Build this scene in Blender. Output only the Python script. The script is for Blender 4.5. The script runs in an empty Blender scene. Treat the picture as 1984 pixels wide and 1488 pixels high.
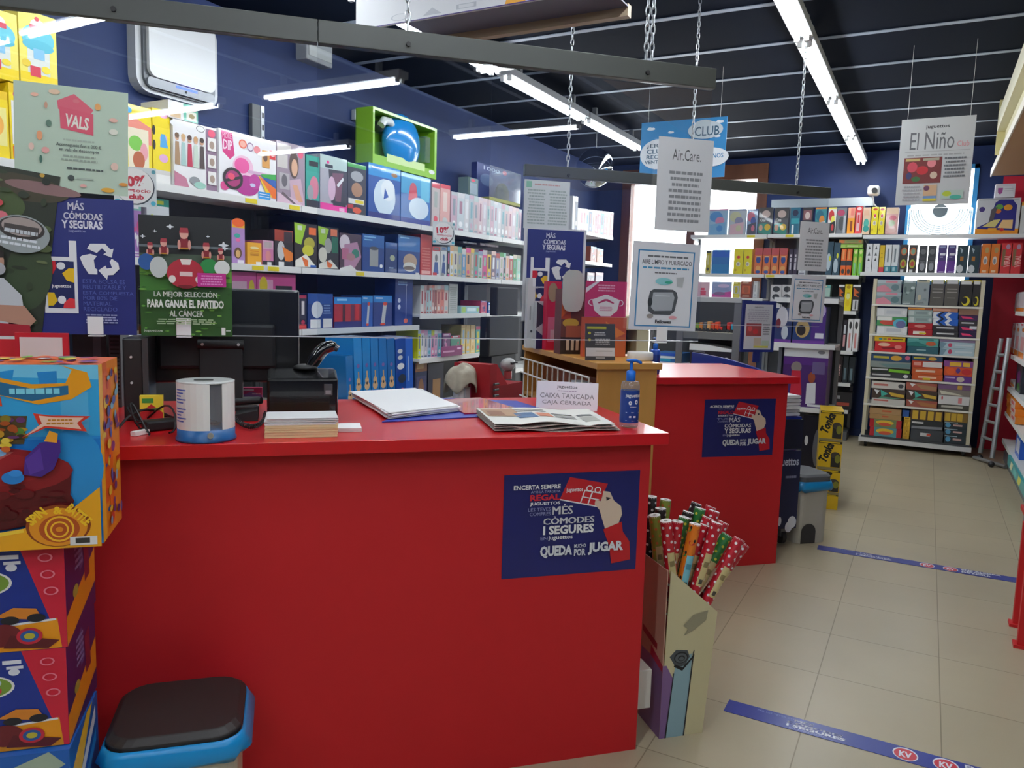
import bpy, math, random
from mathutils import Matrix, Vector

# ------------------------------------------------------------------ camera, world, exposure
SC = bpy.context.scene
COL = SC.collection
FPX, YAW, PITCH, ROLL, CAMH = 1495.8, 0.489853, 0.116415, 0.029498, 1.55
DDIR = 0.79605                      # direction of the counters, from +Y towards +X
_cy, _sy, _cp, _sp = math.cos(YAW), math.sin(YAW), math.cos(PITCH), math.sin(PITCH)
FW = Vector((-_sy*_cp, _cy*_cp, -_sp))
_r = Vector((_cy, _sy, 0)); _u = _r.cross(FW)
RT = math.cos(ROLL)*_r + math.sin(ROLL)*_u
UP = -math.sin(ROLL)*_r + math.cos(ROLL)*_u
CAMP = Vector((0, 0, CAMH))
cam_d = bpy.data.cameras.new('camera'); cam = bpy.data.objects.new('camera', cam_d); COL.objects.link(cam)
cam_d.sensor_width = 36.0; cam_d.lens = FPX*36/1984; cam_d.clip_start = 0.02; cam_d.clip_end = 100
cam.matrix_world = Matrix((( RT.x, UP.x, -FW.x, 0), (RT.y, UP.y, -FW.y, 0), (RT.z, UP.z, -FW.z, CAMH), (0, 0, 0, 1)))
SC.camera = cam
W = bpy.data.worlds.new('daylight'); SC.world = W; W.use_nodes = True
W.node_tree.nodes['Background'].inputs[0].default_value = (0.93, 0.97, 1.0, 1)
W.node_tree.nodes['Background'].inputs[1].default_value = 5.0
SC.view_settings.view_transform = 'Standard'; SC.view_settings.look = 'None'
SC.view_settings.gamma = 1; SC.view_settings.use_curve_mapping = False
SC.view_settings.exposure = 0.93
TUBE_POWER = 26.0
try:
    SC.cycles.use_denoising = True
    SC.cycles.max_bounces = 7; SC.cycles.diffuse_bounces = 4; SC.cycles.glossy_bounces = 3
    SC.cycles.transparent_max_bounces = 24; SC.cycles.transmission_bounces = 4
    SC.cycles.caustics_reflective = False; SC.cycles.caustics_refractive = False
    SC.cycles.sample_clamp_indirect = 4.0
    SC.cycles.use_adaptive_sampling = True; SC.cycles.adaptive_threshold = 0.02
except Exception:
    pass

def ray(px, py):
    return RT*((px-992)/FPX) - UP*((py-744)/FPX) + FW
def proj(p):
    d = Vector(p)-CAMP; z = d.dot(FW)
    return 992+FPX*d.dot(RT)/z, 744-FPX*d.dot(UP)/z

# ------------------------------------------------------------------ materials
PAL = dict(white='f2f2f0', paper='e9e8e4', black='101012', dark='26262a', grey='8d8f92', lgrey='c4c6c8', dgrey='4a4c50',
           red='b3121a', cred='c4141b', blue='1b4fa8', navy='1c2468', royal='2337a0', sky='2f8fd8', cyan='38b6dc', teal='2a9d8f', mint='c3d8c4',
           green='3a9a3c', lime='9ac82e', yellow='f4d21a', amber='f0a01c', orange='e8701e', pink='ea6aa8', lpink='f0bcc8', magenta='c4268c',
           purple='5b3390', lilac='a88fc8', mauve='9a8298', brown='6b4226', wood='c58f50', cream='e6dfc4', tan='c8a070', skin='e0b292', beige='d8c8a8',
           kraft='b98a58', olive='7c7c3a', maroon='7a1420', peach='f0a888')
MATS = {}
def lin(h):
    h = PAL.get(h, h); c = [int(h[i:i+2], 16)/255 for i in (0, 2, 4)]
    return tuple((x/12.92 if x <= .04045 else ((x+.055)/1.055)**2.4) for x in c)+(1,)
def mat(h='white', rough=.5, metal=0.0, coat=0.0, emit=0.0):
    h = PAL.get(h, h); k = (h, rough, metal, coat, emit)
    if k in MATS: return MATS[k]
    m = bpy.data.materials.new('paint_'+h); m.use_nodes = True; b = m.node_tree.nodes['Principled BSDF']
    b.inputs['Base Color'].default_value = lin(h); b.inputs['Roughness'].default_value = rough
    b.inputs['Metallic'].default_value = metal; b.inputs['Coat Weight'].default_value = coat
    if emit:
        b.inputs['Emission Color'].default_value = lin(h); b.inputs['Emission Strength'].default_value = emit
    MATS[k] = m; return m
def clear_mat(name, tint=(1, 1, 1), refl=1.0, f0=.045, rough=0.0, haze=0.0):
    """clear acrylic: see-through with a mirror reflection that grows at grazing angles"""
    if name in MATS: return MATS[name]
    m = bpy.data.materials.new(name); m.use_nodes = True; nt = m.node_tree; nt.nodes.clear(); N = nt.nodes.new
    out = N('ShaderNodeOutputMaterial'); mix = N('ShaderNodeMixShader'); tr = N('ShaderNodeBsdfTransparent'); gl = N('ShaderNodeBsdfGlossy')
    tr.inputs[0].default_value = (*tint, 1); gl.inputs['Roughness'].default_value = rough
    lw = N('ShaderNodeLayerWeight'); lw.inputs[0].default_value = .5
    pw = N('ShaderNodeMath'); pw.operation = 'POWER'; pw.inputs[1].default_value = 5
    mu = N('ShaderNodeMath'); mu.operation = 'MULTIPLY_ADD'; mu.inputs[1].default_value = (1-f0)*refl; mu.inputs[2].default_value = f0*refl
    nt.links.new(lw.outputs['Facing'], pw.inputs[0]); nt.links.new(pw.outputs[0], mu.inputs[0]); nt.links.new(mu.outputs[0], mix.inputs[0])
    nt.links.new(tr.outputs[0], mix.inputs[1]); nt.links.new(gl.outputs[0], mix.inputs[2])
    last = mix
    if haze:
        df = N('ShaderNodeBsdfDiffuse'); df.inputs[0].default_value = (.8, .8, .85, 1); m2 = N('ShaderNodeMixShader'); m2.inputs[0].default_value = haze
        nt.links.new(mix.outputs[0], m2.inputs[1]); nt.links.new(df.outputs[0], m2.inputs[2]); last = m2
    nt.links.new(last.outputs[0], out.inputs[0]); MATS[name] = m; return m
def noise_mat(name, c1, c2, scale=8, rough=.5, stretch=(1, 1, 1), bump=0.0, metal=0.0, coat=0.0):
    if name in MATS: return MATS[name]
    m = bpy.data.materials.new(name); m.use_nodes = True; nt = m.node_tree; b = nt.nodes['Principled BSDF']; N = nt.nodes.new
    tc = N('ShaderNodeTexCoord'); mp = N('ShaderNodeMapping'); mp.inputs['Scale'].default_value = stretch
    no = N('ShaderNodeTexNoise'); no.inputs['Scale'].default_value = scale; no.inputs['Detail'].default_value = 4
    cr = N('ShaderNodeValToRGB'); cr.color_ramp.elements[0].color = lin(c1); cr.color_ramp.elements[1].color = lin(c2)
    cr.color_ramp.elements[0].position = .35; cr.color_ramp.elements[1].position = .65
    L = nt.links.new
    L(tc.outputs['Object'], mp.inputs[0]); L(mp.outputs[0], no.inputs['Vector']); L(no.outputs[0], cr.inputs[0]); L(cr.outputs[0], b.inputs['Base Color'])
    b.inputs['Roughness'].default_value = rough; b.inputs['Metallic'].default_value = metal; b.inputs['Coat Weight'].default_value = coat
    if bump:
        bp = N('ShaderNodeBump'); bp.inputs['Strength'].default_value = bump; bp.inputs['Distance'].default_value = .01
        L(no.outputs[0], bp.inputs['Height']); L(bp.outputs[0], b.inputs['Normal'])
    MATS[name] = m; return m

# ------------------------------------------------------------------ mesh builder
_TXT = {}
def text_geo(s, bold):
    k = (s, bold); fake = 0
    if not s.isascii() and bold > 0: fake = bold; bold = 0
    if k in _TXT: return _TXT[k]
    cu = bpy.data.curves.new('lettering', 'FONT'); cu.body = s; cu.resolution_u = 2; cu.offset = bold
    o = bpy.data.objects.new('lettering', cu); COL.objects.link(o)
    dg = bpy.context.evaluated_depsgraph_get(); me = o.evaluated_get(dg).to_mesh()
    vs = [(v.co.x, v.co.y) for v in me.vertices]; fs = [tuple(p.vertices) for p in me.polygons]
    o.evaluated_get(dg).to_mesh_clear(); bpy.data.objects.remove(o); bpy.data.curves.remove(cu)
    if vs:
        x0 = min(v[0] for v in vs); x1 = max(v[0] for v in vs); y0 = min(v[1] for v in vs); y1 = max(v[1] for v in vs)
        vs = [((x-x0)/(x1-x0 or 1), (y-y0)/(y1-y0 or 1)) for x, y in vs]
    if fake:                       # heavier accented capitals: the same outline laid three times, a little apart
        n = len(vs); e = fake*.9/max(1, len(s)*.62); f0 = list(fs); v0 = list(vs)
        for dx in (-e, e): b_ = len(vs); vs = vs+[(min(1, max(0, x+dx)), y) for x, y in v0]; fs = fs+[tuple(b_+i for i in f) for f in f0]
    _TXT[k] = (vs, fs); return _TXT[k]
I4 = Matrix.Identity(4)
class MB:
    def __init__(s): s.v = []; s.f = []; s.mi = []; s.m = []; s.sm = []; s.T = I4
    def _m(s, m):
        if isinstance(m, str): m = mat(m)
        if m not in s.m: s.m.append(m)
        return s.m.index(m)
    def add(s, vs, fs, m, smooth=False):
        b = len(s.v); T = s.T
        s.v += [tuple(T @ Vector(p)) for p in vs] if T is not I4 else [tuple(p) for p in vs]
        k = s._m(m)
        for f in fs: s.f.append(tuple(b+i for i in f)); s.mi.append(k); s.sm.append(smooth)
        return s
    def box(s, x0, y0, z0, x1, y1, z1, m):
        v = [(x, y, z) for z in (z0, z1) for y in (y0, y1) for x in (x0, x1)]
        return s.add(v, [(0, 2, 3, 1), (4, 5, 7, 6), (0, 1, 5, 4), (1, 3, 7, 5), (3, 2, 6, 7), (2, 0, 4, 6)], m)
    def cyl(s, p0, p1, r0, m, r1=None, n=16, cap=True, smooth=True):
        p0 = Vector(p0); p1 = Vector(p1); r1 = r0 if r1 is None else r1; d = (p1-p0).normalized()
        a = d.orthogonal().normalized(); b = d.cross(a)
        v = [p0+(a*math.cos(t)+b*math.sin(t))*r0 for t in (2*math.pi*i/n for i in range(n))]+[p1+(a*math.cos(t)+b*math.sin(t))*r1 for t in (2*math.pi*i/n for i in range(n))]
        s.add(v, [(i, (i+1) % n, n+(i+1) % n, n+i) for i in range(n)], m, smooth)
        if cap: s.add(v, [tuple(range(n))[::-1], tuple(range(n, 2*n))], m)
        return s
    def lathe(s, prof, m, n=24, c=(0, 0, 0), smooth=True):
        v = []; f = []
        for r, z in prof: v += [(c[0]+r*math.cos(2*math.pi*i/n), c[1]+r*math.sin(2*math.pi*i/n), c[2]+z) for i in range(n)]
        for k in range(len(prof)-1): f += [(k*n+i, k*n+(i+1) % n, (k+1)*n+(i+1) % n, (k+1)*n+i) for i in range(n)]
        return s.add(v, f, m, smooth)
    def tube(s, pts, r, m, n=8, closed=False):
        P = [Vector(p) for p in pts]; N_ = len(P); v = []; prev = None
        for i, p in enumerate(P):
            d = (P[(i+1) % N_]-P[i-1]) if closed else (P[min(i+1, N_-1)]-P[max(i-1, 0)])
            d.normalize(); a = d.orthogonal().normalized() if prev is None else (prev-d*prev.dot(d)).normalized()
            prev = a; b = d.cross(a); v += [p+(a*math.cos(2*math.pi*j/n)+b*math.sin(2*math.pi*j/n))*r for j in range(n)]
        f = [(i*n+j, i*n+(j+1) % n, ((i+1) % N_)*n+(j+1) % n, ((i+1) % N_)*n+j) for i in range(N_ if closed else N_-1) for j in range(n)]
        s.add(v, f, m, True)
        if not closed: s.add(v, [tuple(range(n))[::-1], tuple(range((N_-1)*n, N_*n))], m)
        return s
    def ball(s, c, r, m, n=16, k=10, sc=(1, 1, 1)):
        v = [(c[0], c[1], c[2]-r*sc[2])]; f = []
        for i in range(1, k):
            t = math.pi*i/k
            v += [(c[0]+r*sc[0]*math.sin(t)*math.cos(2*math.pi*j/n), c[1]+r*sc[1]*math.sin(t)*math.sin(2*math.pi*j/n), c[2]-r*sc[2]*math.cos(t)) for j in range(n)]
        v.append((c[0], c[1], c[2]+r*sc[2])); e = len(v)-1
        f += [(0, 1+(j+1) % n, 1+j) for j in range(n)]
        for i in range(k-2): f += [(1+i*n+j, 1+i*n+(j+1) % n, 1+(i+1)*n+(j+1) % n, 1+(i+1)*n+j) for j in range(n)]
        f += [(e-n+j, e-n+(j+1) % n, e) for j in range(n)]
        return s.add(v, f, m, True)
    def prism(s, pts, y0, y1, m, side=None):
        """outline pts in x,z extruded from y0 to y1"""
        n = len(pts); v = [(x, y0, z) for x, z in pts]+[(x, y1, z) for x, z in pts]
        s.add(v, [tuple(range(n)), tuple(range(n, 2*n))[::-1]], m)
        return s.add(v, [((i+1) % n, i, n+i, n+(i+1) % n) for i in range(n)], side or m)
    def plate(s, pts, z0, z1, m):
        n = len(pts); v = [(x, y, z0) for x, y in pts]+[(x, y, z1) for x, y in pts]
        return s.add(v, [tuple(range(n))[::-1], tuple(range(n, 2*n))]+[(i, (i+1) % n, n+(i+1) % n, n+i) for i in range(n)], m)
    def art(s, prims, w, h, cw, ch, rough=.45, coat=0.0, x0=0.0, z0=0.0, y=0.0, step=.0004, first=1):
        """printed picture on the face y: prims in canvas units cw x ch, v downwards"""
        k = first
        for p in prims:
            t = p[0]; yy = y-step*k; k += .5
            X = lambda u: x0+u/cw*w
            Z = lambda q: z0+h-q/ch*h
            if t == 'r': _, a, b, c, d, col = p; pts = [(a, b), (a, d), (c, d), (c, b)]
            elif t == 'e':
                _, a, b, c, d, col = p[:6]; n = 22; pts = [(a+c*math.cos(2*math.pi*i/n), b-d*math.sin(2*math.pi*i/n)) for i in range(n)]
            elif t == 'p': _, pts, col = p
            elif t == 'o':  # ring
                _, a, b, r, wd, col = p[:6]; n = 24; asp = 1.0
                vs = []; a0, a1 = (p[6] if len(p) > 6 else (0, 360))
                for i in range(n+1):
                    q = math.radians(a0+(a1-a0)*i/n)
                    for rr in (r, r-wd): vs.append((X(a+rr*math.cos(q)), yy, Z(b-rr*math.sin(q))))
                s.add(vs, [(2*i, 2*i+1, 2*i+3, 2*i+2)[::-1] for i in range(n)], mat(col, rough, 0, coat)); continue
            elif t == 't':
                _, st, a, b, c, d, col = p[:7]; bold = p[7] if len(p) > 7 else .012
                vs, fs = text_geo(st, bold)
                if len(p) > 8:   # rotated text about its box centre (degrees, canvas units)
                    g = math.radians(p[8]); mx, my = (a+c)/2, (b+d)/2; V_ = []
                    for u, q in vs:
                        uu = a+u*(c-a)-mx; qq = d+q*(b-d)-my
                        V_.append((X(mx+uu*math.cos(g)+qq*math.sin(g)), yy, Z(my-uu*math.sin(g)+qq*math.cos(g))))
                else: V_ = [(X(a+u*(c-a)), yy, Z(d+q*(b-d))) for u, q in vs]
                s.add(V_, fs, mat(col, rough, 0, coat)); continue
            elif t == 'l':  # rows of small unreadable print
                _, a, b, c, d, n, col = p; rg = random.Random(int(a*7+b*13)); hh = (d-b)/n; vs = []; fs = []
                for i in range(n):
                    e = rg.uniform(0, .25)*(c-a); u = a+e/2; x2 = c-e/2
                    while u < x2:
                        L = min(rg.uniform(.06, .16)*(c-a), x2-u); q = len(vs)
                        vs += [(X(u), yy, Z(b+hh*(i+.25))), (X(u), yy, Z(b+hh*(i+.75))), (X(u+L), yy, Z(b+hh*(i+.75))), (X(u+L), yy, Z(b+hh*(i+.25)))]
                        fs.append((q, q+1, q+2, q+3)); u += L+.02*(c-a)
                s.add(vs, fs, mat(col, rough, 0, coat)); continue
            s.add([(X(u), yy, Z(q)) for u, q in pts], [tuple(range(len(pts)))], mat(col, rough, 0, coat))
        return s
    def build(s, name, parent=None, loc=None, rz=None, bevel=0, seg=2, smooth=None, sub=0):
        me = bpy.data.meshes.new(name); me.from_pydata(s.v, [], s.f); me.update()
        for m in s.m: me.materials.append(m)
        me.polygons.foreach_set('material_index', s.mi)
        me.polygons.foreach_set('use_smooth', s.sm if smooth is None else [smooth]*len(s.f)); me.update()
        o = bpy.data.objects.new(name, me); COL.objects.link(o)
        if parent: o.parent = parent
        if loc is not None: o.location = loc
        if rz is not None: o.rotation_euler = (0, 0, rz)
        if bevel:
            b = o.modifiers.new('bevel', 'BEVEL'); b.width = bevel; b.segments = seg; b.limit_method = 'ANGLE'; b.angle_limit = .6
        if sub:
            b = o.modifiers.new('sub', 'SUBSURF'); b.levels = sub; b.render_levels = sub
        return o
def thing(name, label, cat, loc=(0, 0, 0), rz=0, group=None):
    o = bpy.data.objects.new(name, None); COL.objects.link(o); o.empty_display_size = .05
    o.location = loc; o.rotation_euler = (0, 0, rz); return tag(o, label, cat, group)
def tag(o, label, cat, group=None):
    o['label'] = label; o['category'] = cat
    if group: o['group'] = group
    return o
def struct(o): o['kind'] = 'structure'; return o
def dup(root, loc, rz, label, group=None):
    r = root.copy(); COL.objects.link(r); r.location = loc; r.rotation_euler = (0, 0, rz); r['label'] = label
    if group: r['group'] = group
    for ch in list(root.children):
        c = ch.copy(); COL.objects.link(c); c.parent = r
        for g in list(ch.children): d = g.copy(); COL.objects.link(d); d.parent = c
    return r

# frames: a = to the right, b = away from the aisle, z up
class Frame:
    def __init__(s, ox, oy, rz): s.o = Vector((ox, oy, 0)); s.rz = rz; s.d = Vector((math.cos(rz), math.sin(rz), 0)); s.n = Vector((-math.sin(rz), math.cos(rz), 0))
    def p(s, a, b, z=0): return s.o+s.d*a+s.n*b+Vector((0, 0, z))
    def A(s, px, b, z):
        P0 = s.p(0, b, z)-CAMP; k = (px-992)/FPX     # (P0+a d).RT = k (P0+a d).FW
        return (k*P0.dot(FW)-P0.dot(RT))/(s.d.dot(RT)-k*s.d.dot(FW))
    def Z(s, a, b, py):
        P0 = s.p(a, b, 0)-CAMP; k = -(py-744)/FPX; e = Vector((0, 0, 1))
        return (k*P0.dot(FW)-P0.dot(UP))/(e.dot(UP)-k*e.dot(FW))
    def hit(s, px, py, b):
        d = ray(px, py); q = s.p(0, b); t = (q-CAMP).dot(s.n)/d.dot(s.n); P = CAMP+d*t
        return (P-s.o).dot(s.d), P.z
    def onz(s, px, py, z):
        d = ray(px, py); t = (z-CAMH)/d.z; P = CAMP+d*t
        return (P-s.o).dot(s.d), (P-s.o).dot(s.n)
LW = Frame(-3.6, 0, math.pi/2)      # left wall shelving, b=0 at the shelf lips
BWL = Frame(0, 9.4, 0)              # back wall shelving
CF = Frame(0, 0, math.pi/2-DDIR)    # the counters and the hanging screens
WORLD = Frame(0, 0, 0)
RED = mat('c2131a', .32, 0, .15); WHITE_MET = mat('e4e4e2', .35); DKMET = mat('4b4f52', .45, .3); STEEL = mat('a6a8aa', .35, .7)
ORD = ['first', 'second', 'third', 'fourth', 'fifth', 'sixth', 'seventh', 'eighth', 'ninth', 'tenth', 'eleventh', 'twelfth', 'thirteenth', 'fourteenth', 'fifteenth', 'sixteenth', 'seventeenth', 'eighteenth', 'nineteenth', 'twentieth', '21st', '22nd', '23rd', '24th', '25th', '26th']

# ------------------------------------------------------------------ the lamps (rows of twin fluorescent battens)
HZ = 3.10
def make_tube_light():
    t = thing('fluorescent_light', '', 'ceiling light')
    MB().box(-.06, -.74, .035, .06, .74, .09, mat('b9bcbf', .5)).build('housing', t, bevel=.006)
    for y in (-.5, .5): MB().box(-.02, y-.02, .088, .02, y+.02, 3.281-HZ, mat('8a8d90', .5)).build('ceiling_bracket', t)
    for x in (-.028, .028):
        MB().cyl((x, -.69, .018), (x, .69, .018), .0135, mat('f4faff', .5, emit=TUBE_POWER), n=8).build('tube', t)
        for y in (-.70, .70): MB().box(x-.014, y-.012, .002, x+.014, y+.012, .036, mat('d8d8d8', .4)).build('lamp_holder', t)
    return t
ROWS = [(-.80, [9.28-.0, 7.42, 5.88, 4.36, 2.83, 1.3, -.8, -2.4], 'right visible row'), (-2.87, [7.36, 5.85, 4.28, 2.75, 1.2, -.8], 'left visible row'),
        (1.05, [3.6, 1.5, -.6, -2.6], 'row behind the camera'), (3.0, [2.8, 0, -2.8], 'far row behind the camera')]
proto = make_tube_light(); first = True
nm = {0: 'above the right aisle', 1: 'above the left shelving', 2: 'above the camera', 3: 'far right'}
for ri, (x, ys, _) in enumerate(ROWS):
    for i, y in enumerate(ys):
        lab = 'twin tube ceiling light %s, %s from the back wall' % (nm[ri], ORD[i])
        if ri == 0 and i == 0: y = 8.95
        if first: proto.location = (x, y, HZ); proto['label'] = lab; proto['group'] = 'twin tube ceiling lights'; first = False
        else: dup(proto, (x, y, HZ), 0, lab)

# ------------------------------------------------------------------ the room
XL, XR, YB, YF, CZ = -4.05, 3.6, 9.9, -4.0, 3.28
def tile_mat():
    m = bpy.data.materials.new('floor_tiles'); m.use_nodes = True; nt = m.node_tree; b = nt.nodes['Principled BSDF']; N = nt.nodes.new; L = nt.links.new
    ge = N('ShaderNodeNewGeometry'); mp = N('ShaderNodeMapping'); mp.inputs['Location'].default_value = (.285, .25, 0)
    br = N('ShaderNodeTexBrick'); br.offset = 0; br.squash = 1; br.inputs['Scale'].default_value = 1
    br.inputs['Brick Width'].default_value = .45; br.inputs['Row Height'].default_value = .45; br.inputs['Mortar Size'].default_value = .0022
    br.inputs['Color1'].default_value = lin('b3a78b'); br.inputs['Color2'].default_value = lin('aca186'); br.inputs['Mortar'].default_value = lin('85795f')
    no = N('ShaderNodeTexNoise'); no.inputs['Scale'].default_value = 2.2; no.inputs['Detail'].default_value = 5
    mx = N('ShaderNodeMixRGB'); mx.blend_type = 'OVERLAY'; mx.inputs[0].default_value = .12
    L(ge.outputs['Position'], mp.inputs[0]); L(mp.outputs[0], br.inputs['Vector']); L(ge.outputs['Position'], no.inputs['Vector'])
    L(br.outputs[0], mx.inputs[1]); L(no.outputs[0], mx.inputs[2]); L(mx.outputs[0], b.inputs['Base Color'])
    b.inputs['Roughness'].default_value = .34; b.inputs['Specular IOR Level'].default_value = .45
    return m
struct(MB().box(XL-.1, YF-.1, -.1, XR+.1, YB+.1, 0, tile_mat()).build('floor'))
NAVYC = mat('0e1626', .8); NAVYC.node_tree.nodes['Principled BSDF'].inputs['Specular IOR Level'].default_value = .05; WALLB = noise_mat('wall_blue_paint', '1b3266', '182d5e', 3, .6)
struct(MB().box(XL-.1, YF-.1, CZ, XR+.1, YB+.1, CZ+.1, NAVYC).build('ceiling'))
struct(MB().box(XL-.1, YF, 0, XL, YB, CZ, WALLB).build('wall_left'))
struct(MB().box(XR, YF, 0, XR+.1, YB, CZ, WALLB).build('wall_right'))
struct(MB().box(XL-.1, YF-.1, 0, XR+.1, YF, CZ, mat('5a6274', .7)).build('wall_front'))
# back wall with a doorway (brown frame) and a shop window (light blue frame)
def bx(px, py, y=9.9): return WORLD.A(px, y, CAMH+1) if py is None else WORLD.hit(px, py, y)
dx0, _z = WORLD.hit(1205, 480, 9.9); dx1, _z2 = WORLD.hit(1482, 400, 9.9); dz = WORLD.hit(1440, 332, 9.9)[1]
wx0 = WORLD.hit(1752, 450, 9.9)[0]; wx1 = WORLD.hit(1897, 340, 9.9)[0]; wz1 = WORLD.hit(1890, 318, 9.9)[1]; wz0 = WORLD.hit(1830, 552, 9.9)[1]
RX = WORLD.hit(1925, 540, 9.9)[0]
wall = MB()
wall.box(XL, YB, 0, dx0, YB+.15, CZ, WALLB).box(dx0, YB, dz, dx1, YB+.15, CZ, WALLB).box(dx1, YB, 0, wx0, YB+.15, CZ, WALLB)
wall.box(wx0, YB, 0, wx1, YB+.15, wz0, WALLB).box(wx0, YB, wz1, wx1, YB+.15, CZ, WALLB).box(wx1, YB, 0, XR+.1, YB+.15, CZ, WALLB)
struct(wall.build('wall_back'))
struct(MB().box(RX, YB-.012, 0, XR, YB-.001, WORLD.hit(1950, 342, 9.9)[1], mat('d8203a', .5)).build('trim_1'))   # red facing of the back wall's right end
BROWN = noise_mat('door_frame_wood', '7a4a30', '66391f', 6, .5, (1, 1, .15))
f = MB(); fw = .14
f.box(dx0-.02, YB-.03, 0, dx0+fw-.04, YB+.12, dz+.05, BROWN).box(dx1-fw+.04, YB-.03, 0, dx1+.02, YB+.12, dz+.05, BROWN).box(dx0-.02, YB-.035, dz-.1, dx1+.02, YB+.12, dz+.08, BROWN)
d = struct(f.build('door_1'))
cx = (dx0+dx1)/2
MB().box(cx-.05, YB+.02, 0, cx+.05, YB+.08, dz-.1, BROWN).box(dx0+.1, YB+.02, .0, dx1-.1, YB+.08, .25, BROWN).build('door_stile', d)
MB().box(dx0+.1, YB+.04, .25, cx-.05, YB+.05, dz-.1, clear_mat('window_glass')).build('glass', d)
MB().box(cx+.05, YB+.04, .25, dx1-.1, YB+.05, dz-.1, clear_mat('window_glass')).build('glass', d)
LBL = mat('3f9fdc', .4)
f = MB(); g = .045
f.box(wx0, YB-.02, wz0, wx0+g, YB+.1, wz1, LBL).box(wx1-g, YB-.02, wz0, wx1, YB+.1, wz1, LBL).box(wx0, YB-.02, wz1-g, wx1, YB+.1, wz1, LBL).box(wx0, YB-.02, wz0, wx1, YB+.1, wz0+g, LBL)
w_ = struct(f.build('window_1')); MB().box(wx0+g, YB+.04, wz0+g, wx1-g, YB+.05, wz1-g, clear_mat('window_glass')).build('glass', w_)
struct(MB().box(dx1, YB-.015, 0, wx0, YB, .08, mat('20315e', .5)).build('baseboard_back'))
# pavement outside, seen white through the glass
struct(MB().box(XL-3, YB+.16, -.12, XR+3, YB+9, -.02, mat('d8d8d4', .8)).build('trim_2'))
# ceiling slats
y = 8.60; i = 3
while y > -3.5:
    o = MB().box(XL, y-.022, CZ-.006, XR, y+.022, CZ-.001, mat('98a4b8', .5)).build('trim_%d' % i); struct(o); y -= .745; i += 1
o = MB().box(XL, 9.328, CZ-.006, XR, 9.372, CZ-.001, mat('a8b4c8', .5)).build('trim_%d' % i); struct(o)

# ------------------------------------------------------------------ counters
def sticker(parent, F, px, lang, name='gift_card_poster'): pass
REDB = mat('c2131a', .6)
def counter(label, F, u0, u1, v0, v1, ztop, over, ov_end):
    t = thing('checkout_counter', label, 'counter', F.p(u0, v0), F.rz); w = u1-u0; dp = v1-v0
    MB().box(0, over, .0, w, over+.03, ztop-.04, REDB).build('front_panel', t)
    MB().box(w-.03, over+.03, 0, w, dp-.05, ztop-.04, REDB).build('side_panel', t)
    MB().box(0, over+.03, 0, .03, dp-.05, ztop-.04, REDB).build('side_panel', t)
    MB().box(.03, over+.03, .45, w-.03, dp-.1, .47, mat('8e1118', .5)).build('inner_shelf', t)
    MB().box(-.0, 0, ztop-.038, w+ov_end, dp, ztop, RED).build('worktop', t, bevel=.002)
    return t
TV = 2.200; ZT = CF.hit(1297, 839, TV)[1]; TE = CF.hit(1297, 845, TV)[0]-1.149
counter('red checkout counter with a glossy top, the nearest one with papers on it', CF, -.98, 1.149, TV, 3.05, ZT, .073, TE)
TV2 = 3.775; ZT2 = CF.Z(CF.A(1526, TV2, 1.1), TV2, 731)
counter('red checkout counter standing further back beside the wrapping paper rolls', CF, 1.75, CF.A(1503, 3.826, .02), TV2, 4.62, ZT2, .051, CF.hit(1550, 736, TV2)[0]-CF.A(1503, 3.826, .02))
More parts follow.
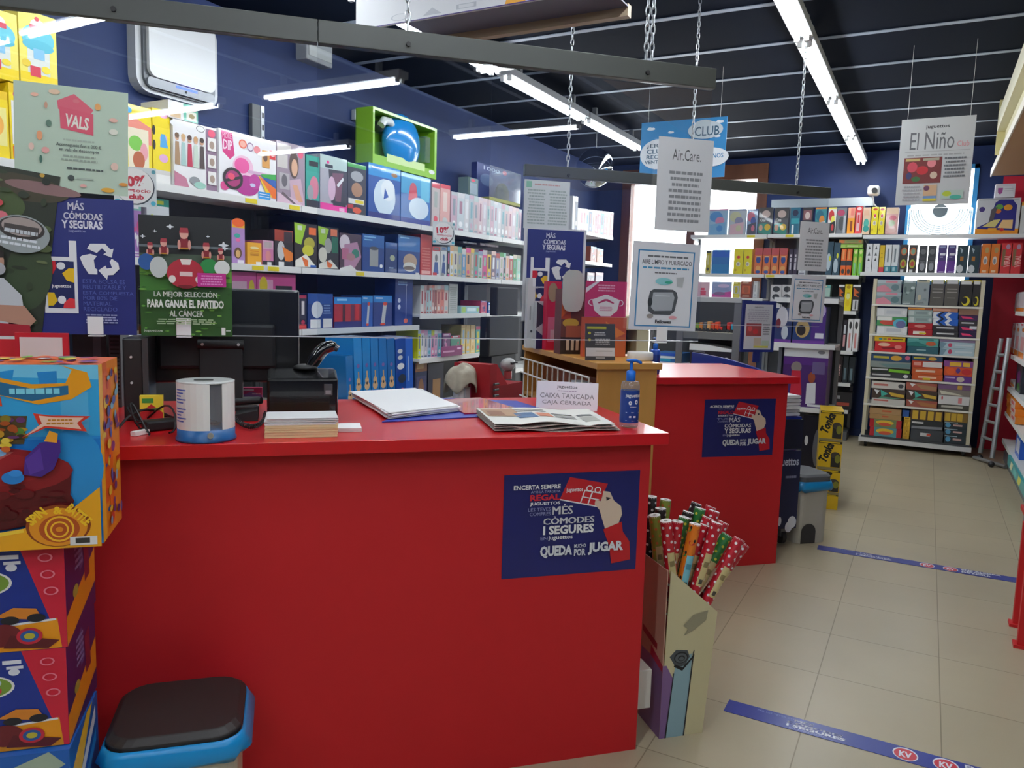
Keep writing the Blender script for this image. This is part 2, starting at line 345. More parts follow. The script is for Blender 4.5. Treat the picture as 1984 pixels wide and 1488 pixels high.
def card_art(L):
    A = [('r', 0, 0, 1786, 1488, '1b2064')]
    a = lambda s, x0, y0, x1, y1, c='white', b=.03: A.append(('t', s, x0, y0, x1, y1, c, b))
    A.append(('p', [(780, 40), (1360, 210), (1180, 640), (700, 480)], 'white')); A[-1] = ('p', [(840, 0+60), (1350, 180), (1230, 500), (720, 370)], 'c8202a')
    A.append(('p', [(720, 370), (1230, 500), (1230, 520), (720, 388)], 'white'))
    a('juguettos', 800, 215, 1020, 290, 'white', .02)
    A += [('p', [(1040, 250), (1055, 253), (1000, 440), (985, 437)], 'white'), ('p', [(1040, 250), (1270, 310), (1262, 325), (1035, 267)], 'white'), ('p', [(1010, 345), (1240, 402), (1235, 415), (1006, 358)], 'white'),
          ('p', [(1140, 275), (1158, 280), (1100, 465), (1084, 460)], 'white'), ('o', 1105, 235, 44, 14, 'white'), ('o', 1215, 262, 44, 14, 'white')]
    A += [('p', [(1290, 280), (1380, 300), (1440, 430), (1540, 520), (1560, 640), (1520, 760), (1540, 800), (1340, 860), (1290, 700), (1250, 560), (1180, 470), (1190, 400), (1260, 430), (1280, 360)], 'e0c8b0'),
          ('p', [(1330, 370), (1400, 390), (1340, 430)], '2a2030')]
    A += [('p', [(1310, 850), (1560, 750), (1580, 900), (1680, 1060), (1700, 1330), (1440, 1370), (1400, 1100)], 'c01c24')]
    if L == 'cat':
        T = ['ENCERTA SEMPRE', 'AMB LA TARGETA', 'REGAL', 'JUGUETTOS', 'LES TEVES', 'COMPRES', 'MÉS', 'CÒMODES', 'I SEGURES', 'EN']
    else:
        T = ['ACERTA SIEMPRE', 'CON LA TARJETA', 'REGALO', 'JUGUETTOS', 'TUS', 'COMPRAS', 'MÁS', 'CÓMODAS', 'Y SEGURAS', 'EN']
    a(T[0], 120, 150, 720, 215); a(T[1], 340, 235, 720, 270, 'b0b4d8', 0); a(T[2], 330, 290, 720, 380, 'd02838', .04); a(T[3], 330, 400, 720, 455)
    a(T[4], 310, 480, 600, 530, 'a8acd0', 0); a(T[5], 330, 545, 600, 595, 'a8acd0', 0)
    a(T[6], 620, 440, 890, 590, 'white', .04); a(T[7], 510, 615, 1180, 730, 'white', .04); a(T[8], 510, 750, 1180, 880, 'white', .04)
    a('EN', 480, 905, 570, 950, 'a8acd0', 0); a('juguettos', 580, 895, 900, 970, 'white', .02)
    a('QUEDA', 480, 1040, 900, 1220, 'dfe3e6', .05); a('MUCHO', 925, 1040, 1080, 1095, 'dfe3e6', .02); a('POR', 925, 1110, 1080, 1215, 'dfe3e6', .04); a('JUGAR', 1110, 1030, 1590, 1215, 'dfe3e6', .05)
    return A
def sticker(F, b, quad, lang, label):
    (x0, y0), (x1, y1), (x2, y2) = quad   # top-left, top-right, bottom-left
    a0, zt = F.hit(x0, y0, b); a1, _ = F.hit(x1, y1, b); zb = F.hit(x2, y2, b)[1]; w = a1-a0; h = zt-zb
    m = MB().box(0, 0, 0, w, .0015, h, mat('1b2064', .35)); m.art(card_art(lang)[1:], w, h, 1786, 1488, .35)
    o = m.build('gift_card_poster', None, F.p(a0, b-.0016, zb), F.rz); return tag(o, label, 'poster', 'gift card posters on the counters')
sticker(CF, 2.273, [(977, 921), (1240, 913), (973, 1122)], 'cat', 'navy gift card poster with a hand, on the front of the nearest red counter')
sticker(CF, 3.826, [(1366, 774), (1503, 777), (1359, 886)], 'esp', 'navy gift card poster with a hand, on the front of the further red counter')

# ------------------------------------------------------------------ shelving
LIP = mat('e9e9e6', .35); BACKP = mat('2b2a2d', .6)
def shelf_mesh(w, dp, z=0, lip=.036, m=None):
    b = MB(); b.box(.004, .0, -.02, w-.004, dp, 0, m or LIP); b.box(.004, -.008, -lip, w-.004, 0, .004, m or LIP); return b
def bay(F, a0, a1, b, shelves, z1, depth, label, back=BACKP, group=None, name='shelving_unit', tickets=(), upr=DKMET, zb=0.0, foot=True, backtop=None):
    t = thing(name, label, 'shelf', F.p(a0, b), F.rz, group); w = a1-a0
    if back: MB().box(0, depth, zb, w, depth+.02, backtop or z1, back).build('back_panel', t)
    for x in (.002, w-.032): MB().box(x, depth-.03, zb, x+.03, depth+.0, z1, upr).build('upright', t)
    if foot: MB().box(0, .02, 0, w, depth, .1, mat('6a6c70', .4)).build('plinth', t)
    tk = list(tickets)
    for i, z in enumerate(shelves):
        sh = shelf_mesh(w, depth-.005).build('shelf', t, loc=(0, 0, z))
        for (ti, px) in tk:
            if ti == i:
                a = F.A(px, b-.01, z-.015)-a0
                MB().box(a-.045, -.0105, -.03, a+.045, -.0085, -.004, mat('e8d21c', .5)).build('price_ticket', sh)
        for s_ in (.0, w-.012):
            MB().add([(s_, .02, -.02), (s_+.012, .02, -.02), (s_, depth-.02, -.02), (s_+.012, depth-.02, -.02), (s_, depth-.02, -.06), (s_+.012, depth-.02, -.06), (s_, .02, -.035), (s_+.012, .02, -.035)],
                     [(0, 1, 3, 2), (4, 5, 7, 6), (0, 2, 4, 6), (1, 7, 5, 3), (6, 7, 1, 0)], upr).build('bracket', sh)
    return t
TZ, S2, S3, S3B, S4B = 2.068, 1.676, 1.275, 1.362, 1.0
BAYS = [(-.21, 1.12, [TZ, S2, S3, .8, .4], 'mostly out of the picture'), (1.12, 2.456, [TZ, S2, S3, .8, .4], 'behind the green football poster'),
        (2.456, 3.80, [TZ, S2, S3, .8, .4], 'behind the black till monitor'), (3.80, 5.13, [TZ, S2, S3, .5], 'holding the blue science boxes'),
        (5.13, 6.46, [TZ, S2, S3B, S4B, .4], 'holding the rows of thin games'), (6.46, 7.8, [TZ, S2, S3B, .8, .4], 'behind the black till terminal')]
TK = {2: [(0, 487), (0, 571), (1, 500), (1, 530)], 3: [(1, 698)]}
for i, (y0, y1, sh, d_) in enumerate(BAYS):
    bay(LW, y0, y1, 0, sh, 2.30 if i != 3 else 2.30, .41, 'grey and white wall shelving bay on the left wall, '+d_, group='left wall shelving bays', tickets=TK.get(i, ()), backtop=2.05)
zf1 = LW.Z(LW.A(1136, 0, 2.27), 0, 449); zf2 = LW.Z(LW.A(1136, 0, 1.94), 0, 506)
bay(LW, 8.2, 9.35, 0, [zf1, zf2, 1.5, .9, .4], zf1+.05, .41, 'wall shelving bay in the far left corner beside the brown doorway', group='left wall shelving bays')

RG = random.Random(7)
def gen(style, c, rg):
    c = list(c)+['lgrey']*3
    if style == 'plain': return []
    if style == 'spine':
        a = rg.uniform(8, 20); return [('r', 0, 0, 100, a, c[1]), ('r', 30, a+8, 70, rg.uniform(52, 66), c[2]), ('e', 50, 80, 26, 7, c[3] if rg.random() < .6 else c[1]), ('r', 15, 91, 85, 96, c[2])]
    if style == 'band': return [('r', 0, 0, 100, 18, c[1]), ('r', 12, 5, 70, 13, c[2]), ('r', 10, 26, 90, 74, c[3] if len(c) > 5 else c[2]), ('e', 50, 50, 24, 20, c[1]), ('l', 12, 80, 88, 94, 3, c[2])]
    if style == 'blob':
        A = [('r', 0, 0, 100, 12, c[1])]
        for _ in range(9):
            x, y = rg.uniform(18, 82), rg.uniform(24, 82); A.append(('e', x, y, rg.uniform(5, 16), rg.uniform(4, 13), rg.choice(c[:4])))
        return A+[('r', 15, 3, 75, 9, c[2]), ('l', 8, 87, 70, 97, 2, c[2])]
    if style == 'ring': return [('e', 50, 25, 34, 14, c[1]), ('e', 50, 25, 22, 9, c[2]), ('r', 12, 42, 88, 47, c[2]), ('e', 50, 70, 36, 17, c[1]), ('e', 50, 70, 24, 11, c[0]), ('e', 54, 72, 12, 6, c[2])]
    if style == 'fig': return [('r', 0, 0, 100, 15, c[1]), ('e', 50, 38, 17, 13, c[2]), ('p', [(30, 52), (70, 52), (84, 92), (16, 92)], c[3]), ('r', 20, 3, 80, 11, c[2]), ('r', 8, 88, 60, 97, c[1])]
    if style == 'flat': return [('r', 3, 12, 24, 88, c[1]), ('r', 32, 28, 80, 68, c[2]), ('e', 90, 50, 6, 26, c[1])]
    if style == 'flat2': return [('r', 0, 0, 100, 30, c[1]), ('p', [(0, 60), (30, 40), (62, 82), (62, 100), (0, 100)], c[2]), ('e', 76, 62, 16, 26, c[3]), ('r', 36, 8, 84, 24, c[2])]
    if style == 'stripes':
        A = [];
        for i in range(5): A.append(('p', [(10+i*16, 0), (22+i*16, 0), (10+i*16, 50), (22+i*16, 100), (10+i*16, 100), (-2+i*16+2, 50)], c[1 if i % 2 else 2]))
        return A
    if style == 'sci': return [('r', 0, 0, 100, 34, c[1]), ('r', 8, 5, 60, 9, c[2]), ('r', 8, 13, 44, 16, c[2]), ('r', 32, 36, 72, 84, c[3]), ('e', 52, 36, 20, 5, 'dgrey'), ('e', 86, 82, 7, 5, 'white')]
    if style == 'tool': return [('r', 0, 0, 100, 22, c[1]), ('r', 10, 6, 50, 10, c[2]), ('p', [(52, 28), (72, 24), (60, 92), (40, 94)], 'lgrey'), ('e', 62, 26, 12, 6, c[3]), ('e', 50, 93, 14, 4, c[3])]
    return []
def carton(F, b, z, px0, px1, pyt, style, cols, depth, name='toy_box', rough=.4, coat=.25, dz=0, side=None, rg=RG, w=None, tilt=0, h=None, lim=None):
    a0 = F.A(px0, b, z); a1 = F.A(px1, b, z)
    if lim: a0 = max(a0, lim[0]); a1 = min(a1, lim[1])
    w = a1-a0
    h = h or F.Z((a0+a1)/2, b, pyt)-z
    m = MB(); g = min(.0025, w*.03)
    m.box(0, 0, 0, w-g, depth, h, mat(side or cols[0], rough, 0, coat))
    A = style if isinstance(style, list) else gen(style, cols, rg)
    if isinstance(style, list): m.art([('r', 0, 0, 100, 100, cols[0])]+A, w-g, h, 100, 100, rough, coat)
    else: m.art(A, w-g, h, 100, 100, rough, coat)
    return m, F.p(a0+g/2, b, z), h
def row(F, b, z, place, items, depth=.2, group=None, cat='toy box', tot=None):
    """items: px left, px right, px top, style, colours, look [, name, category, depth, z offset]"""
    tot = {}
    for it in items: tot[it[5]] = tot.get(it[5], 0)+1
    cnt = {}
    for it in items:
        nm_ = it[6] if len(it) > 6 and it[6] else 'toy_box'; ct = it[7] if len(it) > 7 and it[7] else cat
        dp = it[8] if len(it) > 8 and it[8] else depth; zz = z+(it[9] if len(it) > 9 else 0); bb = b+(it[10] if len(it) > 10 else 0)
        m, loc, h = carton(F, bb, zz+.0005, it[0], it[1], it[2], it[3], it[4], dp)
        o = m.build(nm_, None, loc, F.rz); k = it[5]; cnt[k] = cnt.get(k, 0)+1
        lab = k+' '+place if tot[k] == 1 else '%s %s, %s from the left' % (k, place, ORD[cnt[k]-1])
        tag(o, lab, ct, group)

# --- left wall, top shelf
E_ = 'on the left wall\'s top shelf'
dolls = [('r', 0, 0, 100, 8, 'f4f2f4'), ('e', 8, 6, 14, 5, 'white'), ('e', 62, 6, 10, 5, 'dgrey'), ('e', 62, 6, 8.6, 4.2, 'white'), ('r', 74, 3, 100, 97, '8d7288'), ('e', 88, 9, 9, 6, 'e85a78')]
for i, c in enumerate(['a88460', 'a8c8c4', 'b82848', 'c8d8c8', '4a3a38']):
    x = 8+i*14; dolls += [('e', x, 26, 4.5, 4.5, 'd0a080'), ('e', x, 23, 5, 4, ['6a4a30', 'c8a070', '4a2a20', 'c89a68', '3a2820'][i]), ('p', [(x-4, 32), (x+4, 32), (x+6, 66), (x-6, 66)], c)]
dolls += [('p', [(0, 76), (26, 84), (34, 100), (0, 100)], 'c07890'), ('e', 46, 86, 12, 6, 'grey'), ('e', 58, 92, 14, 5, '9cc8b8')]+[('r', 77, y, 97, y+20, 'f0ece8') for y in (16, 42, 68)]+[('e', 87, y+11, 6, 6, 'a89080') for y in (16, 42, 68)]
dip = [('p', [(4, 2), (22, 3), (26, 36), (18, 44), (6, 34)], 'd02f7c'), ('t', 'MORE', 6, 5, 21, 13, 'f8c8dc', .0), ('t', 'DIP', 7, 15, 22, 30, 'f8e0ec', .02), ('e', 40, 16, 7, 7, 'e86a50'), ('e', 40, 16, 5, 5, 'f0b0a0'), ('e', 53, 18, 6, 7, '8a6a90'), ('e', 53, 18, 4.5, 5.5, 'e8e0e8'), ('e', 65, 20, 6, 6, 'e88a90'),
       ('r', 74, 18, 88, 46, 'd89a50'), ('e', 80, 30, 4, 6, '6a4a3a'), ('r', 88, 16, 99, 30, 'd8343c'), ('e', 94, 22, 4, 4, 'f0c0c0'),
       ('e', 40, 52, 18, 18, 'f4c4dc'), ('e', 38, 50, 13, 12, 'ea5aa0'), ('r', 48, 55, 98, 60, 'd8b0d0'), ('e', 46, 80, 22, 16, 'b0308c'), ('e', 60, 72, 10, 12, 'c0409a'), ('e', 8, 86, 7, 7, 'd84a8c'), ('e', 22, 73, 17, 17, '2a2026'), ('e', 22, 73, 12.5, 12.5, 'a83070'), ('p', [(8, 76), (38, 66), (39, 70), (10, 80)], '2a2026'), ('e', 19, 70, 6, 5, 'e84a6a'),
       ('e', 56, 78, 5, 3, 'c8c8e8'), ('p', [(66, 60), (99, 78), (99, 94), (84, 92)], 'e8702a'), ('p', [(66, 60), (92, 92), (84, 94)], 'f0c81e'), ('p', [(70, 58), (99, 54), (99, 64), (76, 62)], '3aa84a'), ('p', [(72, 62), (99, 64), (99, 78)], '3060b0'),
       ('r', 66, 86, 88, 99, '2f8fd0'), ('r', 68, 89, 86, 90, 'white'), ('r', 68, 93, 86, 94, 'white')]
girl = [('r', 2, 4, 50, 18, 'd8d0cc'), ('r', 2, 20, 38, 42, 'cfc8c4'), ('e', 84, 14, 10, 7, 'e05a78'), ('e', 60, 34, 17, 22, '5a463e'), ('e', 62, 38, 11, 14, 'd8a888'), ('p', [(44, 60), (84, 54), (100, 100), (50, 96)], 'c8a8b8'), ('p', [(54, 66), (72, 66), (92, 92), (70, 94)], 'd8a080'), ('r', 8, 50, 44, 76, 'b4acb0'), ('e', 26, 62, 10, 10, '6a646a'), ('p', [(0, 82), (70, 90), (96, 100), (0, 100)], 'd8b8c8'), ('p', [(20, 80), (70, 98), (64, 100), (14, 84)], '6a5a60')]
robot = [('r', 0, 0, 100, 24, 'c0d4ce'), ('e', 28, 12, 5, 3, 'e83a8c'), ('r', 18, 16, 46, 22, '2a2a2e'), ('p', [(30, 24), (100, 22), (100, 84), (40, 84)], '3a3638'), ('p', [(44, 30), (86, 26), (76, 80), (56, 80)], '7a4a58'), ('e', 42, 58, 14, 22, 'e0b8cc'), ('p', [(60, 50), (84, 34), (88, 38), (66, 54)], 'white'), ('r', 6, 60, 24, 80, 'b8b4ba'), ('r', 0, 86, 100, 100, 'ee3f9e'), ('r', 46, 80, 96, 88, '2a2a2e'), ('r', 70, 91, 90, 97, 'f4c0dc')]
sciw = [('r', 0, 0, 100, 22, '1f8fd4'), ('r', 10, 5, 52, 8, 'white'), ('e', 80, 13, 10, 4, '9a7040'), ('e', 50, 58, 34, 34, 'dcecf6'), ('e', 60, 44, 22, 20, 'f4fafc'), ('p', [(50, 40), (62, 56), (46, 62)], '1b4fa8'), ('r', 0, 88, 100, 100, '232a78')]
sciw2 = [('r', 0, 0, 100, 40, '3f9fd0'), ('e', 40, 30, 12, 14, 'c85060'), ('p', [(26, 34), (52, 30), (56, 52), (24, 52)], 'c83a4a'), ('r', 66, 4, 96, 50, '6ac0e0'), ('e', 60, 66, 34, 22, 'd8e8f4'), ('r', 0, 88, 100, 100, '2a3a88')]
dough = [('r', 0, 0, 100, 9, 'f2da20'), ('p', [(0, 10), (100, 26), (100, 50), (0, 40)], 'e88a78'), ('r', 12, 30, 88, 88, 'f0e4c8'), ('e', 40, 50, 26, 10, '7ac04a'), ('e', 70, 60, 14, 12, 'e8a0a8'), ('e', 50, 72, 22, 12, 'b8603a'), ('r', 0, 86, 70, 96, '2f9a3f'), ('e', 16, 8, 12, 4, '2f9ad8')]
dress = [('e', 64, 8, 26, 6, 'e8a0c0'), ('e', 62, 48, 22, 8, 'e0c0e0'), ('p', [(48, 40), (70, 40), (88, 62), (40, 62)], '4fa8dc'), ('e', 60, 80, 26, 7, 'e8b0d8'), ('e', 6, 36, 9, 8, '202022'), ('e', 6, 60, 9, 8, '202022')]
row(LW, .03, TZ, E_, [
    (243, 296, 205, dough, ['f2da20'], 'yellow, green and orange play dough box'),
    (337, 421, 240, dolls, ['f0eeee'], 'white box of five dolls'),
    (425, 535, 262, dip, ['f2f0f2'], 'white and magenta beauty toy box with a rainbow'),
    (536, 591, 278, girl, ['9c8a98'], 'mauve box picturing a girl beside a toy machine'),
    (593, 619, 302, [('r', 0, 0, 100, 30, '2a9a88'), ('r', 20, 10, 90, 20, '202024'), ('e', 60, 60, 34, 22, 'd0788c'), ('e', 30, 70, 24, 14, '9a9aa0'), ('r', 0, 84, 100, 100, '28242a')], ['36a090'], 'narrow teal box with pink circle'),
    (620, 672, 304, robot, ['b8b4ba'], 'grey, black and bright pink box'),
    (673, 709, 318, [('r', 0, 0, 100, 8, '3a9a3c'), ('e', 50, 24, 34, 10, 'a8a8a8'), ('e', 50, 50, 30, 14, 'b08058'), ('r', 4, 68, 90, 78, 'e8e4dc'), ('r', 40, 70, 86, 76, 'f0d820'), ('e', 50, 90, 24, 6, 'e0581e'), ('r', 0, 80, 30, 88, 'b83020')], ['2e2c30'], 'black box with a green top edge and yellow ticket'),
    (713, 775, 322, sciw, ['1b4f9c'], 'glossy blue and white science box, leftmost of two,'),
    (776, 833, 340, sciw2, ['2f6ab0'], 'glossy pale blue science box picturing a red figure'),
], .24, 'boxed toys on the left wall')
# box stacked on others
def at_box(F, b, z, px0, px1, pyt, art, cols, depth, name, label, cat='toy box', group=None, rz=0, h=None):
    m, loc, h_ = carton(F, b, z, px0, px1, pyt, art, cols, depth, h=h); return tag(m.build(name, None, loc, F.rz+rz), label, cat, group)
zb1 = LW.Z(LW.A(380, .05, 2.4), .05, 246)
at_box(LW, .04, TZ+.0005, 297, 331, 330, [('r', 0, 0, 100, 30, 'd8d4d0')], ['efedea'], .2, 'toy_box', 'low white box under the yellow dress box on the left wall\'s top shelf')
z_ = LW.Z(LW.A(312, .04, 2.2), .04, 330)
at_box(LW, .04, z_+.001, 297, 331, 212, dress, ['f4da1c'], .2, 'toy_box', 'yellow play dough box with a blue dress, standing on a low white box')
z_ = LW.Z(LW.A(376, .03, 2.4), .03, 240)
at_box(LW, .03, LW.Z(LW.A(376, .03, 2.4), .03, 239)+.002, 326, 384, 200, [('r', 50, 0, 100, 100, '5fae96'), ('e', 28, 26, 20, 22, 'white'), ('e', 84, 20, 12, 16, 'e8a0a8'), ('r', 60, 40, 94, 92, 'e4e0d4'), ('r', 6, 54, 40, 94, 'd8b890'), ('e', 78, 66, 10, 14, '9a8a60')], ['e8e6e4'], .22, 'toy_box', 'white and green box lying across the boxed dolls on the top shelf')
# far left: stacked yellow boxes
cup = [('r', 0, 82, 100, 100, 'f2d41c'), ('r', 20, 50, 80, 82, 'dce0d8'), ('e', 50, 34, 44, 18, '66c4d4'), ('e', 50, 44, 42, 8, '5ab8cc'), ('e', 50, 17, 20, 9, 'f2f0e8'), ('r', 28, 17, 72, 25, 'd04458'), ('e', 48, 8, 6, 3, 'd03a48'), ('r', 36, 48, 66, 62, '88c0e0'), ('r', 26, 72, 54, 86, 'd0384c'), ('e', 68, 74, 12, 5, 'f0d83a'), ('e', 16, 70, 12, 5, 'e8c83a')]
lo = [('r', 0, 0, 100, 12, 'e8c018'), ('e', 30, 14, 22, 7, 'e0586c'), ('r', 4, 22, 40, 78, 'eceae6'), ('r', 46, 24, 96, 80, 'f4e890'), ('r', 4, 80, 50, 96, 'e85a28'), ('e', 74, 50, 16, 16, 'f4b04a')]
at_box(LW, .02, TZ+.0005, -78, 20, 168, lo, ['f4d81c'], .24, 'toy_box', 'yellow box at the shelf\'s left end, under the left cupcake toy box')
at_box(LW, .02, TZ+.0005, 22, 112, 170, lo, ['f4d81c'], .24, 'toy_box', 'yellow box half behind the mint voucher poster, under the right cupcake toy box')
zt_ = LW.Z(LW.A(20, .02, 2.5), .02, 158)
at_box(LW, .02, zt_+.002, -40, 38, 18, cup, ['f2e26a'], .22, 'toy_box', 'yellow boxed cupcake toy on top of the stack, cut by the left picture edge')
at_box(LW, .02, zt_+.002, 40, 113, 26, cup, ['f2e26a'], .22, 'toy_box', 'yellow boxed cupcake toy with a teal roof, right one on the stack')
# thin games, top shelf
pal = ['c8a8b4', 'b8bcc0', 'd8c8d0', 'c4ccd0', 'd0b8b8', 'bcc8c4', 'd8d4d4', 'e0c8c8']
it = [(836, 851, 354, 'spine', ['c8b8b4', 'd84a58', 'a8b0a8'], 'red topped pastel game', 'game_box', 'game'), (852, 871, 358, 'spine', ['e0a8a0', 'd84a58', 'e8d0c8'], 'red topped pastel game', 'game_box', 'game')]
xs = [873, 885, 899, 908, 917, 926, 934, 942, 949, 956, 963, 970, 977, 984, 991, 998, 1003, 1009]
for i in range(len(xs)-1):
    it.append((xs[i], xs[i+1], 372+(i*2.1), 'spine', [pal[(i*3) % 8], pal[(i*5+1) % 8], ['9098a0', 'a87888', 'e8e8e8', '7aa8b0'][i % 4], 'white'], 'pale upright game spine', 'game_box', 'game'))
row(LW, .03, TZ, 'on the top left shelf', it, .25, 'games on the top left shelf', 'game')
# --- second shelf
S_ = 'on the left wall\'s second shelf'
dino = [('p', [(0, 0), (52, 4), (30, 48), (4, 44)], '9ac42e'), ('r', 14, 6, 34, 16, 'd0dcc0'), ('r', 64, 8, 96, 24, 'e0682a'), ('e', 66, 44, 24, 14, 'b0a83a'), ('e', 60, 60, 26, 12, 'c8c430'), ('p', [(4, 84), (50, 68), (98, 96), (4, 98)], 'e8e4da'), ('p', [(30, 74), (60, 82), (60, 96), (46, 96)], 'd8682a'), ('r', 70, 92, 96, 97, '2f5fb0')]
dino2 = [('p', [(0, 0), (52, 4), (30, 44), (4, 40)], '9ac42e'), ('r', 14, 6, 34, 16, 'd0dcc0'), ('r', 60, 4, 92, 20, 'd8724a'), ('r', 66, 22, 96, 60, '1f6a4a'), ('e', 48, 44, 18, 18, 'a8a8a0'), ('e', 22, 66, 20, 18, 'dcd8c8'), ('p', [(4, 88), (60, 76), (98, 96), (4, 98)], 'e4e0d6'), ('p', [(40, 78), (70, 88), (60, 96), (44, 94)], 'd8682a')]
row(LW, .04, S2, S_, [
    (255, 276, 395, 'blob', ['a878b8', '7fb8a8', 'e8e8e8', 'd8588c'], 'lilac and teal book beside the navy poster', 'toy_book', 'book', .1),
    (286, 330, 385, 'blob', ['c8ccd0', '2a9a88', 'c8d83a', '6a8aa8'], 'grey and green box'),
    (450, 475, 428, [('r', 0, 0, 100, 16, 'e8b01e'), ('e', 50, 4, 50, 10, 'e8601e'), ('e', 40, 34, 24, 5, '3aa89a'), ('e', 46, 44, 18, 4, 'e86aa0'), ('e', 44, 74, 30, 13, '6a4a30'), ('e', 44, 76, 18, 9, 'e0b070'), ('r', 40, 90, 90, 98, 'e8e0e8')], ['b088c0'], 'tall lilac box with a yellow and orange rounded top'),
    (479, 507, 470, [('e', 50, 24, 30, 6, 'e8d8a0'), ('r', 20, 36, 80, 40, 'd8781e'), ('l', 20, 44, 80, 60, 3, 'a86010'), ('r', 60, 84, 96, 98, 'f0ece4')], ['e8a828'], 'small orange box'),
    (509, 530, 466, [('r', 0, 0, 100, 34, 'd0a0b8'), ('r', 14, 6, 86, 28, 'b8a8a8'), ('e', 50, 60, 26, 20, 'd88a88'), ('r', 0, 80, 100, 100, '2a262a'), ('r', 40, 84, 80, 98, 'e0e0e0')], ['c878a0'], 'small pink and black box'),
    (532, 568, 446, [('r', 0, 0, 100, 30, '9a3a2a'), ('r', 50, 4, 96, 34, '3a2e34'), ('e', 34, 56, 20, 26, 'c8c8c8'), ('p', [(40, 44), (98, 60), (98, 80), (60, 90)], 'e07a28'), ('r', 0, 84, 100, 100, '26262a'), ('r', 20, 86, 50, 99, 'e4e4e4')], ['2e2a2e'], 'dark box with a white toy and orange flames'),
    (570, 614, 433, dino, ['2c2628'], 'black and lime dinosaur box, left of the pair'),
    (616, 656, 440, dino2, ['2c2a28'], 'black and lime dinosaur box, right of the pair'),
    (658, 700, 453, [('e', 22, 26, 24, 22, 'd8ccd4'), ('p', [(20, 30), (80, 20), (100, 60), (60, 100), (20, 100)], 'b0809a'), ('r', 10, 40, 40, 70, 'b86a84'), ('e', 72, 52, 18, 12, '2e7a66'), ('e', 50, 62, 20, 10, 'a8787c'), ('p', [(0, 94), (50, 84), (84, 100), (0, 100)], 'd8d4d0')], ['4a3640'], 'purple blister pack with grey wings', 'toy_pack', 'toy pack', .12),
    (702, 744, 455, 'sci', ['1a3f80', '1d5a9c', '7ab0d8', '9a9a98'], 'blue science box picturing a grey can'),
    (746, 769, 470, [('r', 0, 0, 100, 20, '1a4a8a'), ('e', 60, 50, 22, 10, 'a8b090'), ('r', 30, 80, 70, 84, '9ab0c8')], ['1a3468'], 'narrow dark blue science box'),
    (771, 813, 457, [('r', 0, 0, 100, 40, '1f66a8'), ('r', 8, 5, 50, 8, '8ac0e8'), ('e', 54, 66, 32, 20, 'b89a80'), ('e', 52, 80, 30, 12, 'd8d8d0'), ('e', 50, 84, 26, 6, '6a5a50'), ('r', 80, 94, 96, 99, 'e0e0e0')], ['1b3f80'], 'blue science box picturing a round drum'),
    (814, 836, 455, [('l', 10, 30, 90, 86, 8, 'd87a70'), ('r', 10, 88, 90, 96, 'e8b0a8')], ['b8322e'], 'plain red box'),
    (837, 852, 478, 'fig', ['e4e2e0', 'c83a40', '707478', '3a5a9a'], 'white and grey game', 'game_box', 'game'),
    (853, 865, 478, 'fig', ['d8dcdc', '8a8a8c', '4a6a9a', '2a4a8a'], 'white and blue game', 'game_box', 'game'),
], .22, 'boxed toys on the left wall')
it = []; xs = [866, 871, 878, 886, 894, 902, 911, 918, 926, 934, 943, 951, 960, 967, 975, 979, 986, 993, 1000, 1008]
pc = ['202226', 'e0e4e8', 'd8d0b8', 'a8a88c', '5a90b8', 'd8a070', 'b8a888', '68a098', 'c8c4c0', 'd84a88', 'e0b83a', '6a5a70', '8a92b0', 'c8bcc0', '2a2c30', 'd8b8b0', 'a83a3a', '3f8a4a', '8ac8b0']
for i in range(len(xs)-1):
    it.append((xs[i], xs[i+1], 475+(i*1.1)+(3 if i % 4 == 0 else 0), 'spine', [pc[i], pc[(i+4) % 19], pc[(i+9) % 19], pc[(i+2) % 19]], 'thin multicoloured game spine', 'game_box', 'game'))
row(LW, .04, S2, 'on the second left shelf', it, .25, 'games on the second left shelf', 'game')
z_ = LW.Z(LW.A(930, .1, 1.9), .1, 482)
at_box(LW, .08, z_+.03, 897, 924, 469, 'flat', ['6e6a70', 'a8a8ac', '9a9aa0'], .2, 'game_box', 'small grey game lying on the thin game spines, left one', 'game')
at_box(LW, .08, z_+.03, 930, 966, 473, 'flat', ['7c6a78', 'a8989c', 'b0a0a8'], .2, 'game_box', 'small mauve game lying on the thin game spines, right one', 'game')
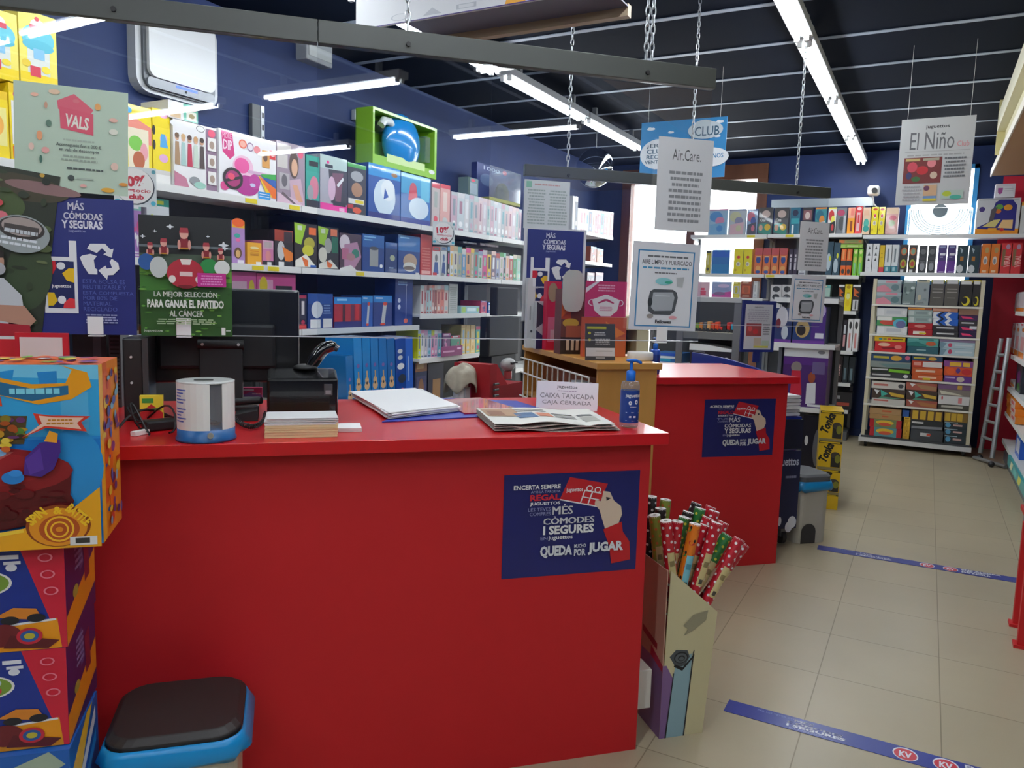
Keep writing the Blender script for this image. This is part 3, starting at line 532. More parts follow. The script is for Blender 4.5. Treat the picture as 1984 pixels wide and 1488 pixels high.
# --- third shelf
row(LW, .05, S3, 'above the till monitor', [
    (450, 497, 527, [('r', 0, 30, 60, 90, 'e0b8d0'), ('e', 80, 50, 12, 26, 'd8c83a')], ['d05aa0'], 'pink craft box', None, None, .13, .17), (498, 573, 531, [('r', 4, 20, 40, 70, 'e8a8cc'), ('e', 16, 40, 10, 30, 'e8d02a'), ('r', 46, 40, 90, 74, '2a2430'), ('r', 80, 60, 98, 92, 'f0e8ee')], ['d44f98'], 'pink craft box', None, None, .13, .17)], .2, 'boxed toys on the left wall')
row(LW, .05, S3, 'on the third left shelf', [
    (580, 594, 572, 'spine', ['26283c', 'a82a4a', 'd8d0d0'], 'dark box with red edge'),
    (596, 645, 569, [('r', 0, 0, 100, 30, '1c4a94'), ('e', 36, 46, 22, 24, 'd4d8dc'), ('r', 10, 74, 50, 98, 'd4d4d4'), ('r', 60, 72, 96, 98, 'dcd8d4'), ('l', 60, 30, 92, 60, 4, '8aa0c8')], ['1a3a7c'], 'blue box picturing a white dish'),
    (647, 700, 576, [('r', 0, 0, 100, 22, '1f84cc'), ('r', 10, 5, 46, 12, '9ad0f0'), ('r', 0, 22, 60, 80, 'b82a34'), ('r', 30, 24, 40, 80, '4a1a24'), ('r', 60, 26, 72, 80, '6a3048'), ('r', 76, 22, 92, 76, 'c82a2e'), ('r', 0, 80, 100, 100, '2a2a6c')], ['8c2434'], 'red and blue tool box'),
    (701, 722, 573, 'tool', ['2a5aa8', '2a88cc', 'd0e0f0', 'd8482a'], 'blue rocket box'),
    (723, 759, 573, 'tool', ['2c3f80', '1f80c8', 'd0e0f0', 'd8482a'], 'blue rocket box'),
    (765, 799, 541, [('e', 62, 12, 5, 2, 'd0d0e0'), ('r', 60, 10, 63, 86, 'a8b0d8'), ('e', 60, 90, 12, 5, 'd8604a'), ('e', 22, 46, 8, 5, 'c8d0e8'), ('e', 22, 60, 8, 5, 'c8d0e8'), ('l', 10, 4, 70, 14, 2, '7aa0d8')], ['1c3a84'], 'tall dark blue game', 'game_box', 'game'),
], .2, 'boxed toys on the left wall')
at_box(LW, .0, S3+.0005, 577, 594, 629, [('r', 10, 20, 90, 60, 'd84a40')], ['b02428'], .045, 'toy_box', 'flat red box at the left of the third left shelf')
# third and fourth shelves of the games bay
it = []; xs = [814, 821, 826, 831, 836, 841, 846, 853, 860, 868]; pc = ['d8d8d4', 'c8a0a0', 'a8c8cc', 'b8d0d4', 'd8b0a8', '9a6058', 'e0a898', 'e08070', 'dcc8c0']
for i in range(9): it.append((xs[i], xs[i+1], 553, 'spine', [pc[i], pc[(i+3) % 9], 'a04848', 'e8e0dc'], 'thin red and pale game spine', 'game_box', 'game'))
it += [(869, 886, 550, [('l', 10, 10, 90, 90, 12, '8a9088')], ['b8bab4'], 'grey box of small print', 'game_box', 'game'), (893, 929, 593, 'flat', ['9ac0c8', 'a8c860', 'dcecec'], 'low pale blue tray box'), (931, 943, 583, 'blob', ['c84a6c', '5a4a9a', 'e8c0c8', '3a3a80'], 'small pink box'), (945, 958, 586, 'band', ['1c4f9c', '3a80c8', 'd0e0f0'], 'small blue box')]
row(LW, .04, S3B, 'in the third games shelf', it, .22, 'games in the lower games bay', 'game')
it = []; xs = [809, 815, 821, 828, 835, 841, 847, 855]; pc = ['c8d030', 'd8d8d8', 'c8c0c8', 'a8c0d8', 'e090b0', 'd0a0c0', '60b0c0']
for i in range(7): it.append((xs[i], xs[i+1], 640, 'spine', [pc[i], pc[(i+3) % 7], '5a6a88', 'e8e0e8'], 'thin pastel game spine', 'game_box', 'game'))
it += [(857, 872, 646, 'blob', ['6a3a6c', 'c878a8', 'e8d8e8', '2a8a7a'], 'purple card pack', 'toy_pack', 'toy pack'), (873, 891, 650, 'blob', ['3a8a74', 'c8405c', 'e8e8e8', '6ac0a0'], 'green card pack', 'toy_pack', 'toy pack'), (893, 901, 630, 'spine', ['d8c078', 'c8a860', '9ab8c8'], 'sandy yellow game spine', 'game_box', 'game'), (902, 910, 630, 'spine', ['d8b868', 'c8a860', '9ab8c8'], 'sandy yellow game spine', 'game_box', 'game'), (911, 920, 630, 'spine', ['dcc080', 'c8a860', 'd8d0a0'], 'sandy yellow game spine', 'game_box', 'game'),
       (921, 930, 632, 'spine', ['60a898', 'c84a6c', 'e8d83a'], 'teal and pink game spine', 'game_box', 'game'), (931, 941, 650, 'blob', ['2a4a9c', 'd8c03a', 'c84a6c', 'e8e8e8'], 'small blue and yellow box')]
row(LW, .04, S4B, 'in the fourth games shelf', it, .22, 'games in the lower games bay', 'game')
a0 = LW.A(853, -.012, S4B); a1 = LW.A(894, -.012, S4B)
m = MB().box(0, 0, 0, a1-a0, .004, .085, mat('8e1f6e', .4)); m.art([('r', 8, 45, 60, 62, 'd890c0'), ('r', 74, 20, 92, 40, 'e8b0d8')], a1-a0, .085, 100, 100)
tag(m.build('shelf_sign', None, LW.p(a0, -.022, S4B+.004), LW.rz), 'magenta sign clipped to the fourth shelf of the games bay', 'sign')
# far corner bay
it = []; xs = [1108, 1113, 1118, 1123, 1129, 1134, 1140, 1146, 1152, 1157, 1163, 1169, 1175, 1181, 1187]
pc = ['e8e8e8', '3a3a44', 'f0f0f0', 'f4f4f4', 'e8eef0', 'f0f0ee', '3a4a70', 'd8e0e0', 'd08088', 'c8606c', '4f98c0', 'a86058', 'b07858', '9a4a40']
for i in range(14): it.append((xs[i], xs[i+1], 402+i*.7-(22 if i < 2 else 0), 'spine', [pc[i], 'e4e4e4', pc[(i+5) % 14]], 'upright game spine', 'game_box', 'game'))
row(LW, .04, zf1, 'in the far left corner', it, .25, 'games in the far left corner', 'game')
row(LW, .04, zf2, 'on the far left corner\'s second shelf', [(1108, 1134, 475, 'band', ['5a3a34', '8a4a3a', 'c8a080'], 'brown box'), (1144, 1155, 478, 'blob', ['a85a3a', '3a9ab8', 'e0b090'], 'small orange and blue tin', 'toy_tin', 'tin'), (1156, 1168, 482, 'blob', ['c87a4a', '2f8fa8', 'e0e0d0'], 'small orange and blue tin', 'toy_tin', 'tin')], .2, 'games in the far left corner', 'game')
row(LW, .04, 1.5, 'on the far left corner\'s third shelf', [(1136, 1150, 528, 'blob', ['4a3a40', '8a5a5a', 'a8a0a0'], 'dark game box'), (1152, 1167, 528, 'blob', ['5a3a44', '9a6a6a', 'b8a0a0'], 'dark game box')], .2, 'games in the far left corner', 'game')

# ------------------------------------------------------------------ back wall shelving
def mz(F, b, px, py): return F.hit(px, py, b)[1]
zT1 = mz(BWL, 0, 1560, 454); zT2 = mz(BWL, 0, 1560, 533); zT1r = mz(BWL, 0, 1800, 455); zT2r = mz(BWL, 0, 1800, 529)
zT3 = mz(BWL, 0, 1420, 577); zT4 = mz(BWL, 0, 1643, 603); zT5 = mz(BWL, 0, 1630, 680); zT6 = mz(BWL, 0, 1630, 742)
aA0 = BWL.A(1338, 0, zT1); aB0 = BWL.A(1487, 0, zT1); aC0 = BWL.A(1672, 0, zT1); aC1 = 1.35
GR = mat('77797c', .4, .3)
bay(BWL, aA0, aB0-.003, 0, [zT1, zT2, zT3, 1.1, .6], zT1+.02, .40, 'grey shelving bay standing in front of the bright doorway', back=None, group='back wall shelving bays', upr=GR, tickets=[(0, 1455)])
bay(BWL, aB0, aC0-.003, 0, [zT1, zT2, zT4, zT5, zT6, .35], zT1+.14, .40, 'grey shelving bay at the middle of the back wall, right of the doorway', back=mat('3c3e44', .6), group='back wall shelving bays', upr=GR, tickets=[(0, 1530), (1, 1480+12)])
t = bay(BWL, aC0, aC1, 0, [zT1r, zT2r], zT1r+.05, .44, 'pair of long shelves above the game rack, in front of the window', back=None, group='back wall shelving bays', upr=GR, zb=zT2r-.1, foot=False)
m = MB(); h0 = mz(BWL, .12, 1590, 402); h1 = mz(BWL, .12, 1590, 385)
m.box(0, 0, 0, BWL.A(1690, .12, h0)-BWL.A(1487, .12, h0), .012, h1-h0, mat('b4bcc0', .25, .5))
m.box(.2, .002, zT1-h0, .23, .01, 0, GR); m.box(1.0, .002, zT1-h0, 1.03, .01, 0, GR)
tag(m.build('header_panel', None, BWL.p(BWL.A(1487, .12, h0), .34, h0+.03)), 'grey metal header panel above the middle bay of the back wall', 'panel')
def comic(a, b_, c): return [('e', 40, 30, 34, 20, a), ('e', 60, 46, 24, 16, b_), ('p', [(10, 60), (90, 50), (90, 96), (10, 98)], c), ('e', 60, 74, 16, 12, a), ('r', 0, 0, 100, 6, b_)]
manga = [('r', 4, 0, 96, 40, '4a4644'), ('e', 52, 24, 30, 14, 'c8b0a8'), ('t', 'One', 12, 40, 50, 52, 'white', .03), ('p', [(0, 60), (60, 56), (90, 80), (90, 100), (0, 92)], '3a8a7a'), ('e', 66, 72, 22, 12, 'e0b83a'), ('e', 18, 74, 14, 12, 'd8a890')]
pok = [('r', 0, 0, 100, 12, 'f8e860'), ('e', 50, 9, 34, 4, 'c84a30'), ('e', 50, 34, 22, 9, 'f4f4f0'), ('e', 50, 33, 18, 6, 'd03038'), ('e', 50, 60, 22, 9, 'f0f0e0'), ('e', 50, 60, 16, 6, 'b8a898'), ('e', 24, 84, 12, 5, 'c8a818')]
row(BWL, .03, zT1, 'on the back wall\'s top shelf', [
    (1371, 1408, 405, comic('4a90d0', 'd88ab0', '7ab0d8'), ['9ac0dc'], 'blue and pink comic cover', 'toy_book', 'book', .06),
    (1410, 1443, 405, comic('c8c8a0', '8a8aa8', 'd8b0b8'), ['b8c0c8'], 'grey and cream comic cover', 'toy_book', 'book', .06),
    (1445, 1466, 405, comic('c86a7c', '4a5a9a', '4a4a58'), ['90a8c8'], 'blue and dark red book', 'toy_book', 'book', .06),
    (1468, 1495, 402, manga, ['5a5a5c'], 'black manga book with a yellow sticker, left one', 'toy_book', 'book', .05),
    (1498, 1526, 402, manga, ['5a5a5c'], 'black manga book with a yellow sticker, right one', 'toy_book', 'book', .05),
    (1529, 1548, 402, [('e', 50, 20, 30, 12, '2a2a44'), ('r', 10, 40, 90, 60, '3aa0a8'), ('r', 20, 64, 40, 96, 'white')], ['2a6a80'], 'teal manga book', 'toy_book', 'book', .05),
    (1552, 1572, 402, [('r', 10, 10, 90, 46, '8a5a5c'), ('e', 50, 30, 24, 14, 'd8c0b8')], ['3a3436'], 'dark red manga book', 'toy_book', 'book', .05),
    (1577, 1599, 402, comic('2a6a7c', 'd88a3a', 'c8c8c8'), ['3a8a90'], 'teal and orange manga book', 'toy_book', 'book', .05),
    (1602, 1618, 402, comic('c83a3a', 'e8e060', '2a2a2c'), ['e4e0d8'], 'white manga book with a red figure', 'toy_book', 'book', .05),
    (1619, 1638, 402, [('e', 40, 20, 40, 12, 'a83a5a'), ('e', 50, 60, 30, 26, '4a4e50'), ('r', 70, 30, 94, 96, 'b8bcc0')], ['707478'], 'grey manga book with a white spine', 'toy_book', 'book', .05),
    (1640, 1654, 402, [('r', 0, 40, 100, 100, 'f0a01c'), ('r', 40, 4, 90, 30, 'e88070'), ('r', 40, 50, 70, 90, '8a3a1c')], ['f0a888'], 'peach and orange box'),
    (1655, 1668, 400, [('e', 50, 8, 34, 6, 'f0d0d0'), ('r', 20, 22, 70, 90, 'e8c0c0'), ('r', 34, 30, 60, 60, 'd02a30')], ['d8383c'], 'narrow red box'),
    (1669, 1684, 402, [('e', 50, 60, 34, 18, '4ab0a0'), ('e', 50, 80, 40, 12, '2a9a90'), ('r', 10, 10, 80, 30, 'e8b898')], ['e8c8a8'], 'peach and teal box'),
    (1686, 1699, 401, pok, ['f0dc1c'], 'yellow box with red balls'), (1700, 1712, 401, pok, ['f0dc1c'], 'yellow box with red balls'),
    (1714, 1738, 402, [('r', 0, 0, 100, 24, 'e8c8a8'), ('e', 56, 40, 30, 10, 'c86a78'), ('e', 50, 60, 26, 12, 'a8b890'), ('e', 50, 84, 40, 12, 'e0b8b0')], ['d8a8a0'], 'pink sweets box'),
], .18, 'books and games on the back wall')
# clear tub
a0, z0 = BWL.A(1756, .02, zT1r), zT1r; a1 = BWL.A(1881, .02, zT1r); hh = BWL.Z(a0, .02, 403)-z0; w = a1-a0
t = thing('storage_tub', 'clear plastic disc shaped toy pack in front of the bright window', 'toy pack', BWL.p(a0, .03, z0+.001), 0)
MB().box(0, 0, 0, w, .3, hh, clear_mat('pack_plastic', (.86, .93, .95), 1.6, .06, .08, .1)).build('clear_case', t, bevel=.02)
m = MB()
for r in (.36, .33, .30, .27, .24):
    m.tube([(w/2+r/.36*w*.46*math.cos(q), .12, hh*.97+r/.36*hh*.93*math.sin(q)) for q in [math.pi+math.pi*i/18 for i in range(19)]], .004, mat('6a8088', .3))
m.build('ribbed_disc', t)
MB().cyl((w/2, .1, hh*.92), (w/2, .2, hh*.92), .07, mat('8a9498', .4), n=20).build('hub', t)
slide = [('r', 0, 84, 100, 100, 'ee9a2a'), ('e', 12, 30, 7, 7, '4a3a80'), ('p', [(42, 12), (54, 2), (80, 2), (92, 20), (92, 90), (4, 84), (4, 80), (30, 66)], '2a2a80'), ('p', [(16, 78), (40, 60), (58, 58), (46, 80)], 'e0d080'), ('p', [(52, 82), (62, 60), (86, 60), (86, 84)], 'f4c888'), ('e', 52, 24, 9, 7, '6aa84a'), ('e', 72, 26, 10, 8, 'f0a030'), ('e', 50, 36, 7, 6, 'd8702a'), ('r', 30, 90-8, 50, 90, 'f0a830'), ('e', 62, 87, 5, 5, 'd02a30'), ('p', [(30, 66), (34, 30), (48, 24), (40, 62)], '5a5458'), ('r', 4, 3, 96, 5, 'a8a8a8')]
row(BWL, .03, zT1r, 'on the back wall', [(1888, 1972, 384, slide, ['d4d4d6'], 'large white box picturing a dark blue slide toy'), (1974, 2040, 390, 'blob', ['d8d8d4', 'ee9a2a', 'c0c4c8', 'e8e0d0'], 'grey and orange box cut by the picture edge')], .3, None)
z_ = mz(BWL, .1, 1940, 383)
at_box(BWL, .1, z_+.003, 1927, 1966, 356, [('p', [(20, 20), (80, 20), (96, 96), (4, 96)], 'ece8ea'), ('p', [(12, 30), (38, 30), (36, 66), (25, 78), (14, 66)], 'a84a90'), ('r', 46, 34, 90, 40, 'c8c0c8'), ('r', 46, 50, 90, 54, 'c8c0c8')], ['e4dce0'], .15, 'toy_box', 'small white case with a purple shield, on the slide toy box')
def pr(px0, px1, yt, style, cols, look, n=2, **k):
    w = (px1-px0)/n; return [(px0+i*w, px0+(i+1)*w-1, yt, style, cols, look)+tuple(k.get('x', ())) for i in range(n)]
sk = [('e', 50, 22, 34, 10, '6a6a6c'), ('r', 20, 42, 80, 52, '48484c'), ('e', 50, 76, 30, 16, '9a9ca0'), ('l', 14, 56, 86, 68, 3, '7a7a80')]
row(BWL, .03, zT2, 'on the back wall\'s second shelf', [
    (1366, 1375, 486, 'spine', ['c8b83a', '4a4a44', 'e0d8a0'], 'narrow yellow black box'), (1378, 1412, 484, [('p', [(0, 10), (20, 0), (40, 12), (60, 0), (80, 12), (100, 4), (100, 30), (0, 30)], '1f5fc0'), ('r', 0, 60, 100, 100, '2a80b8')], ['2a70b4'], 'blue box with a jagged top'),
    (1420, 1438, 482, pok[3:], ['e8d81e'], 'yellow box'), (1439, 1455, 482, pok[3:], ['e8d81e'], 'yellow box')]
    + pr(1460, 1524, 481, [('r', 0, 0, 100, 26, 'b84a4a'), ('e', 50, 44, 30, 14, '2a4a90'), ('e', 50, 76, 32, 10, 'e8a860'), ('e', 50, 90, 30, 6, '3a5aa0'), ('r', 20, 30, 80, 34, 'e0c0a0')], ['d8703a'], 'orange and blue box', 4)
    + pr(1526, 1544, 483, [('r', 30, 20, 70, 80, 'd8d0d8'), ('r', 30, 30, 70, 34, '2a2030'), ('r', 30, 50, 70, 54, '2a2030')], ['3a2c40'], 'black purple box', 2)
    + [(1546, 1560, 483, 'spine', ['d8d8dc', 'a8a8b0', '8a8a94'], 'pale grey box'), (1598, 1611, 468, [('e', 40, 60, 34, 26, 'b8c8d0'), ('e', 60, 50, 16, 8, 'd8d83a')], ['2a4858'], 'dark teal robot box'), (1612, 1625, 470, [('e', 40, 70, 34, 22, 'b8c8d0'), ('e', 60, 40, 16, 8, 'd8d83a')], ['2a4858'], 'dark teal robot box')]
    + pr(1627, 1649, 482, [('r', 0, 44, 100, 62, '2a3440'), ('r', 24, 6, 60, 40, 'e8a060'), ('e', 50, 84, 30, 9, '3a3a3c')], ['e0641e'], 'orange box', 2) + pr(1650, 1670, 482, [('e', 50, 12, 30, 8, 'e8e8a0'), ('e', 50, 40, 30, 12, 'c8d060'), ('r', 30, 54, 64, 92, '8ac8a0')], ['7ac030'], 'bright green box', 2), .2, 'games on the back wall')
z_ = mz(BWL, .03, 1650, 481)
at_box(BWL, .03, z_+.002, 1627, 1672, 473, 'flat', ['8ab03a', 'a8c860', 'c8d890'], .2, 'game_box', 'flat green game lying on the green and orange boxes, lower one', 'game')
z_ = mz(BWL, .03, 1650, 472)
at_box(BWL, .03, z_+.002, 1625, 1671, 464, 'flat', ['a89a5a', 'd87a3a', '8a9a5a'], .2, 'game_box', 'flat olive game lying on a flat green game, upper one', 'game')
mo = [('t', 'VIRAL', 34, 10, 66, 88, 'f8c0b8', .02, 90)]
row(BWL, .03, zT2r, 'over the game rack', pr(1675, 1701, 472, [('p', [(30, 20), (50, 8), (70, 20)], '4a4a4c'), ('p', [(28, 42), (50, 28), (72, 42)], '4a4a4c'), ('p', [(30, 60), (50, 48), (70, 60)], '4a4a4c'), ('r', 30, 84, 60, 86, 'a8a8a8')], ['e8e8e8'], 'white box with black shapes', 2)
    + [(1701.5, 1711, 475, [('r', 0, 80, 100, 100, 'c83a4a'), ('r', 24, 30, 60, 32, 'a88a10'), ('r', 24, 44, 70, 46, 'a88a10')], ['dcb820'], 'mustard yellow box')]
    + pr(1712, 1739, 474, [('r', 34, 14, 60, 62, '7a8488'), ('r', 0, 76, 100, 100, '3a8090'), ('r', 20, 80, 60, 94, 'a8d0d4')], ['e2e4e2'], 'white and teal box', 2)
    + pr(1740, 1775, 474, [('e', 50, 24, 36, 14, 'c86a3a'), ('e', 50, 24, 24, 10, '7aa080'), ('e', 50, 68, 36, 16, 'a8a83a'), ('e', 50, 68, 22, 9, 'b84a3a'), ('r', 20, 88, 60, 98, 'd8d8d8')], ['3a3430'], 'dark box with two round pictures', 2)
    + pr(1777, 1812, 476, sk, ['3a3c40'], 'dark shiny grey pack', 2) + pr(1814, 1850, 474, [('r', 0, 56, 100, 100, '6a3a94'), ('r', 24, 30, 84, 38, 'f0f0f4'), ('r', 24, 42, 60, 45, 'd0c8e0'), ('r', 20, 6, 80, 12, '8a90b8'), ('r', 24, 93, 80, 96, 'b8a0d0')], ['4a3a74'], 'purple box with white lettering bar', 2)
    + pr(1851, 1896, 475, [('p', [(20, 8), (50, 16), (40, 30)], 'a8b8c0'), ('r', 30, 40, 60, 56, 'b8742a'), ('e', 34, 84, 30, 14, 'd8dcdc')], ['2a4048'], 'dark teal silver box', 2)
    + pr(1898, 1934, 472, [('e', 60, 22, 24, 10, 'b89a60'), ('e', 50, 56, 26, 14, 'e8d8c8'), ('e', 50, 58, 14, 9, '8a8a90'), ('r', 20, 88, 70, 96, 'f0c8a0')], ['e07a2c'], 'orange box with a pale round picture', 2)
    + pr(1936, 1977, 471, [('r', 10, 20, 42, 74, '8a6a48'), ('e', 64, 12, 22, 8, 'b890a8')]+[('t', 'VIRAL', 46, 26, 86, 90, 'f4b8b0', .02, 90)], ['d83a3c'], 'red box with white vertical lettering', 2), .22, 'games above the rack')
row(BWL, .03, zT3, 'in front of the doorway', [
    (1350, 1374, 546, [('r', 30, 40, 60, 56, 'd8506a'), ('e', 50, 66, 24, 8, 'd8506a'), ('e', 50, 80, 24, 8, 'd8506a')], ['e0b8c4'], 'pale pink pack', 'toy_pack', 'toy pack', .05),
    (1378, 1416, 546, [('e', 60, 26, 30, 12, 'd8c0e0'), ('l', 10, 36, 90, 56, 4, '8a90b8'), ('p', [(0, 80), (100, 60), (100, 100), (0, 100)], 'c8509a'), ('e', 40, 76, 30, 12, '8a6a90')], ['9aa8d0'], 'lilac and pink pack', 'toy_pack', 'toy pack', .05),
    (1419, 1432, 546, 'band', ['e0d040', 'c8b82a', 'f0e890'], 'small yellow box'), (1434, 1455, 545, 'band', ['8a3a24', 'a85a3a', 'd8b8a0', 'c8603a'], 'small brown box'), (1458, 1466, 545, 'spine', ['e4e4e4', 'd0d0d0', 'c0c0c0'], 'narrow white box')], .15, 'games in front of the doorway')
zM = mz(BWL, 0, 1500, 583)
row(BWL, .03, zT4, 'on the middle bay\'s third shelf', [(1491, 1512, 552, [('e', 50, 18, 34, 12, '3a3a3c'), ('e', 50, 50, 34, 12, '3a3a3c'), ('r', 10, 70, 90, 74, 'b05a50')], ['d8d4d4'], 'white box with black ovals'), (1512.5, 1532, 552, [('e', 50, 18, 34, 12, '3a3a3c'), ('e', 50, 50, 34, 12, '3a3a3c'), ('r', 10, 70, 90, 74, 'b05a50')], ['d8d4d4'], 'white box with black ovals'),
    (1578, 1606, 552, 'blob', ['a8c8bc', '6ab0a8', 'd8c8a8', '8a7a6a'], 'pale teal box'),
    (1622, 1633, 552, [('r', 0, 0, 100, 8, 'f0f0f0'), ('p', [(10, 10), (90, 30), (40, 34), (90, 46), (20, 42)], 'd8682a'), ('r', 10, 56, 84, 96, 'd8d8d8'), ('r', 40, 60, 60, 92, '5a5a5c')], ['24201e'], 'black and orange box, left one'),
    (1634, 1648, 551, [('e', 50, 10, 30, 6, 'c8a010'), ('e', 50, 44, 26, 12, 'f0f0a0'), ('e', 50, 70, 26, 12, 'e8c818'), ('r', 30, 30, 66, 34, 'b89010')], ['ecd81e'], 'yellow box'),
    (1649, 1664, 552, [('r', 0, 0, 100, 8, 'f0f0f0'), ('p', [(10, 10), (90, 30), (40, 34), (90, 46), (20, 42)], 'd8682a'), ('r', 10, 56, 84, 96, 'd8d8d8'), ('r', 40, 60, 60, 92, '5a5a5c')], ['24201e'], 'black and orange box, right one')], .2, 'games in the middle bay')
mono = [('r', 10, 12, 50, 88, 'd8dcdc'), ('t', 'MONOPOLY', 14, 14, 46, 86, 'd03030', .03, 90)]
row(BWL, .03, zT5, 'on the middle bay\'s fourth shelf', [(1621, 1629, 620, [('r', 20, 16, 70, 44, 'd8dce0'), ('r', 20, 48, 70, 86, 'd8a0a0')], ['28242c'], 'black and white game'), (1630, 1638, 620, [('r', 20, 16, 70, 44, 'd8dce0'), ('r', 20, 48, 70, 86, 'd8a0a0')], ['28242c'], 'black and white game'),
    (1639, 1649, 618, [('e', 50, 20, 26, 12, '3a3a3a'), ('r', 30, 44, 64, 90, 'd8908c')], ['ececec'], 'white game with red print'), (1650, 1661, 618, [('e', 50, 20, 26, 12, '3a3a3a'), ('r', 30, 44, 64, 90, 'd8908c')], ['ececec'], 'white game with red print')], .2, 'games in the middle bay', 'game')
row(BWL, .03, zT6, 'on the middle bay\'s fifth shelf', [(1612, 1630, 690, [('t', 'MONOPOLY', 20, 10, 62, 92, 'f0c8c0', .05, 90)], ['26181a'], 'black game with red white lettering'), (1631, 1641, 690, [('r', 24, 44, 64, 88, '6a8088')], ['22282c'], 'charcoal game'), (1642, 1654, 692, [('r', 24, 44, 64, 88, '6a8088')], ['22282c'], 'charcoal game')], .2, 'games in the middle bay', 'game')
row(BWL, .03, .36, 'on the middle bay\'s lowest shelf', [(1603, 1649, 760, [('r', 6, 20, 50, 40, '9a9a9c'), ('r', 0, 60, 90, 80, 'a84a3a')], ['2c2a2c'], 'dark boxed game with a red stripe')], .2)
# --- the white rack on wheels
RB = -.2
ay0, zt_ = BWL.hit(1693, 541, RB); ay1 = BWL.hit(1910, 545, RB)[0]
RKW = ay1-ay0; CR = mat('d8d0b4', .4)
rt = thing('display_rack', 'cream wire rack on castors filled with board games against the back wall', 'rack', BWL.p(ay0, RB, 0), 0)
MB().box(0, 0, .1, .035, .03, zT2r-.075, CR).build('post', rt); MB().box(RKW-.035, 0, .1, RKW, .03, zT2r-.075, CR).build('post', rt)
MB().box(0, .40, .1, .035, .43, zT2r-.075, CR).build('post', rt); MB().box(RKW-.035, .40, .1, RKW, .43, zT2r-.075, CR).build('post', rt)
RZ = [mz(BWL, RB, 1790, y) for y in (591.5, 651, 685.5, 737, 790)]+[mz(BWL, RB, 1780, 853)]
for i, z in enumerate(RZ):
    MB().box(.0, -.004, z-.022, RKW, .43, z-.001, mat('e8e6dc', .35) if i < 5 else mat('3a3c40', .5)).build('shelf', rt, bevel=.003)
MB().box(-.02, -.02, RZ[5]-.07, RKW+.02, .44, RZ[5]-.023, mat('dcdcdc', .35)).build('base_rail', rt)
for x in (.05, RKW-.05):
    for y in (.04, .38):
        MB().cyl((x-.012, y, .032), (x+.012, y, .032), .032, 'black', n=14).box(x-.016, y-.02, .03, x+.016, y+.02, max(.07, RZ[5]-.07), mat('5a5c60', .4)).build('castor', rt)
def column(F, b, z, x0, x1, place, items, depth=.3, group=None, cat='game'):
    zz = z; up = [q for q in RZ if q > z+.05] if F is BWL else []; top = (min(up)-.026) if up else (zT2r-.05 if F is BWL else 9)
    for (yt, style, cols, look) in items:
        a_ = F.A((x0+x1)/2, b, zz); hh = F.Z(a_, b, yt)-zz-.0008
        if zz+hh > top: hh = max(.012, top-zz)
        m, loc, h = carton(F, b, zz+.0008, x0, x1, yt, style, cols, depth, h=hh, lim=(ay0+.037, ay1-.037) if F is BWL else None); tag(m.build('game_box', None, loc, F.rz), look+' '+place, cat, group); zz += h+.0016
RG_ = 'board games stacked in the cream rack'; Bx = RB+.006
P1 = 'on the rack\'s top level'
column(BWL, Bx, RZ[0], 1692, 1745, P1, [(566, 'flat2', ['8a9a9c', 'a8b8bc', 'd88a98', '5a7a7c'], 'lower silver teal game'), (542, 'flat2', ['9aa8aa', 'b8c4c8', 'd88a98', '6a8488'], 'upper silver teal game')], .3, RG_)
column(BWL, Bx, RZ[0], 1747, 1771, P1, [(543, 'blob', ['7a8a88', 'a8b8b8', 'd0d8d8', '5a6a6a'], 'silver clear pack')], .2, RG_)
column(BWL, Bx, RZ[0], 1772, 1798, P1, [(541, 'blob', ['9aa4a4', 'c8c0a0', '6a7474', '8a9a9a'], 'silver brown pack')], .2, RG_)
for (x0, x1, l) in ((1800, 1827, 'left'), (1828, 1855, 'right')):
    column(BWL, Bx, RZ[0], x0, x1, P1, [(542, [('r', 0, 0, 100, 10, 'a8a83a'), ('r', 10, 2, 90, 16, 'd8d8d8'), ('r', 14, 34, 90, 38, '9a9690'), ('r', 14, 46, 90, 50, '9a9690'), ('r', 20, 68, 80, 71, '8a8680')], ['5a5650'], l+' grey brown striped game')], .25, RG_)
for (x0, x1, l) in ((1857, 1881, 'left'), (1882, 1907, 'right')):
    column(BWL, Bx, RZ[0], x0, x1, P1, [(543, [('r', 0, 0, 100, 8, 'c8b83a'), ('r', 4, 3, 90, 16, 'd8d8d4'), ('e', 54, 80, 34, 18, 'd8c82a'), ('e', 44, 78, 24, 13, '2a2824')], ['2c2a28'], l+' black game with a yellow ring')], .25, RG_)
P2 = 'on the rack\'s second level'
column(BWL, Bx, RZ[1], 1698, 1757, P2, [(632, 'flat', ['e4e6e4', 'f0f0f0', 'c8ccd0'], 'lower white game'), (614, [('e', 40, 60, 30, 30, 'c84a3a'), ('e', 76, 70, 22, 50, '5ab0c8'), ('e', 80, 80, 16, 40, '6a6a98'), ('r', 0, 0, 50, 40, 'f0f0e8')], ['4a9a5a'], 'rainbow picture game'), (597, 'flat', ['d8dada', 'e8e8e8', 'c8ccd0'], 'upper white game')], .3, RG_)
column(BWL, Bx, RZ[1], 1759, 1806, P2, [(638, [('r', 20, 30, 70, 80, 'f0ece0'), ('r', 46, 50, 74, 74, 'e8d02a')], ['a81a24'], 'lower dark red game'), (626, [('e', 50, 50, 24, 26, 'd88a80')], ['b01c28'], 'upper dark red game'), (613, 'flat', ['9ab0ac', 'c8d0cc', '8a9a98'], 'grey green game'), (601, 'flat', ['a0b4ae', 'c0ccc8', '8a9a98'], 'upper grey green game'), (593.5, [('r', 0, 20, 70, 70, 'e8a040')], ['a85a3a'], 'thin copper game')], .3, RG_)
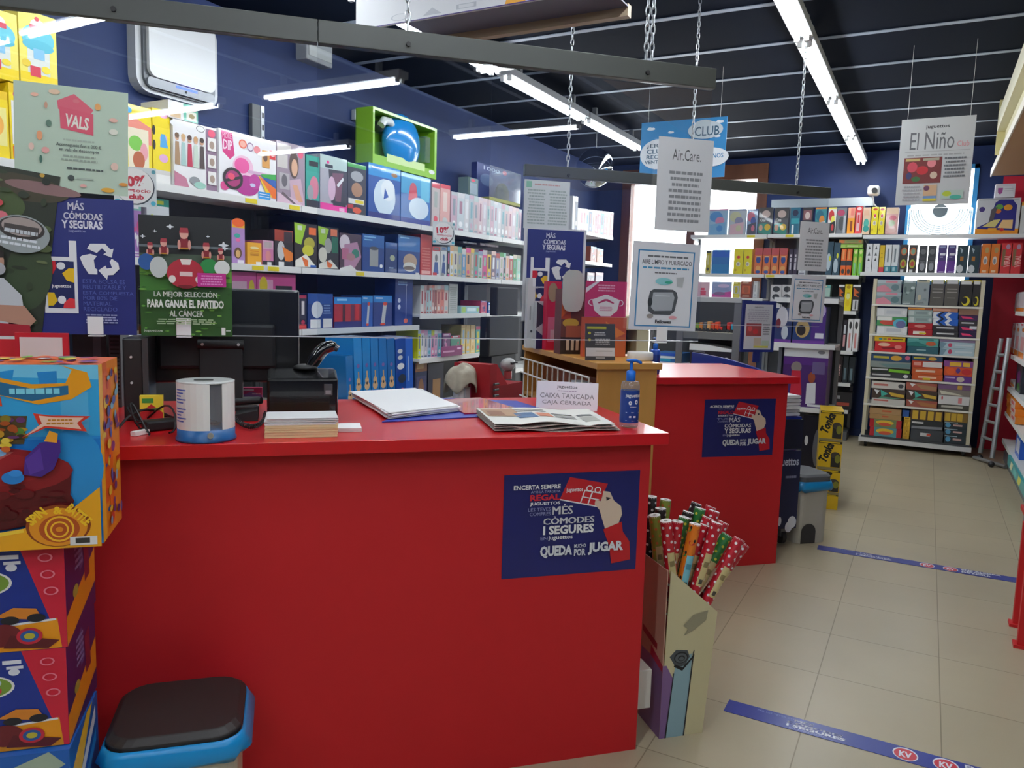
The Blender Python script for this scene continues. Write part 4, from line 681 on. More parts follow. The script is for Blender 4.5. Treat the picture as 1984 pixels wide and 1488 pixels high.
chev = [('p', [(0, 0), (30, 0), (10, 50), (30, 100), (0, 100), (-0, 50)], 'e8ecf0'), ('p', [(36, 0), (46, 0), (26, 50), (46, 100), (36, 100), (16, 50)], '202020'), ('p', [(60, 0), (76, 10), (60, 60), (76, 100), (56, 100), (46, 50)], 'e8ecf0')]
column(BWL, Bx, RZ[1], 1807, 1856, P2, [(642, [('r', 14, 30, 84, 56, 'd8d8d8')], ['2a282c'], 'lower black game'), (631, [('r', 14, 30, 84, 56, 'd8d8d8')], ['2e2a2e'], 'upper black game'), (618, chev, ['2060c0'], 'lower blue chevron game'), (605, chev, ['2060c0'], 'upper blue chevron game'), (595, [('r', 0, 20, 70, 70, 'd8a088')], ['b07a60'], 'wide copper game')], .3, RG_)
neo = [('p', [(10, 20), (60, 30), (84, 70), (20, 60)], 'e83a6c')]
column(BWL, Bx, RZ[1], 1857, 1905, P2, [(644, neo, ['2c1a44'], 'lowest violet game'), (632, neo+[('r', 60, 0, 100, 50, 'e0e0e4')], ['2c1a44'], 'violet and white game'), (622, [('r', 14, 30, 84, 56, 'd8d8d8')], ['343034'], 'black striped game'), (611, neo, ['3a1a4c'], 'violet and pink game'), (599, 'plain', ['8a6a54'], 'top brown game')], .3, RG_)
P3 = 'on the rack\'s third level'
column(BWL, Bx, RZ[2], 1694, 1754, P3, [(662, [('e', 30, 30, 20, 18, 'f0c0a0'), ('p', [(20, 60), (90, 40), (80, 70), (30, 80)], '8a1a20'), ('e', 76, 50, 12, 20, 'f08a80')], ['d0282c'], 'red game'), (650, [('e', 20, 50, 6, 22, '2a8a9a'), ('e', 34, 50, 6, 22, '8a8a3a'), ('e', 48, 50, 6, 22, 'd84a3a'), ('r', 58, 38, 92, 62, '2a2a2a')], ['e4bc1e'], 'yellow game with round spots')], .3, RG_)
column(BWL, Bx, RZ[2], 1757, 1818, P3, [(672, [('r', 30, 40, 60, 56, 'a8c8c8')], ['2c5e6a'], 'dark teal game'), (653, 'flat2', ['5aa8a0', '6ab8b0', '2a7a74', 'c8603a'], 'bright teal game')], .3, RG_)
column(BWL, Bx, RZ[2], 1820, 1910, P3, [(676, [('p', [(0, 0), (20, 20), (10, 100), (0, 100)], '7a98a8'), ('e', 30, 50, 6, 34, 'c84a6a'), ('r', 44, 36, 94, 60, 'd0dce0')], ['b4ccd4'], 'lower pale blue game'), (664, [('p', [(0, 0), (20, 20), (10, 100), (0, 100)], '7a98a8'), ('e', 30, 50, 6, 34, 'c84a6a'), ('r', 44, 36, 94, 60, 'd0dce0')], ['b4ccd4'], 'upper pale blue game'), (656, 'plain', ['8a7898'], 'thin mauve game')], .3, RG_)
P4 = 'on the rack\'s fourth level'
column(BWL, Bx, RZ[3], 1686, 1764, P4, [(723, [('r', 4, 30, 50, 60, 'c8c8c8'), ('e', 88, 50, 6, 36, 'e8e8e8')], ['3c3c40'], 'lowest charcoal game'), (713, [('r', 4, 20, 44, 50, 'c8c8c8'), ('p', [(46, 20), (98, 40), (98, 90), (46, 80)], '7ac02a')], ['26302a'], 'black and green game'), (701, [('p', [(20, 40), (98, 20), (98, 90), (40, 90)], '6a8888')], ['8a9490'], 'grey teal game'), (686, [('r', 6, 30, 46, 60, 'c8b840'), ('e', 64, 50, 14, 36, 'e0a83a'), ('e', 92, 40, 6, 30, 'd86a8a')], ['2a4a6c'], 'navy game with a yellow badge')], .3, RG_)
column(BWL, Bx, RZ[3], 1766, 1826, P4, [(726, [('r', 20, 30, 80, 64, 'f0c0a0'), ('r', 36, 56, 60, 90, 'e8d02a')], ['cc5a28'], 'lower orange game'), (713, [('r', 12, 34, 76, 66, 'f0d0b8')], ['d05e2a'], 'upper orange game'), (700, [('r', 36, 10, 98, 90, 'e4e0dc'), ('r', 6, 20, 30, 70, 'e8a090')], ['c8482c'], 'red and white game'), (687, [('r', 6, 30, 46, 60, 'c8b840'), ('e', 68, 50, 14, 36, 'e0a83a')], ['2a4a6c'], 'navy game with a yellow blob')], .3, RG_)
column(BWL, Bx, RZ[3], 1828, 1892, P4, [(729, [('r', 4, 20, 40, 40, 'c8b0d8'), ('e', 60, 50, 14, 40, 'd8c8b8')], ['6a3a8c'], 'lower purple game'), (712, [('e', 24, 50, 16, 40, 'e8622a'), ('e', 50, 40, 8, 30, '5a3a8c'), ('e', 80, 50, 18, 36, 'c82a30')], ['d8582c'], 'fiery orange game'), (700, [('r', 20, 20, 60, 90, 'e8b83a'), ('r', 66, 20, 90, 90, 'e8b83a')], ['8a4a90'], 'purple and yellow game')], .3, RG_)
P5 = 'on the rack\'s fifth level'
multi = [('p', [(6, 10), (24, 20), (16, 60)], 'f0f0f0'), ('p', [(26, 10), (50, 50), (30, 80)], '4ab8a8'), ('p', [(50, 30), (98, 50), (98, 80), (60, 70)], 'd8b040'), ('p', [(30, 80), (90, 90), (60, 100), (20, 100)], '5a9a80')]
column(BWL, Bx, RZ[4], 1688, 1753, P5, [(773, [('r', 6, 20, 50, 46, 'c86a60')], ['d0ccc4'], 'lower white game'), (754, multi, ['4a3a34'], 'brown teal game, left one,'), (740, [('r', 6, 30, 50, 60, 'c87a70'), ('e', 88, 50, 8, 30, '4a4a4c')], ['d8d4cc'], 'upper white game')], .3, RG_)
column(BWL, Bx, RZ[4], 1755, 1815, P5, [(776, multi[:1]+[('p', [(30, 20), (98, 40), (98, 90), (50, 80)], 'b87a4a')], ['a85a4c'], 'lower brown red game'), (757, multi, ['4a3830'], 'brown teal game, right one,'), (742, [('p', [(10, 10), (30, 20), (20, 60)], 'f0f0f0'), ('p', [(30, 20), (98, 40), (98, 90), (50, 80)], 'b08860')], ['b06050'], 'upper brown red game')], .3, RG_)
column(BWL, Bx, RZ[4], 1817, 1888, P5, [(785, [('r', 10, 20, 80, 60, 'c8c4b8')], ['4a4840'], 'dark game with a pale oval'), (768, [('e', 12, 30, 3, 20, 'd86a70'), ('r', 64, 20, 76, 80, 'e08a8c')], ['e0dedc'], 'big white game'), (756, [('p', [(4, 20), (60, 60), (80, 90), (10, 80)], 'd8d4c0')], ['8a8078'], 'brown and cream game'), (746, [('r', 60, 10, 74, 90, 'd8a840')], ['7a5a80'], 'dull purple game')], .3, RG_)
P6 = 'on the rack\'s bottom level'
pnt = [('r', 0, 0, 14, 100, 'b8202c'), ('r', 84, 0, 100, 100, 'b8202c'), ('e', 48, 40, 28, 30, 'e8c03a'), ('e', 48, 60, 20, 20, 'd85a3a')]
column(BWL, Bx, RZ[5], 1684, 1746, P6, [(829, pnt, ['5a9aa0'], 'lower red and yellow game'), (813, pnt, ['7a8a5a'], 'upper red and yellow game'), (803, [('r', 40, 30, 60, 60, 'c8603a')], ['b08a58'], 'lower kraft brown game'), (792, [('r', 40, 30, 70, 60, 'c8603a')], ['b89264'], 'upper kraft brown game')], .3, RG_)
column(BWL, Bx, RZ[5], 1748, 1761, P6, [(808, 'blob', ['c89a28', 'e8c03a', 'a87a20', 'e0b030'], 'upright golden game'), (795, 'plain', ['2c5aa0'], 'small blue game')], .3, RG_)
column(BWL, Bx, RZ[5], 1763, 1826, P6, [(833, [('r', 30, 30, 60, 60, 'd8d8d8'), ('r', 50, 34, 62, 54, 'd8503a')], ['3e4248'], 'lower black game'), (815, [('r', 4, 20, 40, 40, 'd8d8d8'), ('p', [(4, 70), (98, 60), (98, 90), (4, 98)], '8a8e94')], ['2c3034'], 'upper black game'), (795, [('r', 6+i*24, 10, 24+i*24, 96, 'd8b03a') for i in range(4)], ['5a4030'], 'golden brown game')], .3, RG_)
for i, l in enumerate(('lowest', 'middle', 'top')):
    pass
tl = [('e', 18, 50, 12, 34, '5aa0c8'), ('r', 40, 34, 80, 60, 'd8b0a8'), ('r', 2, 4, 60, 14, 'b8d0d8')]
column(BWL, Bx, RZ[5], 1828, 1884, P6, [(845, tl, ['24323a'], 'lowest dark teal game'), (832, tl, ['24323a'], 'middle dark teal game'), (819, tl, ['24323a'], 'topmost dark teal game'), (800, [('r', 4+i*26, 10, 26+i*26, 90, 'd8b03a') for i in range(3)], ['8a6a30'], 'gold game')], .3, RG_)
# --- small camera on the shelf
a, z = BWL.hit(1690, 402, .1)
t = thing('security_camera', 'small white camera on a bent pole above the back wall shelves', 'camera', BWL.p(a, .29, 0), 0)
zc = mz(BWL, .1, 1690, 366)
MB().tube([(.03, .0, zT1r+.003), (.03, 0, z+.03), (-.0, 0, z+.06), (-.02, 0, zc-.05)], .008, mat('d8dadc', .4)).build('pole', t)
MB().box(-.075, -.06, zc-.05, .05, .08, zc+.06, 'white').build('body', t, bevel=.03, seg=3); MB().cyl((-.0, -.075, zc), (-.0, -.058, zc), .03, 'black').build('lens', t)
MB().box(-.02, -.05, zT1r+.0005, .07, .05, zT1r+.008, 'lgrey').build('foot', t)

# ------------------------------------------------------------------ right hand shelving
RW = Frame(.78, 0, -math.pi/2)
def yr(px, py): return RW.hit(px, py, 0)
zr = [yr(1970, y)[1] for y in (604, 693, 765, 850, 935)]
ra0, ra1 = -9.3, -5.8
t = bay(RW, ra0, ra1, 0, [zr[0], zr[1], zr[2], max(.5, zr[3]), .22], 2.2, .42, 'shelving along the right edge of the picture, full of orange and white boxes', back=mat('5a5c62', .5), upr=GR)
def rrow(z, items, place):
    row(RW, .03, z, place, items, .3, 'boxes on the right hand shelving')
wo = [('r', 0, 80, 100, 100, 'ee8a28'), ('r', 10, 10, 46, 70, 'f4f4f4'), ('r', 54, 10, 90, 70, 'd8d0d4')]
rrow(zr[0], [(1959, 1966, 570, wo, ['dcdce0'], 'white box with an orange foot'), (1967, 1983, 566, wo, ['dcdce0'], 'white box with an orange foot'), (1984, 2010, 560, wo, ['a890b8'], 'lilac box')], 'on the right shelving\'s top level')
rrow(zr[1], [*[(x0, x1, 626, [('r', 0, 84, 100, 100, 'e8862a'), ('r', 30, 40, 90, 80, 'e0a0a0'), ('e', 60, 20, 30, 6, 'd8803a'), ('r', 8, 3, 40, 8, 'c82a50')], ['dcdcde'], 'tall white pink picture box') for x0, x1 in ((1957, 1963), (1964, 1971), (1972, 1982))], (1985, 2030, 620, wo, ['e0e0e0'], 'white box with an orange foot')], 'on the right shelving\'s second level')
rrow(zr[2], [(1957, 1964, 737, [('e', 50, 40, 20, 20, '8a8a8c'), ('r', 0, 50, 100, 84, 'e88a2a')], ['dadad8'], 'white and orange box'), (1966, 1976, 705, [('e', 50, 50, 30, 26, '6a2a70'), ('e', 60, 80, 26, 14, '2a7a2a')], ['1e2430'], 'black box with purple and green blobs')], 'on the right shelving\'s third level')
oz = max(.5, zr[3])+.006; oh = (zr[2]-.065-oz)/3
for k in range(3):
    at_box(RW, -.006, oz+k*oh, 1950, 1966, 0, [('r', 50, 0, 100, 100, 'e8dcd4'), ('r', 58, 20, 92, 70, 'd8605a'), ('r', 0, 94, 100, 100, 'd8b090')], ['ee8a20'], .3, 'toy_box', '%s of three orange boxes stacked on the right shelving' % ('lowest', 'middle', 'topmost')[k], group='stacked orange boxes', h=oh-.001)
# price channel near the floor and blue box
a0 = yr(1955, 918)[0]; a1 = RW.A(1990, -.05, .15)
m = MB().box(0, 0, 0, 1.6, .02, .09, mat('3fa8a8', .3)); m.art([('p', [(20, 10), (30, 10), (24, 90), (14, 90)], 'f0ecc0'), ('p', [(60, 10), (72, 10), (66, 90), (54, 90)], 'e8e060'), ('r', 34, 20, 50, 80, '7ad0c8')], 1.6, .09, 100, 100)
tag(m.build('shelf_edge_strip', None, RW.p(-8.3, -.03, .13), RW.rz), 'teal printed strip along the lowest shelf of the right hand shelving', 'sign')
a, z = RW.hit(1963, 915, -.03)
at_box(RW, .03, .2215, 1966, 1974, 868, [('r', 20, 20, 90, 80, 'd8dce4'), ('r', 0, 0, 100, 12, '2a88e0')], ['1f5fc8'], .2, 'toy_box', 'blue framed box on the lowest level of the right shelving', h=.20)
# ladder
def lad(px, py, Y): return Vector((WORLD.hit(px, py, Y)[0], Y, WORLD.hit(px, py, Y)[1]))
fl = WORLD.onz(1900, 880, .03); ly = 9.12
t = thing('step_ladder', 'grey aluminium step ladder leaning beside the red end of the back wall', 'ladder', (0, 0, 0), 0)
Lb, Lt = lad(1899, 878, ly), lad(1940, 656, ly+.1); Rb, Rt = lad(1922, 888, ly-.35), lad(1955, 655, ly-.1)
for nm_, (p, q) in {'rail': (Lb, Lt), 'rail2': (Rb, Rt)}.items():
    MB().tube([(p.x, p.y, max(.02, p.z)), q], .028, STEEL, n=4).build('rail', t)
for k in range(1, 7):
    f_ = k/7; p = Lb.lerp(Lt, f_); q = Rb.lerp(Rt, f_); MB().tube([p, q], .017, mat('c4c6c8', .3, .6), n=6).build('rung', t)
MB().tube([(Lb.x-.05, Lb.y, .022), (Rb.x+.12, Rb.y-.0, .022)], .02, STEEL, n=6).build('base_bar', t)
for p in (Lb, Rb): MB().ball((p.x, p.y, .03), .03, 'dark', n=10, k=6).build('rubber_foot', t)
# canopy at the top right
CXL = WORLD.onz(1921, 341, 2.8)[0]; CYE = 8.8
t = thing('shelf_canopy', 'beige lit canopy over the right hand shelving, top right corner', 'canopy', (CXL, 0, 0), 0)
MB().box(0, 2.0, 2.8, 2.4, CYE, 2.83, mat('c89a68', .5)).build('soffit', t)
MB().box(-.01, 2.0, 2.79, .0, CYE, 2.86, mat('f0ead8', .4)).build('edge_strip', t)
MB().box(-.04, 2.0, 3.02, .02, 7.8, 3.18, mat('e8e4c8', .5)).build('valance', t)
MB().box(.02, 2.0, 2.831, .05, 7.8, 3.28, mat('d8d0a8', .5)).build('upstand', t)
MB().box(-.04, 7.8, 2.831, .5, 7.83, 3.279, mat('d8cf98', .5)).build('end_panel', t)
# red display at the right edge
t = thing('display_stand', 'red framed stand with a glossy blue panel at the right picture edge', 'display stand', (0, 0, 0), 0)
p1 = Vector((*WORLD.onz(1970, 1212, 0), 0)); p2 = Vector((*WORLD.onz(1979, 1253, 0), 0))
ztop = WORLD.Z(p1.x, p1.y, 1012)
for p in (p1, p2): MB().box(p.x-.02, p.y-.02, 0, p.x+.02, p.y+.02, ztop, 'cred').box(p.x-.035, p.y-.035, 0, p.x+.035, p.y+.035, .015, 'cred').build('leg', t)
MB().box(p1.x+.012, p1.y+.02, ztop*.68, p1.x+.5, p1.y+.30, ztop, mat('1f6fd0', .15, 0, .5)).build('blue_panel', t)
MB().box(p1.x-.005, p1.y+.018, ztop, p1.x+.5, p1.y+.30, ztop+.02, 'cred').build('rim', t)

# ------------------------------------------------------------------ island shelving behind the second counter
IY = Frame(0, 7.0, 0)
iz0 = mz(IY, 0, 1390, 579); iz1 = mz(IY, 0, 1390, 645); iz2 = mz(IY, 0, 1390, 709)
ia0, ia1 = IY.A(1232, 0, iz1), IY.A(1432, 0, iz1)
isl = bay(IY, ia0, ia1, 0, [iz2, .5, .15], iz0, .45, 'dark grey island shelving seen behind the second red counter', back=mat('3a3a3a', .6), upr=mat('6a6a6a', .4, .3))
fx = IY.A(1312, 0, iz1)-ia0; w = IY.A(1434, 0, iz1)-IY.A(1312, 0, iz1)
for x in (fx, fx+w-.06): MB().box(x, -.02, 0, x+.06, .0, iz0, mat('77777a', .4, .3)).build('upright', isl)
MB().box(fx, -.03, iz0-.03, fx+w, -.021, iz0+.01, mat('b8b8b8', .3)).build('top_rail', isl); MB().box(fx+.06, -.01, iz1-.06, fx+w-.06, .44, iz1, mat('6e6e6c', .5)).build('shelf', isl)
tr = thing('toy_train', 'colourful wooden train set lying on the grey island shelf', 'toy', IY.p(IY.A(1346, .02, iz1), .03, iz1+.001), 0)
rg = random.Random(5); L_ = IY.A(1424, .02, iz1)-IY.A(1346, .02, iz1)
for i, c in enumerate(['8aa83a', 'c87a3a', '5a5a5c', 'd8a060', 'c84a2a', 'e0481e', 'd03028', '2a2a2e', 'c8281e', '3aa8c8']):
    x = L_*i/10.2; m = MB().box(x, .0, .018, x+L_*.085, .09, .05+.05*rg.random(), c); m.cyl((x+.01, -.004, .018), (x+.01, .094, .018), .018, 'dark', n=10); m.build('wagon', tr, bevel=.004)
MB().box(-.02, -.01, 0, L_+.03, .12, .004, mat('d8d0b8', .5)).build('track_tray', tr)
row(IY, .02, iz2, 'under the toy train', [(1233, 1262, 690, 'band', ['d8d8d8', 'b8b8bc', '9a9aa0'], 'low grey box'), (1268, 1320, 684, [('r', 0, 0, 100, 30, '2a5ac0'), ('r', 0, 34, 100, 60, 'e4e8ec'), ('r', 6, 60, 60, 90, '2a9ab8')], ['2a6aa8'], 'blue and white box'),
    (1336, 1421, 681, [('e', 34, 60, 22, 40, 'e8e8ea'), ('e', 30, 66, 14, 30, '1e1a24'), ('e', 60, 46, 5, 12, 'e4e4e8'), ('e', 72, 48, 5, 12, 'e4e4e8'), ('e', 84, 50, 5, 12, 'e4e4e8'), ('r', 6, 6, 34, 9, '9a9aa0')], ['1e1a28'], 'black toy box with a white bird shape')], .3)
a0 = IY.A(1334, .02, iz2)
z_ = mz(IY, .02, 1378, 681)
m = MB().prism([(0, 0), (IY.A(1422, .02, z_)-a0, 0), (IY.A(1422, .02, z_)-a0, .02), (.15, .055), (0, .06)], 0, .28, 'white')
tag(m.build('box_lid', None, IY.p(a0, .02, z_+.004), 0), 'white sloping lid lying on the black toy box', 'box')
# dark blue and purple boxes
JY = Frame(0, 6.6, 0)
jz1 = mz(JY, 0, 1550, 666); jz2 = mz(JY, 0, 1550, 789); jz0 = mz(JY, 0, 1550, 578)
bay(JY, JY.A(1494, 0, jz1), JY.A(1606, 0, jz1)+.05, 0, [jz0, jz1, jz2, .12], jz0+.02, .42, 'grey shelving with big dark blue and purple toy boxes', back=mat('4a4c52', .6), upr=mat('8a8c8e', .4, .4))
row(JY, .02, jz1, 'behind the bag trolley', [
    (1499, 1532, 597, [('e', 40, 26, 34, 30, 'd8d4d8'), ('e', 20, 44, 14, 14, '7a2430'), ('e', 60, 70, 20, 20, 'c0c8d0'), ('r', 0, 90, 100, 100, '6a3a90')], ['2a3a68'], 'dark blue box with a white robot head'),
    (1534, 1597, 594, [('r', 56, 0, 100, 90, '4a2a80'), ('e', 30, 60, 22, 24, 'b89a60'), ('e', 26, 64, 14, 14, '2a2422'), ('r', 70, 70, 96, 84, 'e0e0e8'), ('r', 0, 90, 100, 100, '6a3a90'), ('e', 84, 10, 14, 18, 'c8b8e0')], ['1f3a6c'], 'dark blue and purple box with a black robot')], .3, 'toy boxes behind the bag trolley')
row(JY, .02, jz2, 'behind the bag trolley', [
    (1512, 1598, 672, [('r', 0, 0, 100, 17, 'e8e8ea'), ('e', 84, 8, 8, 3, '8a8a90'), ('r', 0, 18, 100, 30, '5a2a80'), ('e', 30, 34, 12, 9, '8a8078'), ('p', [(20, 40), (40, 40), (46, 80), (20, 80)], 'c8283c'), ('e', 66, 50, 8, 9, '9a4a2a'), ('p', [(56, 60), (76, 58), (78, 92), (56, 94)], 'e4e4e8'), ('r', 66, 24, 94, 44, '6a5a88'), ('r', 60, 94, 100, 98, 'e0e0e0')], ['4a2668'], 'large purple box picturing a child and a robot')], .3, 'toy boxes behind the bag trolley')
column(JY, .02, .121, 1548, 1592, 'at the bottom of the grey shelving behind the bin', [(806, [('e', 70, 50, 20, 30, '6a6a72'), ('e', 20, 40, 8, 8, 'e0e0e0'), ('r', 0, 92, 100, 100, 'd8d8dc')], ['1e1c28'], 'black box with a grey oval'), ] , .3, cat='toy box')
# yellow truck boxes
TK_ = Frame(0, 6.25, math.radians(8)); tz = 0
ton = [('t', 'Tonka', -6, 24, 74, 62, '1c1a18', .05, 66), ('r', 56, 50, 96, 98, '2a2620'), ('e', 74, 52, 20, 12, '4a4238'), ('e', 84, 66, 12, 16, '8a8a2a'), ('r', 0, 0, 100, 9, '2a2418'), ('r', 4, 2, 90, 7, 'e8c010')]
zz = .0
tops = [(957, 950), (950, 903), (896, 848), (843, 790)]
for k, (yb, yt) in enumerate(tops):
    a0, a1 = TK_.A(1577+k*3.2, 0, zz), TK_.A(1622+k*3.2, 0, zz); h = max(.05, TK_.Z(a0, 0, yt)-zz-.02)
    m = MB().box(0, 0, 0, a1-a0, .32, h, mat('e8bc10', .35, 0, .2)); m.art(ton if k else ton[4:], a1-a0, h, 100, 100, .35)
    T0 = m.T; m.T = Matrix.Translation((a1-a0, 0, 0)) @ Matrix.Rotation(math.pi/2, 4, 'Z'); m.art([('r', 10, 30, 90, 100, '3a3020'), ('e', 50, 60, 30, 24, 'a8981e')], .32, h, 100, 100, .35); m.T = T0
    if k < 3: m.box(.0, 0.002, h, a1-a0, .32, h+.018, mat('9a8a60', .6))
    tag(m.build('toy_truck_box', None, TK_.p(a0, 0, zz+.0005), TK_.rz), 'yellow toy truck box with black lettering, %s of the stack' % ['lowest', 'second from the bottom', 'second from the top', 'topmost'][k], 'toy box', 'yellow toy truck boxes')
    zz += h+.019

# ------------------------------------------------------------------ hanging screens
ACR = clear_mat('acrylic', (.97, .98, .985), 1.3, .05)
def chain(parent, x, y, z0, z1, r=.011, m=None):
    m = m or mat('b8bcc0', .3, .8); b = MB(); z = z0; k = 0; L_ = .034
    while z < z1-.01:
        ring = []
        for i in range(10):
            q = 2*math.pi*i/10; u = r*.75*math.cos(q); v = L_*.62*math.sin(q)
            ring.append((x+(u if k % 2 else 0), y+(0 if k % 2 else u), z+L_*.5+v))
        b.tube(ring, .0028, m, n=5, closed=True); z += L_*.92; k += 1
    return b.build('chain', parent)
def screen(label, v, u0, u1, zb, zt, bh, joints, chains, extra=None):
    t = thing('hanging_screen', label, 'screen', CF.p(0, v), CF.rz)
    m = MB().box(u0, -.018, zt-bh, joints[0] if joints else u1, .018, zt, mat('3d403c', .45)); m.build('rail', t, bevel=.002)
    if joints: MB().box(joints[0]+.002, -.018, zt-bh, u1, .018, zt, mat('3f423e', .45)).build('rail', t, bevel=.002)
    for (a, b, off) in extra or [(u0, u1, 0)]:
        MB().box(a, off-.002, zb, b, off+.002, zt-bh-.0005, ACR).build('clear_pane', t)
        MB().box(a, off-.0021, zb-.003, b, off+.0021, zb-.0002, mat('c8ccd0', .2)).build('pane_edge', t)
    for (a, dbl) in chains:
        chain(t, a, 0, zt+.002, CZ-.004)
        if dbl: chain(t, a+.022, 0, zt+.002, CZ-.004)
        MB().cyl((a, -.026, zt-.045), (a, -.018, zt-.045), .008, 'black', n=8).build('bolt', t)
    return t
V1, V2 = 2.7, 4.2
def cu(px, py, v): return CF.hit(px, py, v)
s1b = cu(700, 652.5, V1)[1]; s1t = cu(1383, 135, V1)[1]; s1r = cu(1383, 150, V1)[0]; j1 = cu(615, 60, V1)[0]
screen('large clear screen hung on chains over the nearest red counter', V1, -1.35, s1r, s1b, s1t, .073, [j1], [(cu(222, 3, V1)[0], 0), (cu(790, 60, V1)[0], 0), (cu(1251, 125, V1)[0], 1)],
       [(-1.35, cu(952, 200, V1)[0], -.006), (j1, s1r, .006)])
s2b = cu(1400, 629, V2)[1]; s2t = cu(1300, 340-0, V2)[1]; s2r = cu(1607, 365, V2)[0]; s2l = cu(1016, 320, V2)[0]
s2t = cu(1016, 318, V2)[1]
screen('clear screen hung on chains over the further red counter', V2, s2l, s2r, s2b, s2t, .062, [], [(cu(1100, 325, V2)[0], 0), (cu(1338, 340, V2)[0], 0), (cu(1543, 358, V2)[0], 0)])
def poster(F, b, q, art, cw, ch, base, label, name='poster', cat='poster', th=.0016, rough=.4, group=None, rot=0, step=.0004):
    """q: left px, top px, right px, bottom px at the middle of each side"""
    x0, y0, x1, y1 = q; a0, _ = F.hit(x0, (y0+y1)/2, b); a1, _ = F.hit(x1, (y0+y1)/2, b); am = (x0+x1)/2
    zt = F.hit(am, y0, b)[1]; zb = F.hit(am, y1, b)[1]; w = a1-a0; h = zt-zb
    m = MB(); m.T = Matrix.Translation((w/2, 0, h/2)) @ Matrix.Rotation(math.radians(rot), 4, 'Y') @ Matrix.Translation((-w/2, 0, -h/2))
    m.box(0, 0, 0, w, th, h, mat(base, rough)); m.art(art, w, h, cw, ch, rough, step=step)
    o = m.build(name, None, F.p(a0, b-th, zb), F.rz); return tag(o, label, cat, group)
def sleeve(o, w, h, m_=None): pass
PB = V1-.0125      # posters hang on the customer side of the first screen
vals = [('p', [(370, 130), (520, 60), (690, 180), (640, 260), (380, 200)], 'd8586e'), ('p', [(390, 175), (690, 215), (690, 400), (400, 360)], 'd65068'), ('t', 'VALS', 440, 240, 650, 350, 'f0ece0', .03, -6),
        ('l', 420, 440, 700, 470, 1, 'a8b8a8'), ('t', 'Aconsegueix fins a 200 €', 360, 480, 760, 520, '5a6460', .02), ('t', 'en vals de descompte', 385, 525, 740, 560, '5a6460', .02), ('l', 390, 575, 740, 640, 2, '98a698'), ('l', 430, 680, 800, 712, 1, '4a5450'), ('e', 490, 780, 30, 26, '3a4644'), ('r', 540, 772, 690, 786, 'a8b8a8')]
for (x, y, rx, ry, c) in [(180, 100, 34, 16, 'f0b8a0'), (350, 60, 50, 22, 'e8c8a8'), (540, 120, 30, 18, 'd86a78'), (730, 150, 26, 30, 'e8a860'), (870, 250, 40, 18, 'e8b8a8'), (300, 330, 24, 30, '5a7a68'), (870, 350, 40, 26, 'e8e8d8'), (220, 440, 26, 40, 'e8a070'), (270, 560, 34, 26, 'e8a8a0'), (880, 650, 34, 34, 'e8c8b8'), (230, 640, 12, 34, '3a6a5a'), (240, 780, 22, 18, 'c8a040'), (600, 840, 30, 14, 'e8b0a8'), (820, 860, 60, 20, 'e0a83a'), (960, 800, 40, 16, 'd8903a'), (150, 540, 24, 30, 'e8c8b8'), (280, 180, 14, 28, 'c89a80')]:
    vals.append(('e', x, y, rx, ry, c))
poster(CF, PB, (28, 168, 248, 372), vals, 1000, 900, 'bcd0bc', 'mint green voucher poster with a pink ticket, on the left pane of the near screen', rot=1.5)
bag = [('r', 40, 60, 130, 62, '1e2670')]
def comodas(x0, tx, sp='MÁS'):
    return [('t', 'MÁS', 300, 30, 450, 120, 'e8e8f0', .04), ('t', 'CÓMODAS', 260, 130, 620, 210, 'e8e8f0', .04), ('t', 'Y SEGURAS', 240, 220, 620, 300, 'e8e8f0', .04), ('t', 'juguettos', 300, 310, 460, 340, '9aa0c8', .02),
        ('r', 60, 420, 110, 1130, 'e8eaec'), ('r', 300, 420, 370, 1130, 'e8eaec'), ('r', 60, 580, 370, 620, 'e8eaec'), ('r', 60, 1080, 370, 1130, 'e8eaec'),
        ('r', 92, 622, 340, 1080, '1a2458'), ('p', [(92, 622), (170, 622), (180, 680), (150, 740), (92, 830)], 'c81c2c'), ('e', 220, 668, 40, 36, 'e8eaec'), ('p', [(230, 740), (290, 690), (340, 690), (340, 830), (270, 810)], 'e8bc18'),
        ('t', 'juguettos', 130, 850, 310, 890, 'e8eaec', .02), ('p', [(92, 930), (150, 930), (180, 1010), (140, 1060), (92, 1060)], 'e0b818'), ('e', 220, 1000, 38, 40, 'e8eaec'), ('p', [(340, 990), (290, 980), (240, 1030), (230, 1080), (340, 1080)], 'd8323a'),
        # three bent arrows
        ('p', [(500, 440), (640, 435), (690, 490), (720, 480), (700, 570), (620, 540), (650, 520), (610, 480), (560, 530), (470, 490)], 'e8eaec'), ('p', [(420, 560), (500, 540), (560, 560), (530, 600), (540, 680), (560, 690), (560, 740), (480, 740), (430, 660), (400, 580)], 'e8eaec'),
        ('p', [(700, 580), (760, 620), (770, 680), (710, 740), (660, 745), (650, 790), (570, 700), (640, 650), (650, 680), (700, 670), (680, 610)], 'e8eaec'),
        ('t', 'ESTA BOLSA ES', 420, 790, 820, 830, '5a68b0', 0), ('t', 'REUTILIZABLE Y', 420, 845, 830, 885, '5a68b0', 0), ('t', 'ESTÁ COMPUESTA', 420, 900, 900, 940, '5a68b0', 0), ('t', 'POR 80% DE', 420, 955, 740, 995, '5a68b0', 0), ('t', 'MATERIAL', 420, 1010, 690, 1050, '5a68b0', 0), ('t', 'RECICLADO', 420, 1065, 740, 1105, '5a68b0', 0),
        ('l', 420, 1130, 760, 1230, 4, 'a8b0d0')]
poster(CF, PB, (72, 384, 262, 648), comodas(0, 0), 920, 1340, '232c74', 'navy recycled bag poster on the left pane of the near screen', rot=0)
